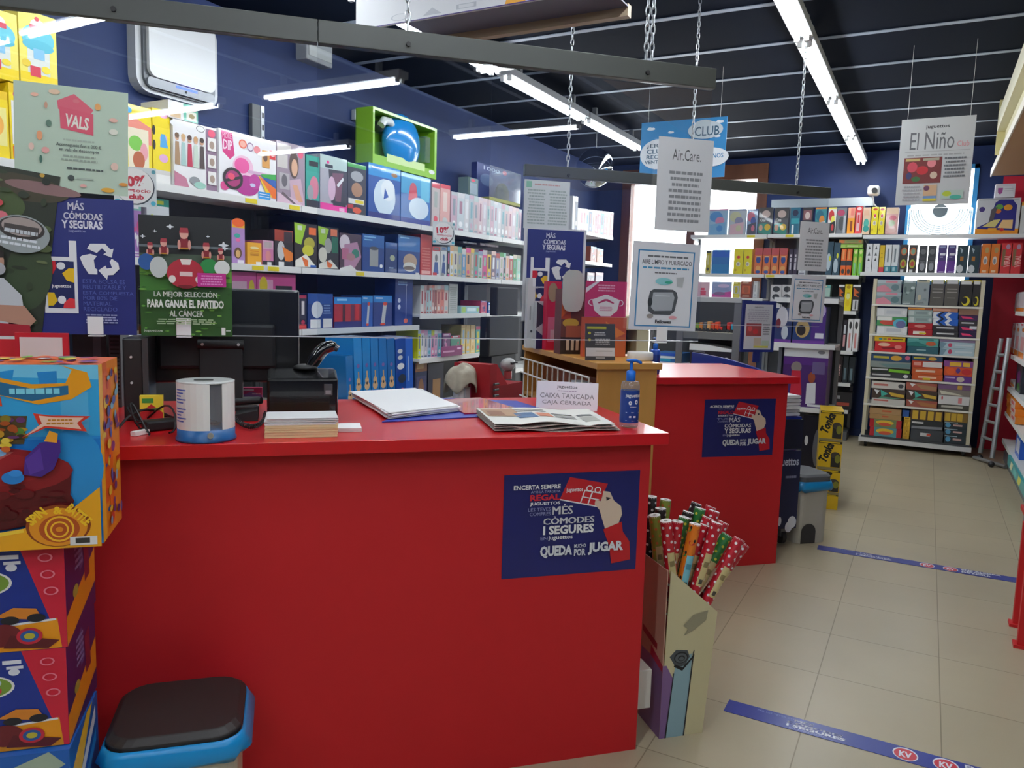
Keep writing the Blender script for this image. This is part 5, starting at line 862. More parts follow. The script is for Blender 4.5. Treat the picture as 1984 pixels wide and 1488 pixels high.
dark = [('e', 300, 120, 260, 90, '46402e'), ('e', 420, 100, 200, 40, '8a6a68'), ('e', 180, 260, 160, 120, '4a5a34'), ('e', 60, 180, 90, 60, '5a6a3a'), ('e', 400, 700, 120, 260, '3a4a30')]
rg = random.Random(3)
for i in range(46):
    dark.append(('e', rg.uniform(20, 470), rg.uniform(20, 1150), rg.uniform(14, 44), rg.uniform(10, 30), rg.choice(['3c4a2c', '52603a', '2c3424', '68724a', '34402a', '222a20'])))
for x, y in [(60, 170), (90, 260), (200, 250), (230, 330), (60, 370), (120, 480), (40, 560), (150, 600), (170, 130)]: dark.append(('e', x, y, 32, 26, ['d8707c', 'e88a90', 'c84a50', 'e8d8c8'][(x+y) % 4]))
dark += [('e', 340, 440, 150, 130, '9aa4a4'), ('e', 340, 400, 120, 80, '3a3634'), ('e', 340, 390, 104, 64, 'a89a94'), ('r', 250, 380, 430, 440, '4a4442'), ('l', 250, 400, 430, 450, 1, 'c8d0d4'), ('l', 220, 460, 450, 530, 2, 'e0e8ec'),
         ('e', 215, 660, 58, 84, 'b89078'), ('p', [(150, 640), (270, 620), (262, 575), (180, 570)], '2a2422'), ('e', 240, 700, 44, 46, 'a8acb0'), ('p', [(100, 780), (280, 760), (380, 860), (400, 960), (330, 1000), (330, 1100), (100, 1100)], 'c8ccd0'), ('p', [(180, 960), (400, 930), (470, 1020), (440, 1070), (220, 1050)], 'b88a74'), ('p', [(200, 1080), (440, 1060), (460, 1160), (200, 1180)], 'a82230')]
poster(CF, PB-.004, (-92, 322, 98, 660), dark, 500, 1200, '2c3226', 'dark photo poster of flowers and a masked person, tilted, at the left picture edge', rot=8)
foot = [('r', 0, 400, 700, 960, '3f7a2c'), ('r', 0, 0, 700, 330, '1e2022'), ('r', 0, 230, 700, 250, '6a7478'), ('r', 0, 300, 700, 400, '4a5a48'), ('p', [(0, 400), (700, 430), (700, 520), (0, 470)], '6aa83a'), ('p', [(0, 600), (700, 560), (700, 960), (0, 960)], '2f5a24')]
rg = random.Random(4)
for x, y, r in [(235, 85, 16), (120, 125, 9), (640, 215, 22), (520, 150, 8), (30, 170, 12), (650, 240, 14)]: foot += [('e', x, y, r*1.8, r*.45, 'e8ecf0'), ('e', x, y, r*.5, r*1.3, 'e8ecf0')]
for i in range(60): foot.append(('e', rg.uniform(10, 690), rg.uniform(440, 950), rg.uniform(8, 30), rg.uniform(3, 8), rg.choice(['5a9a38', '2c5220', '4a8430', '78b048'])))
def doll(x, y, s): return [('p', [(x-22*s, y+70*s), (x+22*s, y+70*s), (x+30*s, y+130*s), (x-30*s, y+130*s)], '8a2430'), ('r', x-20*s, y+60*s, x+20*s, y+100*s, '8a2430'), ('e', x-30*s, y+105*s, 9*s, 30*s, 'd8988a'), ('e', x+30*s, y+105*s, 9*s, 30*s, 'd8988a'), ('r', x-24*s, y+122*s, x+24*s, y+132*s, 'c88a2a'), ('e', x, y+40*s, 26*s, 30*s, 'e0a898'), ('p', [(x-28*s, y+34*s), (x-22*s, y+2*s), (x+22*s, y+2*s), (x+28*s, y+34*s)], 'a83a44')]
foot += doll(88, 215, .75)+doll(190, 180, .95)+doll(510, 200, .95)+doll(620, 240, .72)
foot += [('e', 60, 370, 60, 64, '2a5a9c'), ('e', 150, 410, 66, 84, 'c8d0cc'), ('e', 530, 390, 66, 60, '2a8a44'), ('e', 630, 400, 60, 60, 'e0e4e0'), ('e', 350, 455, 140, 120, 'b02838'), ('p', [(310, 340), (400, 340), (385, 385), (325, 385)], 'e8e4dc'), ('e', 250, 500, 26, 30, 'e8e4dc'), ('e', 450, 500, 26, 30, 'e8e4dc'), ('e', 350, 558, 60, 14, '7a1a28'), ('r', 306, 440, 402, 475, 'e8d0cc')]
foot += doll(345, 90, 1.3)
foot += [('r', 440, 445, 660, 555, 'c0288a'), ('l', 460, 458, 640, 545, 4, 'e090c8'), ('t', 'LA MEJOR SELECCIÓN', 110, 590, 590, 655, 'e8ece4', .04), ('t', 'PARA GANAR EL PARTIDO', 60, 665, 640, 730, 'e8ece4', .04), ('t', 'AL CÁNCER', 225, 740, 480, 800, 'e8ece4', .04), ('l', 100, 815, 600, 865, 3, 'a8c098'), ('t', 'juguettos', 30, 905, 170, 930, 'c8d0c8', .01), ('r', 620, 885, 650, 945, 'e8ece8'), ('r', 655, 905, 690, 915, 'c8d0c8')]
poster(CF, PB, (271, 420, 449, 651), foot, 700, 960, '1e2022', 'green football pitch poster with five doll figures, on the near screen')
for nm_, u, z, lab in (('left', cu(189, 648, V1)[0], s1b, 'under the navy bag poster'), ('right', cu(358, 640, V1)[0], s1b, 'under the football poster'), ('bottle', cu(1277, 645, V1)[0], s1b, 'under the framed air notice')):
    m = MB().box(-.022, -.0032, 0, .022, 0, .055, 'white').box(-.022, -.0032, -.004-.003, .022, .03, -.0035, 'white')
    tag(m.build('poster_clip', None, CF.p(u, PB-.0095, z-.001), CF.rz), 'white clip on the near screen\'s lower edge '+lab, 'clip', 'white poster clips')
def aircare():
    return [('t', 'Air.Care.', 26, 12, 78, 24, '5a5a5c', .0), ('l', 20, 34, 84, 92, 9, '8a8c90')]
def purif():
    return [('r', 8, 9, 92, 96, '3f86b8'), ('r', 10, 10.5, 90, 94.5, 'e6e8ec'), ('l', 22, 14, 82, 18, 1, '6a6c70'), ('t', 'AIRE LIMPIO Y PURIFICADO', 14, 20, 88, 25, '4a4c50', .01), ('l', 14, 27, 86, 31, 1, '4a90b8'), ('l', 30, 33, 70, 36, 1, '7a7c80'), ('e', 48, 44, 13, 4, '8ac8cc'), ('e', 55, 45, 6, 1.5, '3aa88a'), ('p', [(66, 39), (78, 38), (76, 50), (68, 49)], 'b8bcbc'),
            ('p', [(28, 56), (34, 53), (62, 53), (68, 56), (70, 62), (66, 78), (60, 82), (34, 82), (27, 78), (26, 66)], '505458'), ('p', [(33, 57), (62, 56), (65, 62), (62, 77), (36, 78), (31, 74)], 'a8adb2'), ('r', 36, 60, 58, 61, 'c8ccd0'), ('e', 29, 68, 3.5, 5, '2e3236'), ('e', 30, 84, 5, 2.5, '9a9490'), ('e', 64, 85, 6, 2, 'e8a8b0'), ('t', 'Fellowes', 38, 88, 62, 92, '2e3034', .03)]
for v_, off, qs, nm_ in ((V1, .0125, ((1272, 268, 1378, 448), (1222, 470, 1352, 640)), 'near'), (V2, .0105, ((1548, 430, 1604, 525), (1531, 533, 1597, 624)), 'far')):
    a0, zt = cu(qs[0][0], qs[0][1], v_-off)
    poster(CF, v_-off, qs[0], aircare(), 100, 100, 'd8d9dc', 'white typed notice headed Air.Care. on the %s screen' % nm_, 'notice_sheet', 'notice', group='air notices on the screens', rot=.0)
    poster(CF, v_-off-.004, qs[1], purif(), 100, 100, 'dcdde2', 'white notice with a blue border picturing an air purifier, on the %s screen' % nm_, 'notice_sheet', 'notice', group='air notices on the screens', rot=.8)
P2 = V2-.0105
m_ = [('r', 0, 0, 1000, 1000, 'e8e9ea')]
poster(CF, P2, (1015, 350, 1103, 444), [('r', 4, 3, 16, 16, '8ac0a8'), ('l', 20, 6, 80, 12, 1, 'c89a98'), ('l', 6, 18, 48, 92, 12, 'a8b4b0'), ('l', 52, 18, 96, 92, 12, 'a8b4b0')], 100, 100, 'd6dbdc', 'pale two column notice above the far screen\'s navy poster', 'notice_sheet', 'notice')
poster(CF, P2-.002, (1013, 443, 1133, 622), [], 100, 100, 'dcdde0', 'white backing frame behind the navy poster on the far screen', 'backing_sheet', 'frame')
poster(CF, P2-.005, (1020, 446, 1128, 617), comodas(0, 0), 920, 1340, '262e70', 'navy recycled bag poster in a white frame, on the far screen')

# ------------------------------------------------------------------ signs hung from the ceiling
def hung(q, Y, art, cw, ch, base, label, th=.006, name='hanging_sign', ctr=(.08, .92)):
    x0, y0, x1, y1 = q; F = WORLD; a0, _ = F.hit(x0, (y0+y1)/2, Y); a1, _ = F.hit(x1, (y0+y1)/2, Y); zt = F.hit((x0+x1)/2, y0, Y)[1]; zb = F.hit((x0+x1)/2, y1, Y)[1]; w = a1-a0; h = zt-zb
    t = thing(name, label, 'sign', (a0, Y, zb), 0)
    m = MB().box(0, 0, 0, w, th, h, mat(base, .5)); m.art(art, w, h, cw, ch, .5); m.build('printed_panel', t)
    for c in ctr: MB().cyl((w*c, th/2, h), (w*c, th/2, CZ-zb-.002), .0015, mat('c8c8c8', .4), n=5).build('cord', t)
    return t, w, h
cloud = lambda x, y, s: [('e', x, y, 9*s, 4.2*s, 'e8f0f4'), ('e', x-3*s, y-2.6*s, 4.5*s, 3.6*s, 'e8f0f4'), ('e', x+4*s, y-1.4*s, 4*s, 3*s, 'e8f0f4')]
clubA = cloud(12, 12, .55)+cloud(36, 20, .4)+cloud(92, 8, .5)+cloud(90, 32, .4)+cloud(14, 96, .8)+[('e', 22, 56, 22, 26, 'e4eaee'), ('t', '¿ERES', 8, 38, 32, 46, '4a6a80', .02), ('t', 'CLUB?', 8, 47, 34, 55, '4a6a80', .02), ('t', 'RECIBE', 8, 57, 34, 64, '4a6a80', .02), ('t', 'VENTAJAS', 6, 66, 36, 74, '4a6a80', .02), ('e', 76, 20, 20, 15, 'c8d4da'), ('e', 74, 12, 12, 9, 'c8d4da'), ('t', 'CLUB', 64, 14, 92, 30, '3a6078', .01), ('e', 84, 66, 20, 16, 'e4eaee'), ('t', 'MENOS', 78, 60, 98, 68, '3a80b0', .02)]
hung((1241, 232, 1406, 346), 6.0, clubA, 100, 100, '2f86c0', 'bright blue club sign with white clouds hanging from the ceiling')
news = [('t', 'juguettos', 34, 8, 66, 13, '4a4a4c', .02), ('t', 'El Niño', 14, 16, 74, 36, '6a6a6e', 0), ('t', 'Club', 78, 28, 94, 34, 'd88a90', .0), ('r', 8, 38, 96, 38.6, 'a8a8a8'), ('l', 10, 41, 90, 44, 1, 'a8a8a8'), ('r', 8, 45, 60, 75, '7a3030'), ('e', 20, 56, 7, 6, 'd04a58'), ('e', 34, 60, 8, 5, 'c82c34'), ('e', 46, 52, 6, 5, 'e88a90'), ('e', 50, 66, 5, 4, 'd8c0a8'), ('e', 26, 70, 6, 3, '3a6a3a'), ('e', 16, 66, 4, 4, '3a3a6c'), ('r', 10, 46, 30, 49, 'c8b070'), ('r', 34, 46, 56, 49, 'b0a890'),
        ('l', 63, 45, 92, 70, 6, '707276'), ('l', 8, 77, 36, 96, 5, 'a8a8ac'), ('r', 38, 77, 56, 96, 'd8b088'), ('e', 42, 81, 4, 3, '6a3a5a'), ('r', 38, 90, 56, 93, '6a90c0'), ('r', 38, 93, 56, 96, 'e0d040'), ('r', 62, 84, 92, 94, 'b8ccc0'), ('e', 70, 88, 6, 3, 'c0d040'), ('e', 82, 92, 8, 2.5, '4ab09a')]
hung((1741, 228, 1884, 396), 6.0, news, 100, 100, 'c9cbcb', 'large white newspaper style sign hanging before the bright shop window')
# top sign near the ceiling, cut by the picture edge
sgA = [('e', 20, 84, 4, 9, 'b8bcc4'), ('e', 20, 84, 3.2, 7.4, 'd4d6da'), ('p', [(30, 92), (34, 74), (38, 92)], 'b8bcc4'), ('r', 44, 78, 52, 90, 'b8bcc4'), ('r', 45, 80, 51, 88, 'd4d6da'), ('p', [(63, 100), (65, 60), (69, 60), (71, 100)], 'e8a83a'), ('r', 84, 60, 88, 97, '6a4a90'), ('r', 0, 97.5, 100, 100, '4a3a80')]
t, w, h = hung((690, -62, 1180, 18), 3.0, sgA, 100, 100, 'd8dade', 'white sign panel with a wooden bottom bar hanging at the top picture edge', th=.01)
a0 = WORLD.A(830, 3.3, 2.8)
MB().box(.28, .22, .0-.035, w, .26, .015, mat('a08c74', .5)).build('wooden_bar', t)
MB().box(.28, .01, -.0, w, .22, .006, mat('5a5a70', .5)).build('bottom_panel', t)

# ------------------------------------------------------------------ wall fittings above the left shelving
PU = Frame(-3.95, 0, math.pi/2)
pa0, pz0 = PU.hit(272, 200, 0); pa1 = PU.A(428, 0, 2.75); pzb = PU.hit(330, 188, 0)[1]; pzt = pzb+.50; w = pa1-pa0; h = pzt-pzb
t = thing('air_purifier', 'white and grey wall mounted air purifier with a blue light', 'air purifier', PU.p(pa0, 0, pzb), PU.rz)
def rrect(x0, z0, x1, z1, r, n=6):
    P = []
    for cx_, cz_, a in ((x1-r, z1-r, 0), (x0+r, z1-r, 90), (x0+r, z0+r, 180), (x1-r, z0+r, 270)):
        for i in range(n+1): q = math.radians(a+90*i/n); P.append((cx_+r*math.cos(q), cz_+r*math.sin(q)))
    return P[::-1]
MB().prism(rrect(0, 0, w, h, .09), .03, .10, mat('c4c7ca', .35, .1)).build('housing', t, bevel=.012, seg=3)
MB().prism(rrect(.035, .02, w-.035, h-.02, .07), .012, .0305, mat('55585c', .3, .3)).build('recess', t, bevel=.004)
MB().prism(rrect(.055, .085, w-.05, h-.03, .05), -.012, .0125, mat('e6e8ea', .3)).build('front_cover', t, bevel=.01, seg=3)
MB().prism(rrect(.05, .03, w-.05, .082, .02), -.002, .0125, mat('8a8d92', .3, .3)).build('control_strip', t, bevel=.004)
MB().box(w*.42, -.004, .062, w*.68, -.0022, .074, mat('2a3cff', .4, emit=4)).build('blue_indicator', t)
MB().cyl((w*.54, -.0045, .05), (w*.54, -.0022, .05), .007, 'black', n=10).build('sensor', t)
for (x0, y0, x1, y1, lab) in ((486, 205, 507, 268, 'left'), ):
    F = LW; a, zb_ = F.hit((x0+x1)/2, y1, .44); zt2 = F.hit((x0+x1)/2, y0, .44)[1]; w_ = .1
    t = thing('wall_upright', 'grey slotted shelf upright on the blue wall above the boxes', 'bracket', F.p(a-.06, .44-.03, 2.32), F.rz)
    MB().box(0, 0, 0, .07, .03, zt2-2.32, mat('5c6062', .4)).build('rail', t)
    m = MB().box(.072, -.005, 0, .10, .03, zt2-2.32, mat('b8bcc0', .3, .4))
    for k in range(5): m.box(.079, -.0065, .03+k*(zt2-2.32-.03)/5, .093, -.0052, .065+k*(zt2-2.32-.03)/5, 'dark')
    m.build('slotted_face', t)
a, z = LW.hit(482, 266, .1)
a2 = LW.hit(513, 274, .1)[0]
tag(MB().tube([(a+(a2-a)*i/10, .0, math.sin(math.pi*i/10)*.06) for i in range(11)], .008, mat('d8dcdc', .3)).build('cable_loop', None, (-3.6-.30, 0, LW.hit(497, 272, .3)[1]), math.pi/2), 'white cable loop over the boxes on the top left shelf', 'cable') if False else None
a, zt2 = LW.hit(692, 228, .44); zb_ = 2.32
t = thing('cable_conduit', 'thin grey cable conduit with a small junction box on the blue wall', 'conduit', LW.p(a, .42, 0), LW.rz)
MB().cyl((0, 0, zb_), (.0, 0, zt2-.02), .008, mat('a8b0b4', .4), n=8).build('pipe', t); MB().box(-.06, -.01, zt2-.03, .02, .03, zt2+.05, mat('c0c8cc', .4)).build('junction_box', t, bevel=.006)
ea0, ezt = PU.hit(594, 90, -.0); ea1, ezb = PU.hit(645, 133, 0)
t = thing('emergency_light', 'white emergency light box high on the blue left wall', 'light', PU.p(ea0, .0, ezb+.0), PU.rz)
MB().box(0, 0, 0, ea1-ea0, .19, .16, mat('b0b4b8', .4)).build('body', t, bevel=.01); MB().box(.02, -.006, .03, ea1-ea0-.02, .0, .1, mat('d8dcdc', .3)).build('diffuser', t)
# elephant toy in a green box, standing on the science boxes
zg = max(o.location.z+max(v.co.z for v in o.data.vertices) for o in bpy.data.objects if str(o.get('label', '')).startswith('glossy'))+.003
a0 = LW.A(722, .05, zg); a1 = LW.A(845, .05, zg); hh = LW.Z((a0+a1)/2, .05, 229)-zg; w = a1-a0
t = thing('toy_box', 'green open fronted box holding a blue elephant head toy, above the science boxes', 'toy box', LW.p(a0, .05, zg), LW.rz)
GRN = mat('8ac02a', .35, 0, .2)
m = MB().box(0, .15, 0, w, .16, hh, mat('6a9a2a', .4)).box(0, 0, 0, .02, .15, hh, GRN).box(w-.03, 0, 0, w, .15, hh, GRN).box(.02, 0, hh-.02, w-.03, .15, hh, GRN).box(.02, 0, 0, w-.03, .15, .07, GRN)
m.art([('r', 20, 76, 80, 90, 'd0e8a0'), ('e', 92, 88, 5, 4, 'e8e8e8')], w, hh, 100, 100)
m.build('open_carton', t)
BLU = mat('1f86d0', .18, 0, .5)
hd = MB().ball((w*.53, .07, hh*.55), w*.265, BLU, 24, 16, (1, .42, 1.02)); hd.build('head', t)
MB().tube([(w*.38, .06, hh*.78), (w*.3, .04, hh*.86), (w*.2, .03, hh*.84), (w*.16, .03, hh*.74)], .03, mat('d8dcdc', .3), n=10).build('trunk', t)
MB().ball((w*.2, .08, hh*.74), .045, mat('2a3430', .5)).build('ear', t)
MB().cyl((w*.52, .07, .071), (w*.52, .07, hh*.26), .07, mat('d8d4c8', .4), r1=.05, n=20).build('stand', t)
MB().box(w*.84, .02, hh*.3, w*.92, .13, hh*.8, clear_mat('pack_plastic')).build('clear_insert', t)
MB().ball((w*.6, .05, hh*.83), .035, mat('e8b020', .4)).build('tuft', t)
# mossy rock box on the games
zg = LW.Z(LW.A(975, .05, 2.3), .05, 396)+.012
def lwbox(x0, x1, yt, z, b, dp): a0 = LW.A(x0, b, z); a1 = LW.A(x1, b, z); return a0, a1-a0, LW.Z((a0+a1)/2, b, yt)-z
a0, w, hh = lwbox(948, 1008, 322, zg, .05, .2)
t = thing('puzzle_box', 'clear and dark box with a mossy rock model on top of the upright games', 'toy box', LW.p(a0, .05, zg), LW.rz)
m = MB().box(0, .14, 0, w, .2, hh, mat('26306a', .4)).art([('t', '1000', 20, 4, 70, 14, 'a8b0c8', .02), ('e', 86, 8, 7, 6, 'c83a4a'), ('e', 30, 40, 20, 16, '5a6a90')], w, hh, 100, 100, y=.14); m.build('carton', t)
MB().ball((w*.62, .08, hh*.26), .12, noise_mat('moss', '6a6238', '4a4428', 20, .9, bump=.5), 14, 9, (1.05, .4, .95)).build('mossy_rock', t, sub=1)
MB().box(w*.0, .0, 0, w, .135, .03, mat('8a8a40', .6)).build('green_base', t)
MB().box(0, .0, .031, w, .004, hh*.9, clear_mat('pack_plastic')).build('clear_front', t)
a0, w, hh = lwbox(906, 926, 345, zg-.01, .06, .1)
at_box(LW, .06, LW.Z(LW.A(916, .06, 2.3), .06, 382)+.012, 906, 926, 345, [('e', 50, 14, 20, 8, 'd84a5a'), ('r', 12, 28, 88, 90, '8a98a0'), ('r', 0, 0, 20, 100, '2a4a3a')], ['6a8080'], .1, 'toy_pack', 'small grey green pack standing on the upright games', 'toy pack')
# round offer signs
def offer(px, py, r, b, label, F=LW, z=None):
    a, z = F.hit(px, py, b); k = r/FPX*((F.p(a, b, z)-CAMP).dot(FW))
    m = MB().box(-k*1.1, 0, -k*1.1, k*1.1, .003, k*1.1, mat('d8dcdc', .4))
    A = [('e', 50, 50, 46, 46, '3a4046'), ('e', 48, 48, 45, 45, 'ece8e4'), ('t', '10%', 16, 22, 76, 50, 'c02838', .05, 6), ('l', 16, 54, 50, 62, 1, 'c85a60'), ('t', 'socio', 44, 54, 86, 64, 'c02838', .01), ('t', 'club', 34, 68, 70, 82, 'c02838', .05), ('e', 8, 88, 7, 5, '4ab0c8'), ('e', 92, 90, 6, 6, '4ab0c8'), ('e', 94, 10, 5, 5, '5a9aa8')]
    m.art(A, 2.2*k, 2.2*k, 100, 100, .4, x0=-k*1.1, z0=-k*1.1); m.box(-.006, .003, -.004, .006, -b/.74+.012, .004, mat('c8ccd0', .4))
    tag(m.build('discount_sign', None, F.p(a, b, z), math.radians(48)), label, 'sign', 'round discount signs')
offer(860, 452, 20, -.09, 'round white and red discount sign hanging on the left shelving beside the games')
offer(262, 362, 34, -.15, 'round white and red discount sign half hidden behind the mint voucher poster')
# white disc object above
a, z = WORLD.hit(1152, 325, 7.6)
t = thing('mirror_dome', 'round convex mirror reflecting ceiling lights, beside the doorway', 'mirror', (a-.0, 7.6, z), 0)
MB().ball((0, 0, 0), .205, mat('d8dde0', .04, 1.0), 28, 18, (1, .45, 1)).build('mirror', t); MB().cyl((0, .02, .18), (0, .02, CZ-z-.002), .006, 'dgrey').build('hanger', t)

# ------------------------------------------------------------------ things on the nearest counter
def on1(px, py, z=None): return CF.onz(px, py, ZT if z is None else z)
def cfth(name, label, cat, u, v, z, rz=0, group=None): return thing(name, label, cat, CF.p(u, v, z), CF.rz+rz, group)
ZE = ZT+.0008
# donation can
u, v = on1(397, 856); v += .045
t = cfth('donation_tin', 'white cylindrical donation tin with a blue base and coin slot', 'donation tin', u, v, ZE)
r = .076; ht = CF.Z(u, v, 737)-ZT
MB().lathe([(0, 0), (r*1.04, 0), (r*1.06, .006), (r*1.0, .012), (r, .034), (0, .034)], mat('1f5f9c', .35), 28).build('base', t)
m = MB(); n = 28
for i in range(n):      # label wraps all but a window strip
    q0, q1 = 2*math.pi*i/n, 2*math.pi*(i+1)/n; c = mat('e8e8e4', .4)
    if i in (22, 23): continue
    P = [(rr*math.cos(q), rr*math.sin(q), z) for z in (.034, ht-.004) for q in (q0, q1) for rr in (r, r-.002)]
    m.add(P, [(0, 2, 6, 4), (1, 5, 7, 3), (0, 4, 5, 1), (2, 3, 7, 6)], c)
for k in range(11):     # small blue print
    z = ht*.86-k*ht*.052
    if k in (5,): continue
    a0_, a1_ = -2.75, -2.75+.55-(k % 3)*.12
    pts = [( (r+.0006)*math.cos(a0_+(a1_-a0_)*i/6), (r+.0006)*math.sin(a0_+(a1_-a0_)*i/6)) for i in range(7)]
    m.add([(x, y, z) for x, y in pts]+[(x, y, z+.0035) for x, y in pts], [(i, i+1, i+8, i+7) for i in range(6)], '4a62b8')
m.build('paper_label', t)
MB().lathe([(r-.003, .03), (r-.003, ht-.006)], clear_mat('jar_plastic', (.9, .92, .92), 1, .05, .05, .15), 28).build('clear_wall', t)
MB().lathe([(r, ht-.004), (r*1.01, ht), (r*.9, ht+.001), (0, ht-.001)], mat('c8cac8', .3, .2), 28).box(-.03, -.006, ht+.0005, .02, .006, ht+.0015, 'black').build('lid', t)
m = MB(); rg = random.Random(9)
for k in range(9):
    q = rg.uniform(0, 6.28); d_ = rg.uniform(0, .045); m.cyl((d_*math.cos(q), d_*math.sin(q), .036+k*.002), (d_*math.cos(q), d_*math.sin(q), .038+k*.002), .012, mat('a8744a', .4, .6), n=12)
m.build('coins', t); MB().cyl((.018, -r*1.0, .022), (.018, -r*1.1, .022), .008, mat('c8c8c0', .3, .7), n=12).build('padlock', t)
# leaflets
def stack(name, label, cat, corners, z0, h, n, cols, jitter=.002, curl=0, parent=None, top=None, seed=1):
    """pile of sheets from its footprint corners (u, v)"""
    rg = random.Random(seed); cx_ = sum(c[0] for c in corners)/4; cy_ = sum(c[1] for c in corners)/4
    m = MB(); th = h/n
    for k in range(n):
        dx, dy, q = rg.uniform(-jitter, jitter), rg.uniform(-jitter, jitter), rg.uniform(-.02, .02)*jitter/.002
        P = []
        for (x, y) in corners:
            x -= cx_; y -= cy_; P.append((x*math.cos(q)-y*math.sin(q)+dx, x*math.sin(q)+y*math.cos(q)+dy))
        m.plate(P, k*th, (k+.86)*th, cols[k % len(cols)] if not callable(cols) else cols(k))
    if top: top(m, h)
    o = m.build(name, parent, CF.p(cx_, cy_, z0), CF.rz); return tag(o, label, cat) if not parent else o
def rectc(u0, v0, u1, v1, q=0):
    cx_, cy_ = (u0+u1)/2, (v0+v1)/2; P = [(u0, v0), (u1, v0), (u1, v1), (u0, v1)]
    return [((x-cx_)*math.cos(q)-(y-cy_)*math.sin(q)+cx_, (x-cx_)*math.sin(q)+(y-cy_)*math.cos(q)+cy_) for x, y in P]
u0, v0 = on1(513, 850); u1, _ = on1(654, 846)
o = stack('leaflet_stack', 'thick stack of cream and white leaflets at the front edge of the near counter', 'leaflets', rectc(u0, v0+.0, u1, v0+.14), ZE, .036, 18, lambda k: 'ecd9a8', .0012, seed=3)
rgp = random.Random(8)
o = stack('paper_stack', 'loose white slips lying on the cream leaflets', 'papers', rectc(u0+.002, v0+.004, u1-.002, v0+.135), ZE+.0365, .020, 9, ['f2f2f2', 'e4e4e2', 'd8d8d8'], .004, seed=4)
u2, v2 = on1(656, 838); u3, _ = on1(702, 838)
stack('note_pad', 'small white note pad beside the cream leaflets', 'note pad', rectc(u2, v2, u3, v2+.09, -.03), ZE, .012, 5, ['f4f2f2', 'e8e6e6'], .0008, seed=5)
# big paper pile and folders
A_ = [on1(684, 771), on1(750, 815), on1(888, 800), on1(812, 764)]
C2 = [A_[1], A_[2], A_[3], A_[0]]
stack('paper_pile', 'pile of large white sheets spread on the near counter', 'papers', C2, ZE+.004, .022, 9, ['f4f4f4', 'dadada', 'eeeeee'], .006, seed=6)
Bf = [on1(745, 818), on1(905, 806), on1(860, 800), on1(760, 800)]
tag(MB().plate([(x-Bf[0][0], y-Bf[0][1]) for x, y in [on1(740, 819), on1(1075, 801), on1(1000, 778), on1(840, 772)]], 0, .003, mat('2a3a9c', .4)).build('blue_folder', None, CF.p(*Bf[0], ZE), CF.rz), 'flat blue folder under the papers and the red folder on the near counter', 'folder')
rf = [on1(850, 803), on1(1018, 799), on1(935, 770), on1(800, 776)]
rf = [on1(900, 803, ZT+.004), on1(1018, 798, ZT+.004), on1(930, 772, ZT+.004), on1(852, 776, ZT+.004)]
tag(MB().plate([(x-rf[0][0], y-rf[0][1]) for x, y in rf], 0, .004, mat('b81c3c', .15, 0, .6)).build('red_folder', None, CF.p(*rf[0], ZE+.0035), CF.rz), 'glossy red plastic folder lying on the blue folder', 'folder')
# newspaper
n0 = on1(922, 806); n1 = on1(958, 838); n2 = on1(1202, 836); n3 = on1(1150, 806)
t = cfth('newspaper', 'folded newspaper lying at the right front of the near counter', 'newspaper', n1[0], n1[1], ZE)
def wavy(z0, z1, shr, seedy):
    rg = random.Random(seedy); m = MB(); N_ = 14; vs = []; fs = []
    P0 = Vector((n1[0], n1[1])); e1 = Vector((n2[0], n2[1]))-P0; e2 = Vector((n0[0], n0[1]))-P0; e3 = Vector((n3[0], n3[1]))-Vector((n2[0], n2[1]))
    for i in range(N_+1):
        for j in range(5):
            f, g = i/N_, j/4; p = e1*f*shr+(e2*(1-f)+e3*f)*g
            lift = .008*math.sin(f*9+seedy)*(1-g*.5)*(1 if .15 < f < .8 else .3)+.016*max(0, .25-f)*4*(1-g)*0
            vs.append((p.x, p.y, z0+(z1-z0)*(1-.5*f)+lift*(.5+.5*z0/.03)))
    n_ = len(vs); vs2 = [(x, y, z-.0018) for x, y, z in vs]
    for i in range(N_):
        for j in range(4): a = i*5+j; fs.append((a, a+5, a+6, a+1))
    return m, vs, fs, vs2, N_
for k, (z0, z1, sh, c) in enumerate([(.003, .006, 1.0, 'd8d6cc'), (.009, .013, .985, 'cfcdc4'), (.015, .020, .97, 'dedcd2'), (.021, .028, .95, 'e4e2da')]):
    m, vs, fs, vs2, N_ = wavy(z0, z1, sh, k*1.3)
    m.add(vs, fs, mat(c, .7), True); m.add(vs2, [f[::-1] for f in fs], mat('b8b6ac', .7), True)
    ed = [i*5 for i in range(N_+1)]
    m.add([vs[i] for i in ed]+[vs2[i] for i in ed], [(i+N_+1, i+N_+2, i+1, i) for i in range(N_)], 'a8a69c')
    if k == 3:
        def pt(f, g, dz=.0006):
            i = min(N_-1, int(f*N_)); j = min(3, int(g*4)); a = i*5+j; ff = f*N_-i; gg = g*4-j
            p = (Vector(vs[a])*(1-ff)+Vector(vs[a+5])*ff)*(1-gg)+(Vector(vs[a+1])*(1-ff)+Vector(vs[a+6])*ff)*gg; return (p.x, p.y, p.z+dz)
        def patch(f0, g0, f1, g1, col, dz=.0012):
            K = 5; V_ = [pt(f0+(f1-f0)*i/K, g, dz) for i in range(K+1) for g in (g0, g1)]; m.add(V_, [(2*i, 2*i+2, 2*i+3, 2*i+1) for i in range(K)], col)
        patch(.02, .45, .30, .95, 'b08a68'); patch(.05, .5, .18, .8, '8a5a40', .0018); patch(.26, .3, .42, .62, '4a6a90'); patch(.44, .35, .56, .6, 'c87a58'); patch(.58, .55, .76, .62, '4a4a48'); patch(.58, .35, .76, .5, '8a8a84')
        patch(.80, .5, .93, .6, '5a5a58'); patch(.80, .2, .93, .45, 'a8a69c'); patch(.30, .7, .56, .76, '6a6a66'); patch(.30, .82, .56, .88, 'a09e96')
    m.build('page', t)
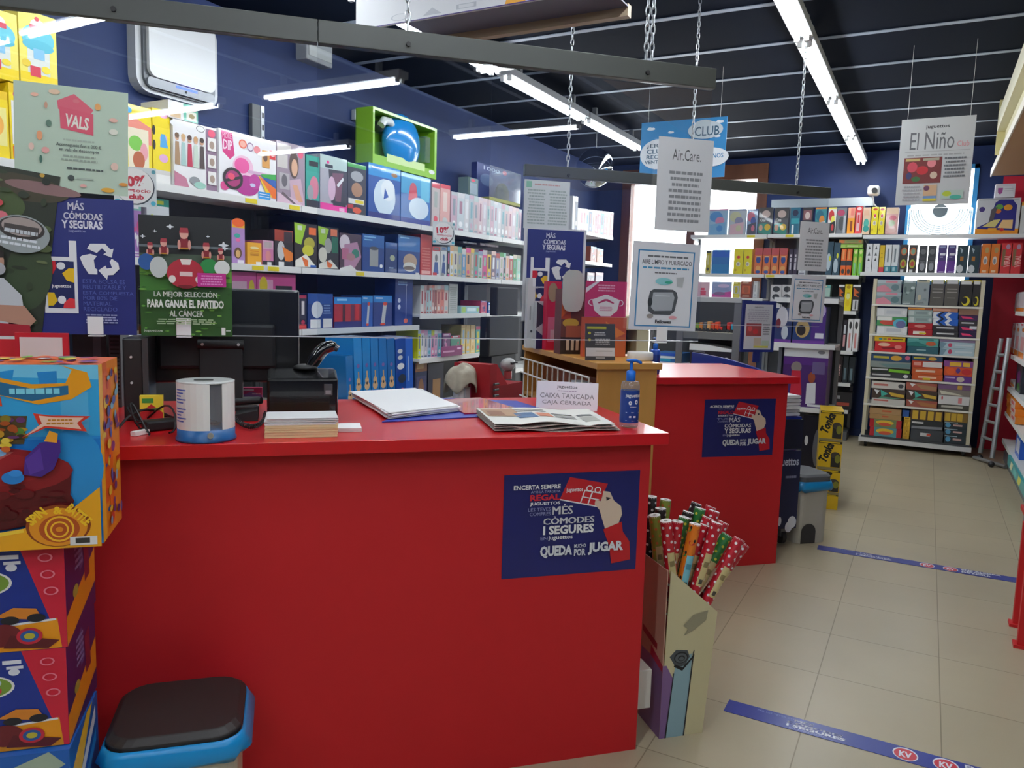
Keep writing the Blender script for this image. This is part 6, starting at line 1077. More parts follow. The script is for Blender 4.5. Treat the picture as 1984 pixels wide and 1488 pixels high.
# CAIXA TANCADA card (folded tent)
ca, cb_ = on1(1038, 791), on1(1157, 797); L_ = math.hypot(cb_[0]-ca[0], cb_[1]-ca[1]); q = math.atan2(cb_[1]-ca[1], cb_[0]-ca[0])
hC = .105
t = cfth('closed_till_sign', 'white folded card reading CAIXA TANCADA CAJA CERRADA on the near counter', 'sign', ca[0], ca[1], ZE, q)
m = MB(); m.T = Matrix.Rotation(math.radians(-16), 4, 'X'); m.box(0, 0, 0, L_, .0012, hC, mat('e8e6ec', .5))
m.art([('t', 'juguettos', 33, 12, 66, 26, '5a5a60', .02), ('l', 33, 30, 66, 36, 1, 'a898b0'), ('t', 'CAIXA TANCADA', 6, 42, 94, 60, '77777c', .0), ('t', 'CAJA CERRADA', 10, 68, 90, 86, '77777c', .0)], L_, hC, 100, 100); m.build('front_leaf', t)
m = MB(); m.T = Matrix.Translation((0, .062, 0)) @ Matrix.Rotation(math.radians(16), 4, 'X'); m.box(0, 0, 0, L_, .0012, hC, mat('dcdae0', .5)); m.build('back_leaf', t)
# hand gel bottle
def gel(u, v, z, s, label, face=True, dark_=False, rz=0, grp='hand gel bottles'):
    t = cfth('hand_gel_bottle', label, 'bottle', u, v, z, rz, grp); r = .026*s; h = .128*s
    MB().lathe([(0, 0), (r*.94, 0), (r, .004), (r, h-.012), (r*.86, h-.002), (r*.5, h), (0, h)], clear_mat('gel_plastic', (.86, .88, .9), 1.2, .06, .03, .12) if not dark_ else mat('2450b0', .3), 24).build('bottle_body', t)
    m = MB().lathe([(r+.0006, h*.10), (r+.0006, h*.80)], mat('1d3f8c', .35), 32)
    if face:
        R_ = r+.0012
        def onc(A):
            mm = MB(); mm.art(A, 2*r, h, 100, 100, y=0)
            vs = []
            for (x, y, z_) in mm.v:
                th = (x-r)/R_*.98; vs.append((R_*math.sin(th), -R_*math.cos(th)+y*.6, z_))
            b = len(m.v); m.v += vs
            for f_, mi in zip(mm.f, mm.mi): m.f.append(tuple(b+i for i in f_)); m.mi.append(m._m(mm.m[mi])); m.sm.append(False)
        onc([('t', 'juguettos', 2, 26, 98, 36, 'e8ecf0', .02), ('e', 30, 46, 9, 4.5, 'e8ecf0'), ('e', 66, 44, 10, 5, 'e8ecf0'), ('e', 66, 44, 4, 2, '4a5a8a'), ('e', 30, 46, 4, 2, '8a98c0'), ('l', 24, 53, 72, 56, 1, 'e0e4ec'), ('r', 6, 66, 46, 67.4, 'c8d0e0'), ('r', 46, 66, 94, 67.4, 'c8d0e0'), ('r', 26, 74, 64, 78, 'e0e4ec'), ('r', 6, 84, 50, 85.2, 'c8d0e0'), ('r', 50, 84, 94, 85.2, 'c8d0e0')])
    m.build('blue_label', t)
    cm = mat('1566c8', .35)
    MB().lathe([(r*.45, h), (r*.5, h+.002), (r*.5, h+.026*s), (r*.3, h+.030*s), (0, h+.031*s)], cm, 20).build('cap', t)
    MB().cyl((0, 0, h+.03*s), (0, 0, h+.056*s), .0045*s, cm).build('pump_stem', t)
    MB().ball((.002*s, 0, h+.057*s), .017*s, cm, 16, 8, (1.15, .6, .28)).cyl((.01*s, 0, h+.057*s), (.030*s, 0, h+.050*s), .004*s, cm, n=8).build('pump_head', t)
    return t
u, v = on1(1224, 829); v += .025
gel(u, v, ZE, (CF.Z(u, v, 698)-ZT)/.186, 'clear hand gel pump bottle with a blue smiling label on the near counter')
# till monitor: a big black screen seen from behind, with its stand
BLK = mat('0c0c0e', .35, 0, .2); BLK2 = mat('17181a', .55)
v = 2.86
e0, zt = cu(455, 559, v); e1, _ = cu(580, 562, v); e2, _ = cu(270, 600, v)
t = cfth('till_monitor', 'large black till screen seen from behind on the near counter', 'monitor', 0, 0, 0)
q0, q1 = cu(268, 640, v)[0], cu(580, 640, v)[0]
MB().box(q0, v+.00, ZT+.09, q1, v+.028, zt, BLK).build('screen_back', t, bevel=.008)
MB().box(q0+.06, v-.03, ZT+.14, q1-.08, v+.0, zt-.12, mat('101012', .5)).build('rear_housing', t, bevel=.012)
s0, s1 = cu(386, 700, v-.06)[0], cu(470, 700, v-.06)[0]; sz = cu(430, 668, v-.06)[1]
MB().box(s0, v-.065, ZT+.02, s1, v-.03, sz, BLK2).build('stand_column', t, bevel=.004)
MB().cyl((s0-.004, v-.055, sz), (s1+.004, v-.055, sz), .017, BLK2).build('hinge', t)
MB().box(s0-.05, v-.085, ZT+.001, s1+.05, v+.15, ZT+.02, BLK2).build('stand_base', t, bevel=.005)
m = MB()
for x in (s0+.012, s1-.012): m.cyl((x, v-.078, sz+.002), (x, v-.07, sz+.002), .005, mat('d8d8d8', .3, .6), n=8)
m.build('screw', t)
# second black panel to the left (till drawer screen edge)
g0, g1 = cu(236, 700, 2.6)[0], cu(284, 700, 2.6)[0]
t = cfth('till_computer', 'tall narrow black till computer at the left of the near counter', 'computer', 0, 0, 0)
MB().box(g0, 2.61, ZT+.001, g1-.01, 2.84, cu(260, 648, 2.6)[1]-.012, mat('1c1e20', .4)).build('case', t, bevel=.006)
MB().box(g1-.012, 2.60, ZT+.001, g1+.004, 2.61, cu(260, 648, 2.6)[1]-.012, mat('3a3d40', .3)).build('front_edge', t)
for k in range(2): MB().cyl(((g0+g1)/2-.01, 2.609, ZT+.12+k*.08), ((g0+g1)/2-.01, 2.604, ZT+.12+k*.08), .004, mat('c8c8c8', .3), n=8).build('screw', t)
# perforated speaker strip
g0, g1 = cu(212, 700, 2.9)[0], cu(234, 700, 2.9)[0]
m = MB().box(g0, 2.9, ZT+.001, g1, 3.05, cu(220, 652, 2.9)[1]+.3, mat('4a4c4e', .5)); zq = ZT+.03
while zq < cu(220, 652, 2.9)[1]+.26:
    m.box(g0+.004, 2.8985, zq, g1-.004, 2.8995, zq+.006, 'black'); zq += .014
tag(m.build('slotted_post', None, CF.p(0, 0, 0), CF.rz), 'grey slotted metal post standing behind the big toy box', 'post')
g0, g1 = cu(120, 670, 2.95)[0], cu(206, 670, 2.95)[0]
MBx = MB().box(g0, 2.95, ZT+.001, g1, 3.05, cu(160, 645, 2.95)[1]+.16, mat('2a2c30', .4)); MBx.art([('r', 70, 30, 88, 90, '4a4e52'), ('r', 4, 0, 24, 100, '1d4a60')], g1-g0, .4, 100, 100, x0=g0, z0=ZT, y=2.95)
tag(MBx.build('binder_box', None, CF.p(0, 0, 0), CF.rz), 'dark box with a teal edge behind the big toy box', 'box')
# card printer block with a barcode scanner on it
v = 2.56
k0, k1 = cu(517, 760, v)[0], cu(655, 760, v)[0]; zk = cu(600, 727, v)[1]
t = cfth('receipt_printer', 'glossy black receipt printer with sloping top on the near counter', 'printer', k0, v, ZE)
w = k1-k0; h = zk-ZT
m = MB(); pr_ = [(0, 0), (.20, 0), (.20, h*1.02), (.10, h*1.06), (0, h*.92)]
m.add([(0, y, z) for y, z in pr_]+[(w, y, z) for y, z in pr_], [(0, 1, 2, 3, 4), (9, 8, 7, 6, 5)]+[((i+1) % 5, i, 5+i, 5+(i+1) % 5) for i in range(5)], mat('0e0e10', .22, 0, .5))
m.build('body', t, bevel=.008); m = MB().box(w*.80, -.0012, h*.55, w*.92, 0, h*.8, mat('4a4a4c', .3)).box(w*.82, -.0018, h*.58, w*.9, -.0012, h*.66, mat('8a8a8c', .3)); m.build('button', t)
t = cfth('barcode_scanner', 'glossy black barcode scanner standing upright on the receipt printer', 'scanner', 0, 0, 0)
sc = lambda px, py, vv: Vector((cu(px, py, vv)[0], vv, cu(px, py, vv)[1]))
vs_ = v+.1
BG = mat('111113', .12, 0, .8); path = [sc(592, 738, vs_), sc(600, 715, vs_), sc(612, 692, vs_), sc(627, 674, vs_), sc(643, 669, vs_), sc(653, 674, vs_)]
path[0].z = max(path[0].z, ZT+h+.014)
me_ = MB(); rad = [.020, .022, .024, .024, .022, .014]
for i in range(len(path)-1): pass
def taper(pts, rads, m, n=14):
    mb = MB(); P = [Vector(p) for p in pts]; N_ = len(P); vv = []; prev = None
    for i, p in enumerate(P):
        d = P[min(i+1, N_-1)]-P[max(i-1, 0)]; d.normalize(); a = d.orthogonal().normalized() if prev is None else (prev-d*prev.dot(d)).normalized(); prev = a; b = d.cross(a)
        vv += [p+(a*math.cos(2*math.pi*j/n)+b*math.sin(2*math.pi*j/n))*rads[i] for j in range(n)]
    mb.add(vv, [(i*n+j, i*n+(j+1) % n, (i+1)*n+(j+1) % n, (i+1)*n+j) for i in range(N_-1) for j in range(n)]+[tuple(range(n))[::-1], tuple(range((N_-1)*n, N_*n))], m, True); return mb
taper(path, rad, BG).build('handle_and_head', t, sub=1)
MB().cyl(sc(655, 676, vs_-.005), sc(648, 672, vs_-.005), .012, mat('4a4a50', .1, .5)).build('scan_window', t)
MB().lathe([(0, 0), (.04, 0), (.038, .008), (.022, .014), (0, .014)], BLK2, 20, (path[0].x, path[0].y, ZT+h*1.06+.003)).build('stand_foot', t)
# cables and coiled cord
u_, v_ = on1(480, 842)
pts = []; N_ = 150; c0 = Vector((*on1(455, 815), ZT+.012)); c1 = Vector((*on1(475, 846), ZT+.012)); c2 = Vector((*on1(514, 838), ZT+.012)); c3 = Vector((*on1(514, 806), ZT+.012))
for i in range(N_+1):
    f = i/N_; p = c0*(1-f)**3+c1*3*f*(1-f)**2*1.0+c2*3*f*f*(1-f)+c3*f**3; q = f*2*math.pi*26
    pts.append((p.x+.007*math.cos(q)*.6, p.y+.007*math.cos(q)*.6, p.z+.007*math.sin(q)))
tag(MB().tube(pts, .0022, BLK2, n=5).build('coiled_cord', None, CF.p(0, 0, 0), CF.rz), 'black coiled telephone cord lying on the near counter', 'cord')
rg = random.Random(12); t = cfth('cable_tangle', 'tangle of black cables on the left of the near counter', 'cables', 0, 0, 0); t['group'] = 'loose cables'
for k in range(9):
    a = Vector((*on1(rg.uniform(232, 300), rg.uniform(790, 846)), 0)); b = Vector((*on1(rg.uniform(262, 342), rg.uniform(800, 848)), 0)); P = []
    h1, h2 = rg.uniform(.02, .12), rg.uniform(.01, .07)
    for i in range(15):
        f = i/14; p = a.lerp(b, f); P.append((p.x+.03*math.sin(f*5+k), p.y+.02*math.cos(f*6+k), ZT+.006+(h1*(1-f)+h2*f)*math.sin(math.pi*min(1, f*1.15))**2))
    MB().tube(P, rg.choice([.003, .004, .0055]), mat('0e0e10', .4), n=6).build('cable', t)
m = MB().box(0, 0, 0, .09, .05, .03, BLK2); o = m.build('plug_block', t, (on1(285, 838)[0], on1(285, 838)[1], ZT+.001), .5, bevel=.006)
tag(MB().box(0, 0, 0, .05, .018, .012, 'paper').build('cable_tag', None, CF.p(*on1(262, 846), ZT+.001), CF.rz+.9), 'small white tag among the black cables', 'tag')
for (px0, py0, px1, py1, cols, lab) in ((284, 778, 326, 757, ['e8d03a', 'c8282c', '3a8a3a'], 'yellow and red leaflet between the cables and the monitor'), (468, 774, 508, 756, ['c84a80', '8a6ab0', 'e8e8f0'], 'pink and blue leaflet behind the black printer')):
    vv = 2.66 if px0 < 400 else 3.03
    a, z = cu(px0, py0, vv); a1_, z1 = cu(px1, py1, vv)
    m = MB().box(0, 0, 0, a1_-a, .02, max(z1, ZT+.05)-ZT, mat(cols[0], .4)); m.art([('p', [(0, 60), (50, 30), (100, 60), (100, 100), (0, 100)], cols[1]), ('r', 10, 10, 60, 26, cols[2]), ('l', 50, 40, 96, 56, 1, cols[2])], a1_-a, max(z1, ZT+.05)-ZT, 100, 100)
    tag(m.build('leaflet', None, CF.p(a, vv-.12 if px0 < 400 else vv, ZE), CF.rz), lab, 'leaflet')
t = cfth('telephone_base', 'low black telephone base between the donation tin and the printer', 'telephone', 0, 0, 0)
a0, b0 = on1(452, 822); a1_, b1 = on1(515, 800)
MB().prism([(a0, ZT+.001), (a1_-.02, ZT+.001), (a1_-.02, ZT+.035), (a0, ZT+.02)], b0+.05, b0+.15, BLK2).build('body', t, bevel=.004)
MB().cyl((a0+.0, b0+.14, ZT+.05), (a1_-.01, b0+.1, ZT+.06), .011, BLK2).build('handset', t)

# ------------------------------------------------------------------ wooden cabinet between the counters
WOODM = noise_mat('beech_veneer', 'c8944c', 'bd8840', 5, .4, (1, 1, .12), coat=.1)
cv = 3.24; c0u, ctz = cu(1160, 703, cv); c1u = cu(1270, 780, cv)[0]; cvb = CF.onz(1005, 668, ctz)[1]
cw_ = c1u-c0u; cd_ = cvb-cv
t = cfth('wooden_cabinet', 'tall beech cabinet with a white wire grid, between the two red counters', 'cabinet', c0u, cv, 0)
MB().box(0, 0, 0, cw_, .02, ctz-.031, WOODM).build('front_panel', t); MB().box(0, cd_-.02, 0, cw_, cd_, ctz-.031, WOODM).build('back_panel', t)
MB().box(cw_-.02, .02, 0, cw_, cd_-.02, ctz-.031, WOODM).build('side_panel', t); MB().box(.10, .02, 0, .12, cd_-.02, ctz-.10, mat('8a4a2c', .5)).build('inner_panel', t)
MB().box(-.012, -.014, ctz-.03, cw_+.02, cd_+.01, ctz, WOODM).build('top', t, bevel=.003)
m = MB(); wm = mat('e4e2de', .35)
for z in (ctz-.075, ctz-.16, ctz-.30, ctz-.42, ctz-.6): m.cyl((-.02, .06, z), (-.02, cd_-.0, z), .005, wm, n=8)
k = .06
while k < cd_+.001: m.cyl((-.02, k, ctz-.65), (-.02, k, ctz-.075), .004, wm, n=6); k += .085
m.build('wire_grid', t)
for (vv, z, a, b) in ((.1, ctz-.24, '6ab0a0', 'c84a70'), (.24, ctz-.24, '7a9ac8', 'd8588c')):
    m = MB().box(.0, 0, 0, .06, .13, .15, mat('b8c4cc', .4)); m.T = Matrix.Rotation(-math.pi/2, 4, 'Z') @ Matrix.Translation((-.13, 0, 0))
    m.art([('r', 10, 10, 50, 90, a), ('e', 70, 50, 18, 24, b), ('r', 60, 10, 94, 30, '3a4a80')], .13, .15, 100, 100); o = m.build('leaflet', None, CF.p(c0u+.012, cv+vv, ctz-.27), CF.rz)
    tag(o, 'coloured leaflet behind the wire grid of the beech cabinet, %s one' % ('nearer' if vv == .1 else 'further'), 'leaflet', 'leaflets behind the wire grid')
MB().box(.001, .02, ctz-.29, .10, cd_-.02, ctz-.275, WOODM).build('inner_shelf', t)
def cab(name, label, cat, px0, px1, py0, py1, v, dp, art, base, q=0, lean=0, z=None, rough=.4):
    a0, _ = cu(px0, py1, v); a1, _ = cu(px1, py1, v); zt = cu((px0+px1)/2, py0, v)[1]; z0 = ctz+.0008 if z is None else z; w = a1-a0
    m = MB(); m.T = Matrix.Rotation(math.radians(-lean), 4, 'X'); m.box(0, 0, 0, w, dp, zt-z0, mat(base, rough)); m.art(art, w, zt-z0, 100, 100, rough)
    return tag(m.build(name, None, CF.p(a0, v, z0), CF.rz+q), label, cat), zt
cab('toy_box', 'tall thin white box at the back of the beech cabinet top', 'box', 1020, 1034, 538, 665, 4.12, .045, [('r', 30, 40, 50, 60, 'a8a8a8'), ('e', 60, 76, 14, 2, '4a4a4c'), ('r', 60, 0, 100, 12, 'e8eaec')], 'd4d5d6')
cab('toy_box', 'white and navy box beside the tall thin white box on the cabinet', 'box', 1038, 1056, 585, 667, 4.06, .08, [('p', [(0, 60), (100, 76), (100, 100), (0, 100)], '2a2a58'), ('p', [(0, 0), (100, 12), (100, 40), (0, 56)], '3a3440')], 'c8c8cc')
cab('display_card', 'pink and clear display box on the beech cabinet', 'display', 1057, 1084, 545, 670, 3.98, .06, [('r', 10, 52, 100, 88, 'd86a88'), ('r', 30, 70, 90, 84, 'e0b0bc'), ('e', 40, 16, 34, 14, 'a08468')], 'c8143c')
cab('display_card', 'brown candle display card with orange glow on the beech cabinet', 'display', 1085, 1131, 560, 684, 3.72, .10, [('r', 0, 0, 40, 46, 'b8481e'), ('p', [(0, 0), (60, 0), (40, 30), (0, 44)], 'd8641e'), ('e', 40, 52, 34, 7, 'c8a83a'), ('r', 20, 56, 100, 74, 'a85a38'), ('r', 0, 74, 100, 100, '2e2420')]+[('r', 24+k*20, 78, 36+k*20, 94, 'c8b8a0') for k in range(4)], '6a3a2c')
# added blob masking a retouched-out face above the candle display; no real paper
a0 = cu(1088, 600, 3.70)[0]; a1 = cu(1131, 600, 3.70)[0]; z0_ = cu(1110, 604, 3.70)[1]; z1_ = cu(1110, 523, 3.70)[1]; rg = random.Random(6)
P = [((a0+a1)/2+(a1-a0)/2*math.copysign(abs(math.cos(q))**.6, math.cos(q))*rg.uniform(.92, 1.02), (z0_+z1_)/2+(z1_-z0_)/2*math.copysign(abs(math.sin(q))**.6, math.sin(q))) for q in [2*math.pi*i/26 for i in range(26)]]
tag(MB().prism(P[::-1], 3.70, 3.704, mat('c4c8c0', .6)).build('masking_blob', None, CF.p(0, 0, 0), CF.rz), 'pale grey rounded paper shape standing over the candle display', 'paper')
cab('mask_poster', 'pink mask poster standing behind the cabinet displays', 'poster', 1133, 1212, 545, 616, 3.575, .006, [('p', [(0, 20), (26, 0), (34, 0), (0, 34)], 'ece8ec'), ('l', 26, 8, 74, 30, 3, 'f0b8cc'), ('p', [(16, 52), (46, 38), (54, 38), (84, 52), (78, 82), (62, 98), (38, 98), (22, 82)], 'f0eef0'), ('o', 16, 60, 9, 2, 'f0eef0', (80, 280)), ('o', 84, 60, 9, 2, 'f0eef0', (-100, 100)), ('p', [(30, 60), (46, 50), (54, 50), (70, 60), (68, 63), (50, 55), (32, 63)], 'c0386c'), ('l', 34, 70, 66, 84, 3, 'e0a0b8')], 'c8386c', z=cu(1170, 614, 3.575)[1])
cab('display_card', 'orange sunset display card below the pink mask poster', 'display', 1131, 1213, 615, 650, 3.565, .04, [('e', 40, 40, 22, 20, 'c8a030'), ('p', [(50, 10), (98, 40), (60, 60)], 'e8823a'), ('r', 0, 50, 100, 100, 'd06a3c')], 'c8583a')
cab('info_card', 'dark grey information card leaning on the front of the beech cabinet', 'card', 1134, 1192, 627, 694, 3.36, .003, [('r', 6, 8, 70, 15, 'b8b83a'), ('e', 14, 26, 5, 3.5, 'd0c83a'), ('l', 26, 22, 70, 34, 2, 'c8c8c8'), ('e', 14, 44, 5, 3.5, 'd0c83a'), ('l', 26, 40, 88, 58, 4, 'c8c8c8'), ('r', 2, 66, 98, 89, 'dcdcde'), ('r', 34, 74, 90, 76, 'a8a8a8'), ('r', 34, 92, 66, 95, 'c8c8c8')], '4a4b4e', lean=6)
# cream box column and rolls behind
t = cfth('cream_machine', 'cream coloured till housing behind the information card', 'machine', 0, 0, 0)
v = 3.62; a0 = cu(1190, 690, v)[0]; a1_ = cu(1266, 690, v)[0]; zc_ = cu(1230, 612, v)[1]; zm = cu(1230, 640, v)[1]; a2_ = cu(1232, 690, v)[0]
CRM = mat('d8cfa8', .5)
MB().box(a0, v, zm, a1_-.03, v+.2, zc_, CRM).build('upper_housing', t, bevel=.006); MB().box(a2_, v, ctz+.001, a1_-.03, v+.2, zm, CRM).build('support_column', t); MB().box(a0, v+.12, ctz+.001, a2_, v+.2, zm, mat('1c1a1c', .5)).build('dark_recess', t)
MB().box(a0-.03, v-.01, ctz+.001, a0+.015, v+.16, zm, mat('5a5a58', .5)).build('grey_upright', t)
a, z = cu(1240, 690, 3.4)
tag(MB().lathe([(0, 0), (.062, 0), (.063, .004), (.063, .034), (.06, .038), (0, .038)], mat('dcdad6', .5), 28).build('paper_roll', None, CF.p(a, 3.40, ctz+.001), 0), 'wide white paper roll lying on the beech cabinet', 'paper roll')
a, z = cu(1269, 695, 4.0)
gel(2.0, 4.0, ZT2+.001, 1.0, 'blue hand gel bottle at the left end of the further red counter', False, True) if False else None
ub, _ = cu(1269, 695, 3.95)
zb2 = cu(1269, 704, 3.95)[1]
t = gel(ub, 3.95, max(ZT2+.001, 0), (cu(1269, 655, 3.95)[1]-ZT2)/.186, 'solid blue hand gel bottle at the back left of the further red counter', False, True, grp=None)

# ------------------------------------------------------------------ things behind the counters
# guitars boxes leaning on the third shelf
for i, (x0, x1, yt, dx) in enumerate([(668, 682, 690, 16), (684, 700, 655, 22), (701, 716, 654, 22), (717, 732, 654, 22), (733, 748, 655, 22), (749, 764, 656, 22), (765, 799, 656, 26)]):
    F = Frame(-3.30, 0, math.pi/2); a0 = F.A(x0, 0, 1.15); a1 = F.A(x1, 0, 1.15); zt = F.Z((a0+a1)/2, 0, yt); w = a1-a0; H_ = zt-.52
    m = MB(); m.box(0, 0, 0, w-.004, .24, H_, mat(['1f6fb0', '2a8ad0', '2484c8', '2a7cc0', '2272b8', '1c68ac', '14489c'][i], .2, 0, .5))
    if i < 6: m.art([('e', 50, 62, 26, 5, 'd8b080'), ('e', 50, 70, 34, 6, 'd8b080'), ('e', 50, 66, 12, 2.2, '3a2a20'), ('r', 44, 48, 60, 60, 'c8a070'), ('e', 50, 40, 18, 3, '6a5aa0'), ('r', 30, 84, 60, 88, 'c8d8f0')], w-.004, H_*.66, 100, 100, z0=H_*.34)
    else: m.art([('e', 26, 20, 14, 3.5, 'c8d0d8'), ('e', 26, 30, 14, 3.5, 'd0d8dc'), ('e', 28, 44, 20, 5, 'e8ecf0'), ('e', 34, 64, 22, 7, '1c2c40'), ('r', 56, 0, 98, 100, '1f5fc0'), ('e', 34, 84, 12, 5, 'd85a5a'), ('r', 70, 30, 76, 70, 'a0b8e0')], w-.004, H_*.66, 100, 100, z0=H_*.34)
    o = m.build('guitar_box', None, F.p(a0+.04, 0, .52), F.rz); o.rotation_euler = (0, math.radians(-3.0), F.rz)
    tag(o, 'blue %s, %s from the left of the leaning row' % ('boxed toy guitar' if i < 6 else 'box with round pictures', ORD[i]), 'toy box', 'boxed toy guitars')
# low bench behind the counter with spray, hat, red desk
BZ = .74
bf = Frame(-2.7, 0, math.pi/2)
ba0, ba1 = bf.A(770, 0, BZ), bf.A(1060, 0, BZ)
t = thing('work_bench', 'low dark work bench behind the near counter', 'bench', bf.p(ba0, -.1, 0), bf.rz)
MB().box(0, 0, BZ-.04, ba1-ba0, .62, BZ, mat('8a8c90', .4)).build('bench_top', t); 
for x in (.03, ba1-ba0-.07):
    for y in (.03, .48): MB().box(x, y, 0, x+.04, y+.04, BZ-.04, DKMET).build('leg', t)
def bfit(px, py, b): a, z = bf.hit(px, py, b); return a, z
a, z = bfit(893, 735, .1); zt = bfit(893, 733, .1)[1]
t = thing('wipes_tub', 'white tub with a pink edge under a grey cloth on the work bench', 'tub', bf.p(a, .1, BZ+.001), bf.rz)
MB().lathe([(0, 0), (.05, 0), (.052, .01), (.052, zt-BZ-.03), (.045, zt-BZ), (0, zt-BZ)], mat('e4e2e4', .4), 24).build('tub', t)
MB().box(-.03, -.056, .04, .035, -.050, zt-BZ-.06, mat('b8b8bc', .5)).box(.036, -.054, .02, .048, -.046, zt-BZ-.04, mat('b83a6c', .5)).build('label', t)
a, z = bfit(896, 720, .1)
m = MB(); rg = random.Random(2); n, k = 22, 9; vs = []
for i in range(k+1):
    th = i/k*1.5
    for j in range(n):
        q = 2*math.pi*j/n; rr = .118*math.sin(th)*(1+.10*math.sin(3*q+1)+.07*math.sin(7*q)) + (.01*rg.random()); vs.append((rr*math.cos(q)*1.25, rr*math.sin(q)*.8, .10*math.cos(th)*(1+.12*math.sin(2*q+i*.3))-(.03*max(0, i-6)*(.6+.6*math.sin(4*q)))+.012*math.sin(5*q+i)))
m.add(vs, [(i*n+j, i*n+(j+1) % n, (i+1)*n+(j+1) % n, (i+1)*n+j) for i in range(k) for j in range(n)], noise_mat('grey_cloth', 'b0a898', '9c9484', 14, .9, bump=.3), True)
o = m.build('crumpled_cloth', None, bf.p(a, .1, zt-.012), bf.rz, sub=1); sd = o.modifiers.new('thick', 'SOLIDIFY'); sd.thickness = .006
tag(o, 'crumpled grey beige cloth draped over the white tub', 'cloth')
# red desk block and tape dispenser
a0, z = bfit(937, 715, -.02); a1, _ = bfit(1002, 715, -.02)
t = thing('red_desk_unit', 'dark red angled desk unit behind the wire grid cabinet', 'desk unit', bf.p(a0, -.12, BZ+.001), bf.rz)
hR = bfit(940, 706, -.02)[1]-BZ
MB().box(0, .05, 0, .10, .34, hR, mat('a01a24', .4)).build('raised_block', t); MB().box(.10, .05, 0, a1-a0, .34, hR*.5, mat('8e1620', .4)).build('low_block', t)
MB().add([(.10, .05, hR*.5), (.10, .34, hR*.5), (.10, .34, hR), (.10, .05, hR), (.26, .05, hR*.5), (.26, .34, hR*.5)], [(0, 1, 2, 3), (0, 3, 4), (1, 5, 2), (3, 2, 5, 4), (0, 4, 5, 1)], mat('b01e2a', .4)).build('sloping_side', t)
m = MB()
for k in range(5): m.cyl((.03, .03, .02+k*.04), (.09, .03, .02+k*.04), .009, mat('5a5c60', .3, .7), n=8)
m.build('metal_fittings', t)
a, z = bfit(980, 709, .12)
t = thing('tape_dispenser', 'rounded grey tape dispenser on the dark red desk unit', 'dispenser', bf.p(a, .1, BZ+hR*.5+.003), bf.rz)
MB().ball((0, 0, .08+.03), .085, mat('9a9a98', .5), 20, 12, (1, .6, .6)).build('body', t); MB().box(-.04, -.056, .12, .05, -.035, .13, 'dark').build('slot', t)
MB().cyl((0, 0, .0), (0, 0, .06), .03, mat('a04a4a', .4)).build('neck', t)
# black till on the far side behind the cabinet (second till seen edge on)
v = 4.3
t = cfth('till_terminal', 'tall black till terminal seen from the side behind the beech cabinet', 'till', 0, 0, 0)
tf = Frame(-3.06, 0, math.pi/2); x0 = tf.A(962, 0, 1.3); x1 = tf.A(988, 0, 1.3); zt = tf.Z(x0, 0, 556); zm_ = tf.Z(x0, 0, 612); x2 = tf.A(952, 0, 1.2); x3 = tf.A(1010, 0, 1.2)
t.location = tf.p(0, 0, 0); t.rotation_euler = (0, 0, tf.rz)
MB().box(x0, .0, zm_, x1+.14, .07, zt, mat('15181e', .5)).build('upper_screen', t, bevel=.01)
MB().box(x2, .02, BZ+.3, x3, .11, zm_-.01, mat('12151a', .5)).build('body', t, bevel=.01)
MB().box(x2+.05, .02, BZ+.001, x3-.05, .14, BZ+.3, mat('0e1014', .5)).build('pedestal', t)
# boxes low on the left shelves visible between
row(LW, .05, .801-.3+.0, 'low on the left wall behind the work bench', [(803, 826, 700, 'band', ['1c2c5a', '8a5a3a', 'c8a070', '3a3a70'], 'dark blue box'), (828, 858, 704, [('r', 30, 30, 80, 80, 'a87a4a')], ['1e2040'], 'dark navy box with a gold picture'), (930, 948, 690, 'band', ['5a2030', '3a3a44', '8a8a90'], 'dark red box')], .25)

# ------------------------------------------------------------------ bag trolley, bin and framed newspaper by the further counter
tv0 = 4.08; tu0 = max(CF.A(1507, tv0, .5), 2.895)
tu1 = CF.A(1546, tv0, .3)
t = cfth('bag_trolley', 'navy blue carrier bag trolley with an arched side panel and castors', 'trolley', tu0, tv0, 0); w = tu1-tu0; dp = 1.15
NB = mat('1b2f86', .35, 0, .2); ztr = cu(1548, 765, tv0)[1]
n = 16; za = CF.Z(tu0, tv0+dp*.93, 684); zs = 1.02
arc = [(0, .12), (dp, .12), (dp, za)]+[(dp*.93-dp*.93*math.sin(math.pi/2*i/n), zs+(za-zs)*math.cos(math.pi/2*i/n)) for i in range(n+1)]
m = MB(); P = [(0, y, z) for y, z in arc]+[(.02, y, z) for y, z in arc]; N_ = len(arc)
m.add(P, [tuple(range(N_)), tuple(range(N_, 2*N_))[::-1]]+[((i+1) % N_, i, N_+i, N_+(i+1) % N_) for i in range(N_)], NB); m.build('arched_side_panel', t)
m = MB().box(.021, 0, .12, w, .02, .62, mat('151c44', .4)); zf_ = .5
m.art([('t', 'juguettos', -40, 8, 90, 22, 'c8d0e0', .02), ('l', 20, 30, 90, 36, 1, '8a90b0'), ('e', 76, 92, 22, 8, 'e8ecf0'), ('e', 60, 98, 18, 7, 'e8ecf0'), ('e', 12, 90, 9, 6, 'e8ecf0')], w-.021, zf_, 100, 100, x0=.021, z0=.12); m.build('front_board', t)
for z in (.12, .60, .82): MB().box(.021, .021, z, w, dp, z+.015, NB).build('shelf', t)
MB().box(w-.02, dp-.04, .135, w, dp, 1.05, NB).build('rear_post', t); MB().box(.021, .0, .635, w, .015, .82, mat('10142c', .5)).build('front_rail', t)
for y in (.08, dp-.1):
    for x in (.05, w-.05): MB().cyl((x-.014, y, .045), (x+.014, y, .045), .045, mat('3a3430', .6), n=16).box(x-.02, y-.025, .05, x+.02, y+.025, .119, mat('7a7c80', .4, .5)).build('castor', t)
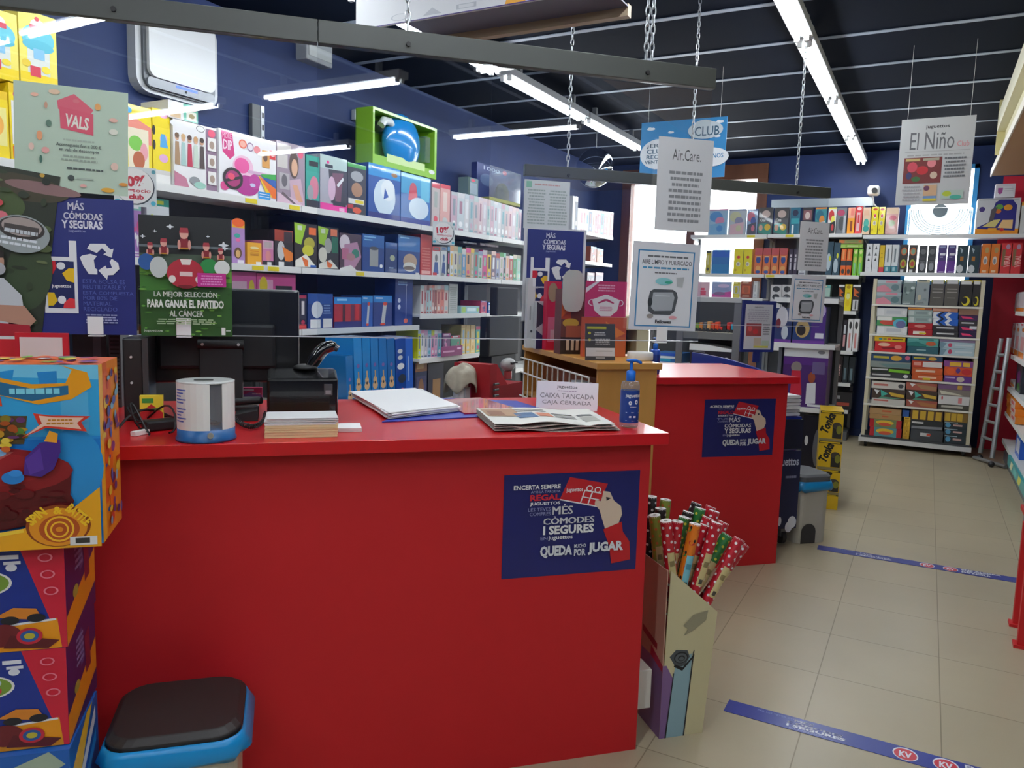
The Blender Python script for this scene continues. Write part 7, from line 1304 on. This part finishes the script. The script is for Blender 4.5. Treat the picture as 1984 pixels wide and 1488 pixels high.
for (zz_, nb, lab) in ((.616, 6, 'lower'), (.836, 6, 'upper')):
    m = MB(); rg = random.Random(int(zz_*100)); 
    for k in range(nb):
        d_ = rg.uniform(-.006, .006); z0_ = k*.022; m.prism([(.0, z0_), (w-.035, z0_+.002), (w-.03, z0_+.012), (w-.04, z0_+.020), (0, z0_+.019)], d_, .3+d_, mat(['d8dadc', 'c4c8ca', 'e0e2e2'][k % 3], .6))
    tag(m.build('bag_stack', None, CF.p(tu0+.026, tv0+.035, zz_+.002), CF.rz), '%s stack of folded white carrier bags on the navy trolley' % lab, 'bags', 'stacks of carrier bags')
fa, _ = cu(1437, 640, 4.66); fb, _ = cu(1501, 640, 4.66); fz0 = cu(1470, 682, 4.66)[1]; fz1 = cu(1470, 583, 4.66)[1]
t = cfth('framed_newspaper', 'newspaper style page in a navy frame above the arched trolley panel', 'sign', fa, 4.66, fz0)
MB().box(0, 0, 0, fb-fa, .015, fz1-fz0, mat('222c72', .4)).box((fb-fa)*.4, .003, -(fz0-ZT2-.0)*1.0+.004, (fb-fa)*.6, .012, 0, mat('222c72', .4)).build('frame', t)
m = MB().box((fb-fa)*.08, -.0015, (fz1-fz0)*.05, (fb-fa)*.9, 0, (fz1-fz0)*.93, mat('d0d2d4', .5))
m.art([('t', 'juguettos', 32, 4, 66, 8, '5a5a5c', .01), ('l', 6, 10, 90, 38, 6, 'b0b0b8'), ('r', 6, 42, 62, 70, 'a04a48'), ('e', 20, 54, 8, 6, 'd05a58'), ('e', 40, 60, 10, 6, 'c83a40'), ('l', 66, 42, 94, 68, 5, '6a6c70'), ('r', 36, 74, 62, 96, 'c8b8a0'), ('r', 66, 80, 92, 92, 'b8c8b0'), ('r', 36, 92, 90, 96, 'd8d050')], (fb-fa)*.82, (fz1-fz0)*.88, 100, 100, x0=(fb-fa)*.08, z0=(fz1-fz0)*.05, y=-.0015); m.build('page', t)
def bin_(label, u0, v0, w, d, h, rz=0, cut=True, body='c4bda6', lid='2c2a28', bag='1f8ec8', lidt=.035):
    t = cfth('waste_bin', label, 'bin', u0, v0, 0, rz); bm = mat(body, .45)
    def rr(x0, y0, x1, y1, r, n=5):
        P = []
        for cx_, cy_, a in ((x1-r, y1-r, 0), (x0+r, y1-r, 90), (x0+r, y0+r, 180), (x1-r, y0+r, 270)):
            for i in range(n+1): q = math.radians(a+90*i/n); P.append((cx_+r*math.cos(q), cy_+r*math.sin(q)))
        return P
    def loft(m, lv, mt, cap=True):
        n = len(lv[0][0]); V_ = []; F_ = []
        for P, z in lv: V_ += [(x, y, z) for x, y in P]
        for k in range(len(lv)-1): F_ += [(k*n+i, k*n+(i+1) % n, (k+1)*n+(i+1) % n, (k+1)*n+i) for i in range(n)]
        if cap: F_ += [tuple(range(n))[::-1], tuple(range((len(lv)-1)*n, len(lv)*n))]
        m.add(V_, F_, mt)
    tp = .014; m = MB(); loft(m, [(rr(tp, tp, w-tp, d-tp, .05), .0), (rr(.008, .008, w-.008, d-.008, .06), h-lidt-.01)], bm)
    if cut:
        A = [(0, 0), (1, 0), (1, .6)]+[(.5+.5*math.cos(math.pi*i/8), .6+.4*math.sin(math.pi*i/8)) for i in range(1, 8)]+[(0, .6)]
        P = [(w*.16+x*w*.42, tp*.85-.0+(-.004), .002+z*.13) for x, z in A]; m.add(P, [tuple(range(len(P)))], mat('3a3834', .7))
    m.build('body', t)
    rg = random.Random(3); N_ = 24; bb = rr(-.004, -.004, w+.004, d+.004, .065, 5); lv = []
    for z, e in ((h-lidt-.055, .004), (h-lidt-.035, .014), (h-lidt-.012, .006), (h-lidt+.006, .0)):
        lv.append(([(x+e*(1 if x > w/2 else -1)*(.5+rg.random()), y+e*(1 if y > d/2 else -1)*(.5+rg.random())) for x, y in bb], z+rg.uniform(-.004, .004)))
    m = MB(); n = len(bb); V_ = []
    for k, (P, z) in enumerate(lv): V_ += [(x, y, z+(rg.uniform(-.014, .012) if k == 0 else 0)) for x, y in P]
    m.add(V_, [(k*n+i, k*n+(i+1) % n, (k+1)*n+(i+1) % n, (k+1)*n+i) for k in range(3) for i in range(n)], mat(bag, .3), True)
    o = m.build('bin_bag', t); sd = o.modifiers.new('thick', 'SOLIDIFY'); sd.thickness = .003
    m = MB(); loft(m, [(rr(.0, .0, w, d, .07), h-lidt), (rr(-.002, -.002, w+.002, d+.002, .07), h-.014), (rr(.014, .014, w-.014, d-.014, .065), h)], mat(lid, .5)); m.build('lid', t, bevel=.004)
    return t
gv = 4.10; gu = max(CF.A(1541, gv, 0), tu1+.012); gu2 = CF.A(1600, gv, 0)
bh_ = CF.Z(gu, gv, 922)
bin_('pale grey bin with a grey lid and blue bag beside the bag trolley', gu, gv, (gu2-gu)+.03, .30, bh_, 0, True, 'b8b4a4', '5a5c5e', '1a88c0', .05)
# nearest bin, cut by the bottom edge
hb = .45
bin_('cream bin with a dark lid and bright blue bag in front of the near counter', -.434, 1.925, .318, .305, hb, 0, False, 'c8c2aa', '2b2726', '1890d0', .03)

# ------------------------------------------------------------------ boxed toys stacked at the left foreground
BV = 1.8
def face(v, x0, y0, x1, y1): return cu(x0, y0, v), cu(x1, y1, v)
bu1, bzt = cu(187, 707, BV); bzb = cu(204, 1052, BV)[1]; bu1 = (bu1+cu(204, 1052, BV)[0])/2
W_ = .52; D_ = .19
ar = [('r', 0, 0, 1000, 750, '1a78c6'), ('r', 0, 0, 1000, 300, '3aa6dc'), ('p', [(0, 0), (1000, 0), (1000, 60), (700, 50), (300, 100), (0, 70)], '7accec'), ('p', [(640, 30), (700, 20), (690, 80), (650, 90)], '2a90d0'), ('p', [(780, 30), (850, 25), (850, 90), (790, 90)], '2a86c8'), ('r', 860, 110, 960, 300, '5ab4e0'), ('r', 0, 292, 1000, 304, '2a8cd4'),
      ('e', 620, 520, 370, 170, '1f68b8'), ('e', 900, 420, 110, 160, '2e90d0'),
      ('p', [(300, 60), (500, 38), (600, 40), (760, 78), (880, 74), (905, 20), (860, 0), (960, 30), (975, 90), (900, 140), (780, 160), (640, 120), (500, 95), (300, 110)], 'f0a01e'), ('p', [(300, 70), (500, 52), (600, 56), (760, 96), (890, 84), (890, 120), (760, 146), (600, 110), (500, 100), (300, 116)], '2c6a90'),
      ('t', 'THE', 540, 62, 645, 104, '8adcec', .04, -8), ('l', 660, 84, 880, 128, 1, '8adcec'), ('p', [(300, 110), (520, 100), (650, 128), (655, 166), (300, 160)], 'e0481e'), ('t', 'ARENA', 452, 112, 645, 158, 'f4c01e', .04, -4), ('p', [(300, 196), (740, 206), (725, 320), (300, 310)], '5a4a2a'), ('p', [(300, 200), (600, 190), (612, 222), (300, 232)], 'e8a81e')]
rg = random.Random(21)
for i in range(44): ar.append(('e', rg.uniform(490, 720), rg.uniform(215, 312), rg.uniform(8, 24), rg.uniform(6, 16), rg.choice(['8a7a2a', 'a8501e', '5a8a3a', '6a3a6a', 'c8962a', '3a3020'])))
ar += [('e', 480, 560, 420, 118, '561014'), ('p', [(60, 440), (895, 430), (880, 600), (840, 640), (60, 640)], '5e1216'), ('e', 480, 430, 420, 110, '8c1c20'), ('e', 460, 420, 360, 80, '9c2226'), ('p', [(470, 330), (690, 350), (560, 430), (480, 440)], 'b8605a'), ('e', 600, 352, 66, 20, '8ab8e0')]
for i in range(46): ar.append(('e', rg.uniform(400, 880), rg.uniform(490, 640), rg.uniform(10, 40), rg.uniform(6, 20), rg.choice(['6a181c', '4e0e12', '64161a'])))
for i in range(24): ar.append(('e', rg.uniform(480, 620), rg.uniform(330, 480), rg.uniform(8, 20), rg.uniform(6, 16), rg.choice(['5a9a3a', 'e0b83a', '3a7ac0', 'c85a2a', '2a5a9a'])))
for x_ in (520, 590, 670): ar += [('e', x_, 318, 22, 10, 'e0c03a'), ('e', x_, 300, 15, 12, 'e8c84a'), ('e', x_, 334, 16, 12, ['c8602a', 'd8b83a', '3a9a5a'][(x_//70) % 3])]
ar += [('p', [(728, 440), (735, 370), (790, 310), (862, 300), (862, 350), (835, 420), (790, 450)], '4a2a80'), ('p', [(735, 380), (790, 330), (800, 420), (750, 440)], '5c3a96'), ('p', [(805, 305), (825, 262), (855, 275), (850, 312)], 'f0a02a'), ('e', 690, 450, 40, 26, '2a80c8'), ('e', 700, 432, 24, 14, '3a90d8'), ('e', 565, 492, 34, 20, '2a80c8'), ('e', 562, 470, 14, 12, 'c8a83a'),
       ('p', [(725, 290), (790, 240), (770, 190), (830, 200), (975, 205), (940, 230), (960, 268), (880, 258), (815, 250)], 'd83a26'), ('p', [(740, 282), (800, 232), (790, 200), (850, 208), (950, 210), (925, 232), (940, 258), (870, 248), (810, 242)], 'f4c8b0'), ('l', 810, 212, 920, 240, 2, 'c8801e'),
       ('p', [(0, 690), (400, 705), (720, 660), (880, 600), (1000, 500), (1000, 750), (0, 750)], 'eea81c'), ('p', [(0, 690), (400, 705), (720, 662), (720, 676), (400, 722), (0, 706)], 'f8d040'), ('e', 845, 655, 118, 88, '8a3a10'), ('e', 845, 660, 106, 80, 'e89420'), ('e', 848, 668, 74, 58, 'b8501a'), ('o', 848, 668, 54, 8, 'f8c030'), ('o', 848, 670, 34, 7, 'f8c030'), ('e', 848, 670, 14, 11, 'e08a20'),
       ('t', 'SPIN', 728, 592, 806, 632, 'f8c828', .05, 40), ('t', '&', 828, 574, 862, 606, 'f8c828', .05), ('t', 'BATTLE', 868, 592, 972, 632, 'f8c828', .05, -44), ('r', 885, 704, 985, 740, 'e8e4e0'), ('r', 905, 710, 958, 732, '3a3836')]
# canvas x spans the whole box face; the picture shows its right part
t = cfth('toy_box', 'big bright blue and yellow battle toy box, topmost at the left picture edge', 'toy box', bu1-W_, BV, bzb)
h = bzt-bzb; m = MB().box(0, 0, 0, W_, D_, h, mat('e88a1e', .3, 0, .25)); m.art(ar, W_, h, 1000, 750, .3, .25, step=.00025)
T0 = m.T; m.T = Matrix.Translation((W_, 0, 0)) @ Matrix.Rotation(math.pi/2, 4, 'Z'); rg = random.Random(5)
sa = [('r', 0, 0, 18, 100, 'f0b02a'), ('r', 40, 4, 60, 96, 'e86a1e'), ('r', 18, 0, 40, 80, 'd85a1e')]
for i in range(46): sa.append(('e', rg.uniform(14, 88), rg.uniform(4, 92), rg.uniform(4, 11), rg.uniform(1, 3.5), rg.choice(['2a5aa8', '6a3a80', 'e8c03a', 'c83a2a', '7ab0c8', '4a2a70'])))
m.art(sa, D_, h, 100, 100, .3, .2, step=.0002); m.T = Matrix.Translation((0, 0, h)) @ Matrix.Rotation(-math.pi/2, 4, 'X'); sb = []
for i in range(60): sb.append(('e', rg.uniform(3, 97), rg.uniform(6, 94), rg.uniform(1.5, 4), rg.uniform(5, 14), rg.choice(['e8c83a', 'c83a3a', 'f0ece8', '6a3a80', 'e8702a', '7ab04a'])))
m.T = Matrix.Translation((0, 0, h)) @ Matrix.Rotation(-math.pi/2, 4, 'X'); m.art([('r', 0, 0, 100, 100, 'd8601e')]+sb, W_, D_, 100, 100, .3, step=.0002)
m.T = T0; m.build('carton', t)
# two identical boxes below
def carbox(label, zb, ht, uR):
    t = cfth('toy_box', label, 'toy box', uR-.36, BV+.02, zb, 0, 'navy boxed toy cars stacked at the left'); w = .36; h = ht; d = .26
    A = [('r', 0, 0, 100, 100, '16308a'), ('p', [(76, 0), (100, 0), (100, 100), (97, 100)], 'd0203a'), ('p', [(0, 76), (70, 74), (95, 71), (97, 100), (0, 100)], 'ee9a1a'), ('p', [(66, 74), (94, 71), (94.5, 73), (66, 76)], 'f0f0f0'), ('r', 30, 22, 56, 70, '14182c'), ('p', [(30, 46), (52, 40), (56, 60), (46, 70), (30, 70)], '5e1a22'),
         ('e', 56, 34, 16, 12, 'f0ece8'), ('e', 56, 34, 14.5, 10.5, '7a9a3a'), ('e', 52, 34, 6, 7, 'e8702a'), ('e', 60, 30, 5, 5, 'c8d8e8'), ('e', 60, 38, 5, 5, 'd8404a'), ('e', 55, 30, 4, 4, 'e8c03a'), ('p', [(40, 38), (46, 30), (48, 44)], 'f0ece8'), ('r', 34, 8, 44, 14, 'b8c8d8'), ('r', 66, 8, 76, 12, 'e8e8f0'), ('r', 68, 14, 77, 17, 'e8e8f0'), ('e', 72, 20, 3, 3.4, 'e8e8f0'),
         ('p', [(62, 66), (72, 58), (84, 60), (86, 66), (80, 70)], 'd8822a'), ('e', 70, 70, 5, 4, '22222a'), ('e', 84, 69, 5, 4, '22222a'), ('e', 66, 84, 10, 11, '6e2026'), ('p', [(70, 84), (96, 92), (90, 99), (66, 96)], '5e1a22'), ('e', 80, 86, 7, 8, 'c8283c'), ('e', 80, 86, 5, 5.6, '2a5a9a'), ('e', 80, 86, 3, 3, 'c8b83a'),
         ('o', 90, 12, 4, 1, 'e88090'), ('o', 91, 28, 4, 1, 'e88090'), ('o', 92.5, 44, 4, 1, 'e88090'), ('t', 'HASTA', 0, 86, 12, 96, 'c8d8e8', .03) if False else ('r', 0, 88, 14, 94, '8ab0d0')]
    m = MB().box(0, 0, 0, w, d, h, mat('16308a', .35, 0, .15)); m.art(A[1:], w, h, 100, 100, .35, step=.00025); T0 = m.T
    m.T = Matrix.Translation((w, 0, 0)) @ Matrix.Rotation(math.pi/2, 4, 'Z'); rg = random.Random(3)
    B = [('r', 0, 0, 100, 100, '3a2058'), ('p', [(0, 72), (100, 40), (100, 76), (0, 100)], 'e8901c'), ('p', [(40, 10), (50, 4), (60, 40), (46, 46)], '5a4a80'), ('p', [(60, 20), (76, 16), (80, 60), (62, 62)], '7a2238'), ('e', 30, 58, 9, 6, 'a89a3a'), ('l', 30, 8, 56, 40, 5, '8a80b0')]
    m.art(B, d, h, 100, 100, .35, step=.00025); m.T = T0; m.build('carton', t); return t
z2t = cu(122, 1062, BV)[1]; z2b = cu(123, 1262, BV)[1]; z3b = cu(126, 1452, BV)[1]; uR = cu(122, 1150, BV)[0]
z2t = bzb-.002
carbox('navy and orange toy box directly under the big blue box at the left', z2b+.001, z2t-z2b-.001, uR)
carbox('navy and orange toy box, second below the big blue box at the left', z3b+.001, z2b-z3b-.001, uR-.004)
t = cfth('toy_box', 'blue box with yellow and white stripes under the navy toy boxes', 'toy box', uR-.40, BV-.0, z3b-.24)
m = MB().box(0, 0, 0, .40, .26, .239, mat('1f5fb0', .35)); m.art([('p', [(40, 0), (60, 0), (40, 60), (30, 50)], 'e8a020'), ('p', [(60, 20), (90, 0), (98, 14), (60, 50)], 'a8b8a0'), ('e', 70, 60, 20, 20, '5a4a30')], .40, .239, 100, 100); T0 = m.T
m.T = Matrix.Translation((.40, 0, 0)) @ Matrix.Rotation(math.pi/2, 4, 'Z'); m.art([('p', [(0, 30), (60, 0), (80, 0), (20, 60)], 'f0c020'), ('p', [(10, 60), (90, 10), (90, 24), (10, 74)], 'e8ecf0'), ('p', [(10, 84), (90, 34), (90, 48), (10, 98)], '2a90d0')], .26, .239, 100, 100); m.T = T0; m.build('carton', t)
if z3b-.24 > .02:
    zz = z3b-.241
    o = MB().box(0, 0, 0, .40, .26, zz-.001, mat('1c3f7c', .4)).build('toy_box', None, CF.p(uR-.40, BV, 0), CF.rz); tag(o, 'lowest box of the left stack, standing on the floor out of the picture', 'toy box')
# red box with a white card standing behind the big toy box
t = cfth('display_box', 'red cardboard display with a blank white card behind the big toy box', 'display', 0, 0, 0)
v = 2.4; a0 = cu(30, 690, v)[0]; a1 = cu(133, 690, v)[0]; zt = cu(80, 645, v)[1]
MB().box(a0, v, ZT+.001, a1, v+.012, zt, mat('c01c2c', .4)).build('red_back', t); MB().box(a0+.012, v-.003, ZT+.02, a1-.014, v-.0002, zt-.012, mat('e0d0cc', .5)).build('white_card', t)
MB().box(a0-.12, v+.03, ZT+.001, a0+.02, v+.16, zt-.02, mat('b8bab8', .5)).art([('r', 0, 0, 100, 30, 'c8202c'), ('l', 0, 34, 100, 100, 8, '7a7c7a')], .14, zt-.02-ZT, 100, 100, x0=a0-.12, z0=ZT, y=v+.03).build('leaflet_pile', t)

# ------------------------------------------------------------------ wrapping paper display
wu0, wv0 = CF.onz(1277, 1432, 0); wu1, _ = CF.onz(1360, 1419, 0); wv0 = (wv0+CF.onz(1360, 1419, 0)[1])/2
w = wu1-wu0; d = .24; zl = cu(1291, 1107, wv0)[1]; zr_ = cu(1383, 1186, wv0)[1]
t = cfth('wrapping_paper_stand', 'cream cardboard stand with a drawing of blue and purple paper rolls', 'cardboard stand', wu0, wv0, 0)
CB = mat('cfc59a', .6); th = .004; w_top = w+.035
sl = lambda x, z0=0: 0
A = [(0, 0), (w, 0), (w_top*.985, zr_), (.012, zl)]
m = MB(); m.prism(A, 0, th, CB)
m.art([('p', [(0, 100), (27, 100), (27, 49), (2, 46)], '8a6a98'), ('p', [(14, 100), (62, 100), (70, 54), (26, 56)], '8fb0b8'), ('p', [(22, 53), (34, 48), (60, 49), (62, 55), (44, 60), (26, 58)], '4a5054'), ('o', 44, 53, 7, 1.6, '1a1c1e'),
       ('p', [(60, 100), (63, 100), (73, 52), (71, 52)], '22242a'), ('p', [(13, 100), (16, 100), (31, 59), (29, 59)], '22242a'), ('p', [(27, 60), (44, 62), (72, 56), (72, 54.5), (44, 60), (28, 58.5)], '1a1c20'), ('p', [(48, 22), (92, 2+16), (98, 22), (80, 30), (52, 34), (58, 29), (46, 27)], '9a9478')], w, zl, 100, 112) if False else None
zl_ = zl
def on_face(u, q): return None
m.art([('p', [(0, 100), (14, 100), (24, 64), (8, 56), (0, 56)], '80608e'), ('p', [(14, 100), (56, 100), (66, 50), (30, 54), (24, 64)], '8fb0b8'), ('p', [(14, 51), (28, 47), (54, 48), (60, 52), (50, 57), (30, 58)], '4a5054'), ('e', 40, 52, 16, 3.4, '1a1c1e'), ('e', 40, 52.2, 13.5, 2.8, '5a6064'), ('e', 41, 52.4, 8, 1.7, '1a1c1e'), ('e', 41, 52.6, 5.5, 1.1, '5a6064'),
       ('p', [(54, 100), (57, 100), (70, 48), (67, 49)], '22242a'), ('p', [(12, 100), (15, 100), (26, 61), (24, 61)], '22242a'), ('p', [(24, 57), (44, 60), (70, 52), (70, 50.5), (44, 58), (26, 55.5)], '1a1c20'), ('p', [(40, 33), (62, 27), (96, 25), (92, 31), (66, 36), (42, 39), (52, 35)], '9a9478')], w, zl, 100, 100)
m.build('front_face', t)
MB().box(0, th, 0, th, d, zl, mat('b8907c', .6)).art([], 1, 1, 1, 1).build('left_face', t)
m = MB(); m.T = Matrix.Rotation(-math.pi/2, 4, 'Z') @ Matrix.Translation((-d, 0, 0)); m.art([('r', 30, 56, 100, 100, '80608e'), ('p', [(60, 50), (100, 56), (100, 60), (60, 56)], 'a81a3c'), ('p', [(30, 42), (80, 46), (80, 50), (30, 46)], '8a1a2c'), ('r', 20, 57, 23, 100, '22242a')], d, zl, 100, 100); m.build('left_print', t)
MB().add([(w, th, 0), (w, d, 0), (w_top, d, zr_), (w_top*.985, th, zr_), (w-.004, th, 0), (w-.004, d, 0), (w_top-.004, d, zr_), (w_top*.985-.004, th, zr_)], [(0, 1, 2, 3), (4, 7, 6, 5), (3, 2, 6, 7), (0, 3, 7, 4), (1, 5, 6, 2)], CB).build('right_face', t)
MB().prism([(0, 0), (w, 0), (w_top, zr_), (.0, zl+.0)], d-th, d, CB).build('back_face', t); MB().box(th, th, .0, w-.004, d-th, .01, CB).build('bottom', t)
# rolls
RD = [('b8182a', 'e8e4e4', 'dot'), ('e07a1a', '4a8a3a', 'fruit'), ('2a7a3a', 'c8c83a', 'dot'), ('1c1c1e', 'e8e8e8', 'dot'), ('8a9a3a', 'c8783a', 'dot'), ('5a6a70', 'c84a3a', 'stripe')]
kinds = {'dot': {}, }
def roll(kind, px, py, row_, col_, label, lab=True):
    rv = wv0+.03+row_*.044; v = rv+.004*row_; ut, zt = cu(px, py, v); top = Vector((ut, v, zt)); ru = wu0+.028+col_*.046+(.02 if row_ % 2 else 0); rz_ = zl+(zr_-zl)*min(1, (ru-wu0)/w)+.01
    k_ = (zt-.30)/max(.05, zt-rz_); bu = min(max(ut+(ru-ut)*k_, wu0+.028), wu0+w-.03)
    bot = Vector((bu, rv, .30)); ax = (top-bot); L = ax.length; ax.normalize(); c, c2, ty = RD[kind]; r = .0205
    t = cfth('wrapping_paper_roll', label, 'paper roll', 0, 0, 0, 0, 'rolls of wrapping paper'); t.location = CF.p(bot.x, bot.y, bot.z)
    # orientation: z along the roll
    wa = CF.d*ax.x+CF.n*ax.y+Vector((0, 0, ax.z)); t.rotation_euler = wa.to_track_quat('Z', 'Y').to_euler()
    rgx = random.Random(px*7+int(py)); m = MB(); n = 20; rot = rgx.uniform(0, 6)
    m.cyl((0, 0, 0), (0, 0, L), r, mat(c, .35, 0, .3), n=n, cap=False)
    def spot(q, z, a, b, col, k=9, e=.0006):
        V_ = []
        for i in range(k): tt = 2*math.pi*i/k; qq = q+a*math.cos(tt)/r; V_.append(((r+e)*math.cos(qq), (r+e)*math.sin(qq), z+b*math.sin(tt)))
        m.add(V_, [tuple(range(k))], col)
    z = L-.02; j = 0
    while z > L-.62 and z > .02:
        for i in range(5 if ty == 'dot' else 3):
            q = rot+2*math.pi*(i+.5*(j % 2))/(5 if ty == 'dot' else 3)
            if ty == 'dot': spot(q, z, .0052, .0052, c2)
            elif ty == 'fruit': spot(q, z, .011, .009, c2 if (i+j) % 2 else 'c8282c'); spot(q+.4, z+.008, .004, .006, '1c1c1c', e=.001)
            else: spot(q, z, .009, .004, c2)
        z -= .026 if ty == 'dot' else .045; j += 1
    m.build('printed_sheet', t)
    MB().lathe([(r*.0, L-.0), (r*.35, L), (r*.36, L+.0008), (r*.98, L+.0010), (r*1.0, L-.004)], mat('ecebe8', .6), 20).lathe([(r*.0, L-.0001), (r*.34, L+.0012)], mat('8a8478', .8), 14).build('white_roll_end', t)
    if lab:
        zc = L-.16; qf = math.atan2(-1, 0)
        V_ = []; K = 8; cdir = None
        # face towards the aisle
        import mathutils
        M_ = t.rotation_euler.to_matrix().inverted(); fdir = M_ @ (-CF.n*.9-CF.d*.1); q0 = math.atan2(fdir.y, fdir.x); m = MB()
        for (zz0, zz1, col, dq, e) in ((zc-.07, zc+.05, 'ccbc84' if kind != 1 else '7ac0cc', .62, .0012), (zc-.062, zc-.045, '4a463c', .3, .0018), (zc+.0, zc+.02, '8a7a50' if kind != 1 else '4a90a0', .4, .0018)):
            V_ = []
            for i in range(K+1):
                q = q0-dq+2*dq*i/K
                for zz in (zz0, zz1): V_.append(((r+e)*math.cos(q), (r+e)*math.sin(q), zz))
            m.add(V_, [(2*i, 2*i+2, 2*i+3, 2*i+1) for i in range(K)], col)
        m.build('paper_tag', t)
    return t
RL = [(0, 1290, 1009, 0, 0), (1, 1347, 1015, 0, 1), (0, 1389, 1013, 0, 2), (0, 1433, 1044, 0, 3),
      (0, 1313, 1010, 1, 0), (0, 1367, 1018, 1, 1), (2, 1409, 1036, 1, 2), (0, 1442, 1054, 1, 3),
      (4, 1268, 998, 2, 0), (2, 1326, 1002, 2, 1), (0, 1372, 1003, 2, 2), (0, 1402, 1012, 2, 3),
      (3, 1280, 985, 3, 0), (3, 1334, 992, 3, 1), (2, 1357, 985, 3, 2), (0, 1384, 990, 3, 3),
      (3, 1262, 962, 4, 0), (4, 1290, 968, 4, 1), (3, 1350, 975, 4, 2), (0, 1378, 982, 4, 3)]
nmk = {0: 'red wrapping roll with white dots', 1: 'orange wrapping roll with apples', 2: 'green wrapping roll with yellow dots', 3: 'black wrapping roll with white dots', 4: 'olive wrapping roll', 5: 'grey wrapping roll'}
cnt = {}
for (k, px, py, rw_, cl_) in RL:
    nk = sum(1 for q in RL if q[0] == k)
    lab = nmk[k]+(' in the cardboard stand' if nk == 1 else ' in the cardboard stand, %s from the left' % ORD[sorted([q[1] for q in RL if q[0] == k]).index(px)])
    roll(k, px, py, rw_, cl_, lab, rw_ < 3)
# socket box on the counter's end
a0, zt = cu(1238, 1300, 2.33); a1, zb = cu(1260, 1372, 2.33)
t = cfth('socket_box', 'white electrical socket box on the end of the near red counter', 'socket box', 0, 0, 0)
MB().box(1.1495, 2.33, zb, 1.1495+max(.03, a1-1.1495), 2.42, zt, mat('d0ccc0', .4)).build('housing', t, bevel=.004)

# ------------------------------------------------------------------ floor tapes
def tape(p0, p1, p2, label, flip=False):
    """p0 near left corner, p1 far left corner, p2 point on the far edge to the right"""
    A0 = Vector(WORLD.onz(*p0, 0)); A1 = Vector(WORLD.onz(*p1, 0)); A2 = Vector(WORLD.onz(*p2, 0)); e = (A2-A1).normalized(); q = math.atan2(e.y, e.x); W2 = .095; L = 1.12
    m = MB().box(0, 0, .0, L, W2, .0012, mat('2b3b90', .3)); m.T = Matrix.Rotation(-math.pi/2, 4, 'X')
    A = [('t', 'PER LES TEVES COMPRES', 10, 14, 26, 26, '8a98d0', .0), ('t', 'MÉS', 30-8, 14, 28, 34, 'e8ecf4', .04), ('t', 'CÒMODES', 20, 36, 37, 56, 'e8ecf4', .04), ('t', 'I SEGURES', 20, 60, 38, 80, 'e8ecf4', .04), ('t', 'en juguettos', 21, 84, 32, 93, 'a8b4e0', .0),
         ('e', 55, 52, 3.6, 44, 'e8ecf4'), ('e', 55, 54, 3.2, 38, 'd03a48'), ('t', 'KV', 53.2, 34, 56.8, 76, 'e8ecf4', .04), ('e', 66, 52, 3.6, 44, 'e8ecf4'), ('e', 66, 54, 3.2, 38, 'd03a48'), ('t', 'KV', 64.2, 34, 67.8, 76, 'e8ecf4', .04),
         ('t', 'ENS ALEGRA', 71, 12, 89, 34, 'e8ecf4', .04), ('t', 'VEURE\'T', 71, 38, 84, 60, 'e8ecf4', .04), ('t', 'DE NOU!', 71, 64, 84, 88, 'e8ecf4', .04)]
    m.T = Matrix.Translation((0, 0, .0012)) @ Matrix.Rotation(-math.pi/2, 4, 'X'); m.art(A, L, W2, 100, 100, .3, step=.0003)
    tag(m.build('floor_tape', None, (A1.x+e.y*W2, A1.y-e.x*W2, .0006), q), label, 'floor sticker', 'blue distance tapes on the floor')
tape((1403, 1378), (1413, 1356), (1895, 1487), 'blue floor tape with white lettering, the one nearest the camera')
tape((1584, 1062), (1586, 1056.5), (1976, 1121), 'blue floor tape with white lettering, the far one beyond the second counter')
